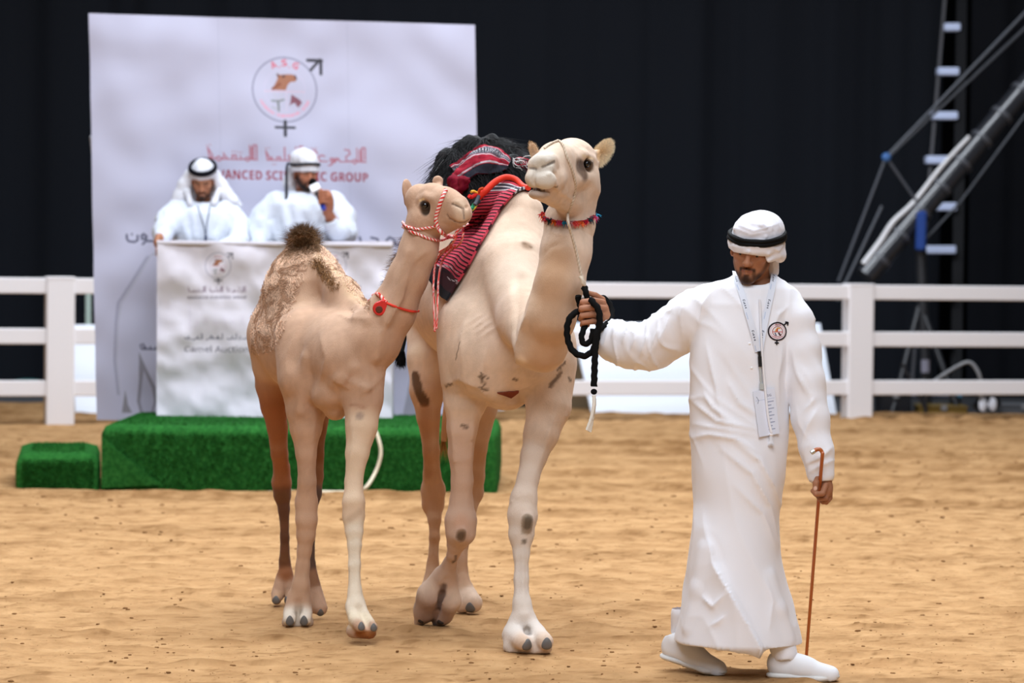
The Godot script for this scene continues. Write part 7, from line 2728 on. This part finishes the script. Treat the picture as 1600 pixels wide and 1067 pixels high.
func crowd() -> void:
	var white := lin(204, 210, 221)
	var d := 20.8
	# ---- the man at the left, head bowed
	var o := P(316, 650, d)
	o.y = 0.43
	var t := thing("person", "man in white robe and draped headcloth reading at the lectern, head bowed", "person", o)
	var T := Transform3D(Basis(Vector3.RIGHT, 0.42), P(317, 282, d - 0.05))
	var neck := P(317, 320, d + 0.06)
	var b := []
	face_brushes(b, T, lin(40, 28, 24), 0.9, lin(130, 84, 72), 0.85)
	var hand := Field.new(P(238, 408, d) - Vector3(0, 0, 0.0), P(262, 366, d) + Vector3(0.0, 0.0, 0.6), 0.005)
	bones(hand, [[251, 366, d - 0.35, 8], [248.5, 380, d - 0.47, 8.5]], 0.012)
	for q in [[245.5, 0.0], [247.5, 0.03], [249.0, 0.06], [250.5, 0.09]]:
		finger(hand, [[q[0] + 1, 381, d - 0.47 + q[1] * 0.5], [q[0] - 0.5, 390, d - 0.5 + q[1]], [q[0], 398, d - 0.49 + q[1]], [q[0] + 2.5, 400, d - 0.47 + q[1]]], 0.0115)
	finger(hand, [[250, 378, d - 0.5], [252, 386, d - 0.53], [251, 391, d - 0.53]], 0.012)
	var arm := [[272, 338, d, 15], [258, 352, d - 0.15, 11], [250, 372, d - 0.4, 7]]
	under_body(t, 317, d + 0.04, [head_field(T, 0.0048, neck), hand], [arm], b, lin(168, 116, 88))
	face_eyes(t, T)
	var f := Field.new(Vector3(P(236, 300, d).x, 0.46, -d - 0.3), Vector3(P(396, 300, d).x, P(316, 306, d).y, -d + 0.5), 0.011)
	robe_rows(t, f, [[312, 300, 334, d + 0.02, 0.075], [320, 276, 360, d + 0.02, 0.12], [334, 266, 372, d, 0.15], [378, 268, 372, d, 0.17], [460, 268, 370, d, 0.18], [560, 262, 376, d, 0.2], [642, 258, 380, d, 0.22]],
		[[[280, 328, d, 20], [263, 345, d - 0.08, 18], [255, 362, d - 0.22, 15], [252, 372, d - 0.36, 12]], [[356, 330, d, 20], [372, 350, d - 0.04, 15], [374, 376, d - 0.2, 13], [352, 384, d - 0.35, 11]]],
		[[300, 330, 308, 370], [332, 330, 328, 372], [285, 340, 292, 372], [350, 345, 340, 376], [262, 350, 274, 366], [318, 335, 318, 372]])
	f.cap(P(317, 300, d - 0.04), P(317, 316, d + 0.02), 0.075, 0.07, 0.01, Vector3.ZERO, 1.0, true)
	var ro := part_of(t, "robe", f, M.cloth, white, [], 0.002)
	# headcloth falling to both shoulders
	var cf := Field.new(P(264, 336, d) - Vector3(0, 0, 0.3), P(388, 236, d) + Vector3(0, 0, 0.25), 0.0062)
	cf.ell(T * Vector3(0, 0.055, -0.02), Vector3(0.088, 0.092, 0.108), T.basis, 0.02)
	bones(cf, [[296, 272, d - 0.02, 8], [289, 290, d, 11], [283, 308, d, 12], [276, 318, d - 0.02, 9]], 0.03)
	bones(cf, [[337, 272, d - 0.02, 8], [345, 290, d, 10], [352, 304, d, 11], [364, 315, d - 0.02, 9], [374, 321, d, 5]], 0.03)
	bones(cf, [[300, 290, d + 0.1, 16], [318, 306, d + 0.12, 20], [338, 290, d + 0.1, 16]], 0.04)
	bones(cf, [[293, 300, d - 0.06, 5], [298, 318, d - 0.1, 5]], 0.02)
	bones(cf, [[341, 300, d - 0.06, 5], [334, 318, d - 0.1, 5]], 0.02)
	cf.ell(T * Vector3(0, -0.005, 0.0), Vector3(0.074, 0.09, 0.092), T.basis, 0.008, true)
	cf.ell(T * Vector3(0, -0.06, 0.09), Vector3(0.07, 0.09, 0.09), T.basis, 0.012, true)
	part_of(t, "headcloth", cf, M.cloth, lin(212, 214, 222), [], 0.002)
	var g := Geo.new()
	g.col = lin(18, 18, 22)
	var A := Transform3D(T.basis * Basis(Vector3.RIGHT, 0.12), T * Vector3(0, 0.087, -0.02))
	g.tube(ring_pts(A, 0.092, 0.108), 0.0115, 0.0115, 8)
	g.tube(ring_pts(A.translated_local(Vector3(0, 0.016, 0)), 0.089, 0.104), 0.0105, 0.0105, 8)
	obj("head_cord", g.mesh(o), vmat(0.7, 0.25), t, o)
	g = Geo.new()
	g.tube(spl([P(309, 322, d - 0.2), P(318, 352, d - 0.22), P(321, 368, d - 0.23)], 5), 0.004, 0.004, 6)
	g.tube(spl([P(328, 322, d - 0.2), P(323, 352, d - 0.22), P(321.5, 368, d - 0.23)], 5), 0.004, 0.004, 6)
	g.box(Transform3D(Basis(), P(321.5, 373, d - 0.24)), Vector3(0.011, 0.024, 0.008), 0.003)
	obj("neck_cord", g.mesh(o), mat(srgb(70, 76, 96), 0.5), t, o)

	# ---- the man at the right, speaking
	o = P(474, 650, d)
	o.y = 0.43
	t = thing("person", "bearded man in white robe speaking into a microphone at the lectern", "person", o)
	T = Transform3D(Basis(Vector3.UP, 0.42) * Basis(Vector3.RIGHT, 0.08), P(477.5, 272, d - 0.04))
	neck = P(474, 306, d + 0.04)
	b = []
	face_brushes(b, T, lin(30, 22, 20), 1.7, lin(120, 76, 66), 1.1)
	hand = Field.new(P(486, 338, d) - Vector3(0, 0, 0.0), P(526, 288, d) + Vector3(0.0, 0.0, 0.55), 0.005)
	bones(hand, [[512, 332, d - 0.28, 8], [514, 318, d - 0.32, 9], [510, 306, d - 0.36, 9.5]], 0.012)
	for k in 4:
		finger(hand, [[513, 300 + k * 5.2, d - 0.37], [505, 299 + k * 5.2, d - 0.42], [499, 301 + k * 5.2, d - 0.41], [501, 304 + k * 5.0, d - 0.37]], 0.0115)
	finger(hand, [[512, 310, d - 0.34], [506, 300, d - 0.33], [500, 296, d - 0.34]], 0.0125)
	arm = [[528, 325, d, 14], [538, 362, d - 0.1, 12], [520, 350, d - 0.2, 10], [513, 332, d - 0.28, 8]]
	under_body(t, 474, d + 0.04, [head_field(T, 0.0048, neck, 1.05), hand], [arm, [[420, 330, d, 15], [403, 352, d, 10], [403, 366, d - 0.06, 7]]], b, lin(170, 112, 86))
	face_eyes(t, T)
	f = Field.new(Vector3(P(378, 300, d).x, 0.46, -d - 0.3), Vector3(P(566, 300, d).x, P(474, 288, d).y, -d + 0.5), 0.011)
	robe_rows(t, f, [[296, 456, 494, d + 0.02, 0.075], [304, 432, 520, d + 0.02, 0.12], [320, 420, 532, d, 0.15], [378, 420, 530, d, 0.17], [460, 424, 528, d, 0.18], [560, 418, 534, d, 0.2], [642, 412, 538, d, 0.22]],
		[[[432, 316, d, 18], [412, 338, d, 18], [403, 360, d - 0.02, 16], [404, 380, d - 0.1, 14]], [[522, 316, d, 18], [536, 338, d - 0.04, 18], [542, 364, d - 0.1, 15], [528, 362, d - 0.2, 15], [516, 348, d - 0.26, 12]]],
		[[440, 320, 452, 372], [460, 318, 470, 372], [500, 330, 490, 374], [480, 330, 500, 360], [520, 330, 506, 372], [408, 345, 420, 372], [535, 340, 552, 366], [424, 352, 432, 374]])
	f.cap(P(476, 284, d - 0.03), P(475, 298, d + 0.02), 0.078, 0.072, 0.01, Vector3.ZERO, 1.0, true)
	bones(f, [[512, 334, d - 0.29, 15], [510, 320, d - 0.34, 18]], 0.006, Vector3.ZERO, 1.0, true)
	part_of(t, "robe", f, M.cloth, white, [], 0.002)
	cf = Field.new(P(440, 322, d) - Vector3(0, 0, 0.3), P(516, 222, d) + Vector3(0, 0, 0.25), 0.0062)
	cf.ell(T * Vector3(0, 0.075, -0.02), Vector3(0.094, 0.094, 0.115), T.basis, 0.02)
	cf.ell(T * Vector3(-0.02, 0.105, -0.02), Vector3(0.09, 0.078, 0.1), T.basis, 0.02)
	for i in 20:
		var a := TAU * i / 20
		var a2 := TAU * (i + 1) / 20
		cf.cap(T * Vector3(sin(a) * 0.088, 0.034, cos(a) * 0.098 - 0.015), T * Vector3(sin(a2) * 0.088, 0.034, cos(a2) * 0.098 - 0.015), 0.017, 0.017, 0.012)
	bones(cf, [[455, 268, d + 0.06, 9], [452, 288, d + 0.06, 10], [458, 304, d + 0.06, 10]], 0.03)
	bones(cf, [[462, 280, d + 0.12, 14], [480, 296, d + 0.14, 16]], 0.03)
	cf.ell(T * Vector3(0, 0.0, 0.0), Vector3(0.076, 0.085, 0.09), T.basis, 0.008, true)
	cf.ell(T * Vector3(0, -0.06, 0.09), Vector3(0.085, 0.08, 0.1), T.basis, 0.012, true)
	part_of(t, "headcloth", cf, M.cloth, lin(212, 214, 222), [], 0.002)
	g = Geo.new()
	g.col = lin(24, 26, 30)
	A = Transform3D(T.basis * Basis(Vector3.BACK, 0.02), T * Vector3(-0.002, 0.072, -0.018))
	g.tube(ring_pts(A, 0.101, 0.121, 40, 0.006), 0.0095, 0.0095, 8)
	g.tube(spl([P(450, 255, d + 0.02), P(448, 262, d - 0.06), P(447.6, 285, d - 0.08), P(447.5, 308, d - 0.1), P(446.5, 322, d - 0.12)], 5), 0.008, 0.012, 7)
	obj("head_cord", g.mesh(o), vmat(0.7, 0.25), t, o)
	# ---- microphone
	var m0 := P(489, 285, d - 0.26)
	var m1 := P(506, 327, d - 0.40)
	t = thing("microphone", "handheld microphone with white cube collar and black foam head", "microphone", m0)
	var ax := (m0 - m1).normalized()
	var B := Basis(ax.cross(Vector3.BACK).normalized(), ax, Vector3.ZERO)
	B.z = B.x.cross(B.y)
	g = Geo.new()
	g.ball(m0, Vector3(0.03, 0.034, 0.03), B, 16, 12)
	obj("foam_head", g.mesh(m0), mat(srgb(16, 16, 17), 0.95, 0.1), t, m0)
	g = Geo.new()
	g.box(Transform3D(B, m0.lerp(m1, 0.27)), Vector3(0.034, 0.032, 0.034), 0.005)
	obj("cube_collar", g.mesh(m0), mat(srgb(236, 238, 242), 0.4, 0.4), t, m0)
	g = Geo.new()
	g.tube(PackedVector3Array([m0.lerp(m1, 0.2), m0.lerp(m1, 0.85)]), 0.02, 0.016, 14)
	obj("handle", g.mesh(m0), mat(srgb(22, 24, 32), 0.4, 0.4), t, m0)
	g = Geo.new()
	g.tube(PackedVector3Array([m0.lerp(m1, 0.85), m1]), 0.0175, 0.0165, 14)
	obj("end_cap", g.mesh(m0), mat(srgb(40, 64, 176), 0.4, 0.4), t, m0)
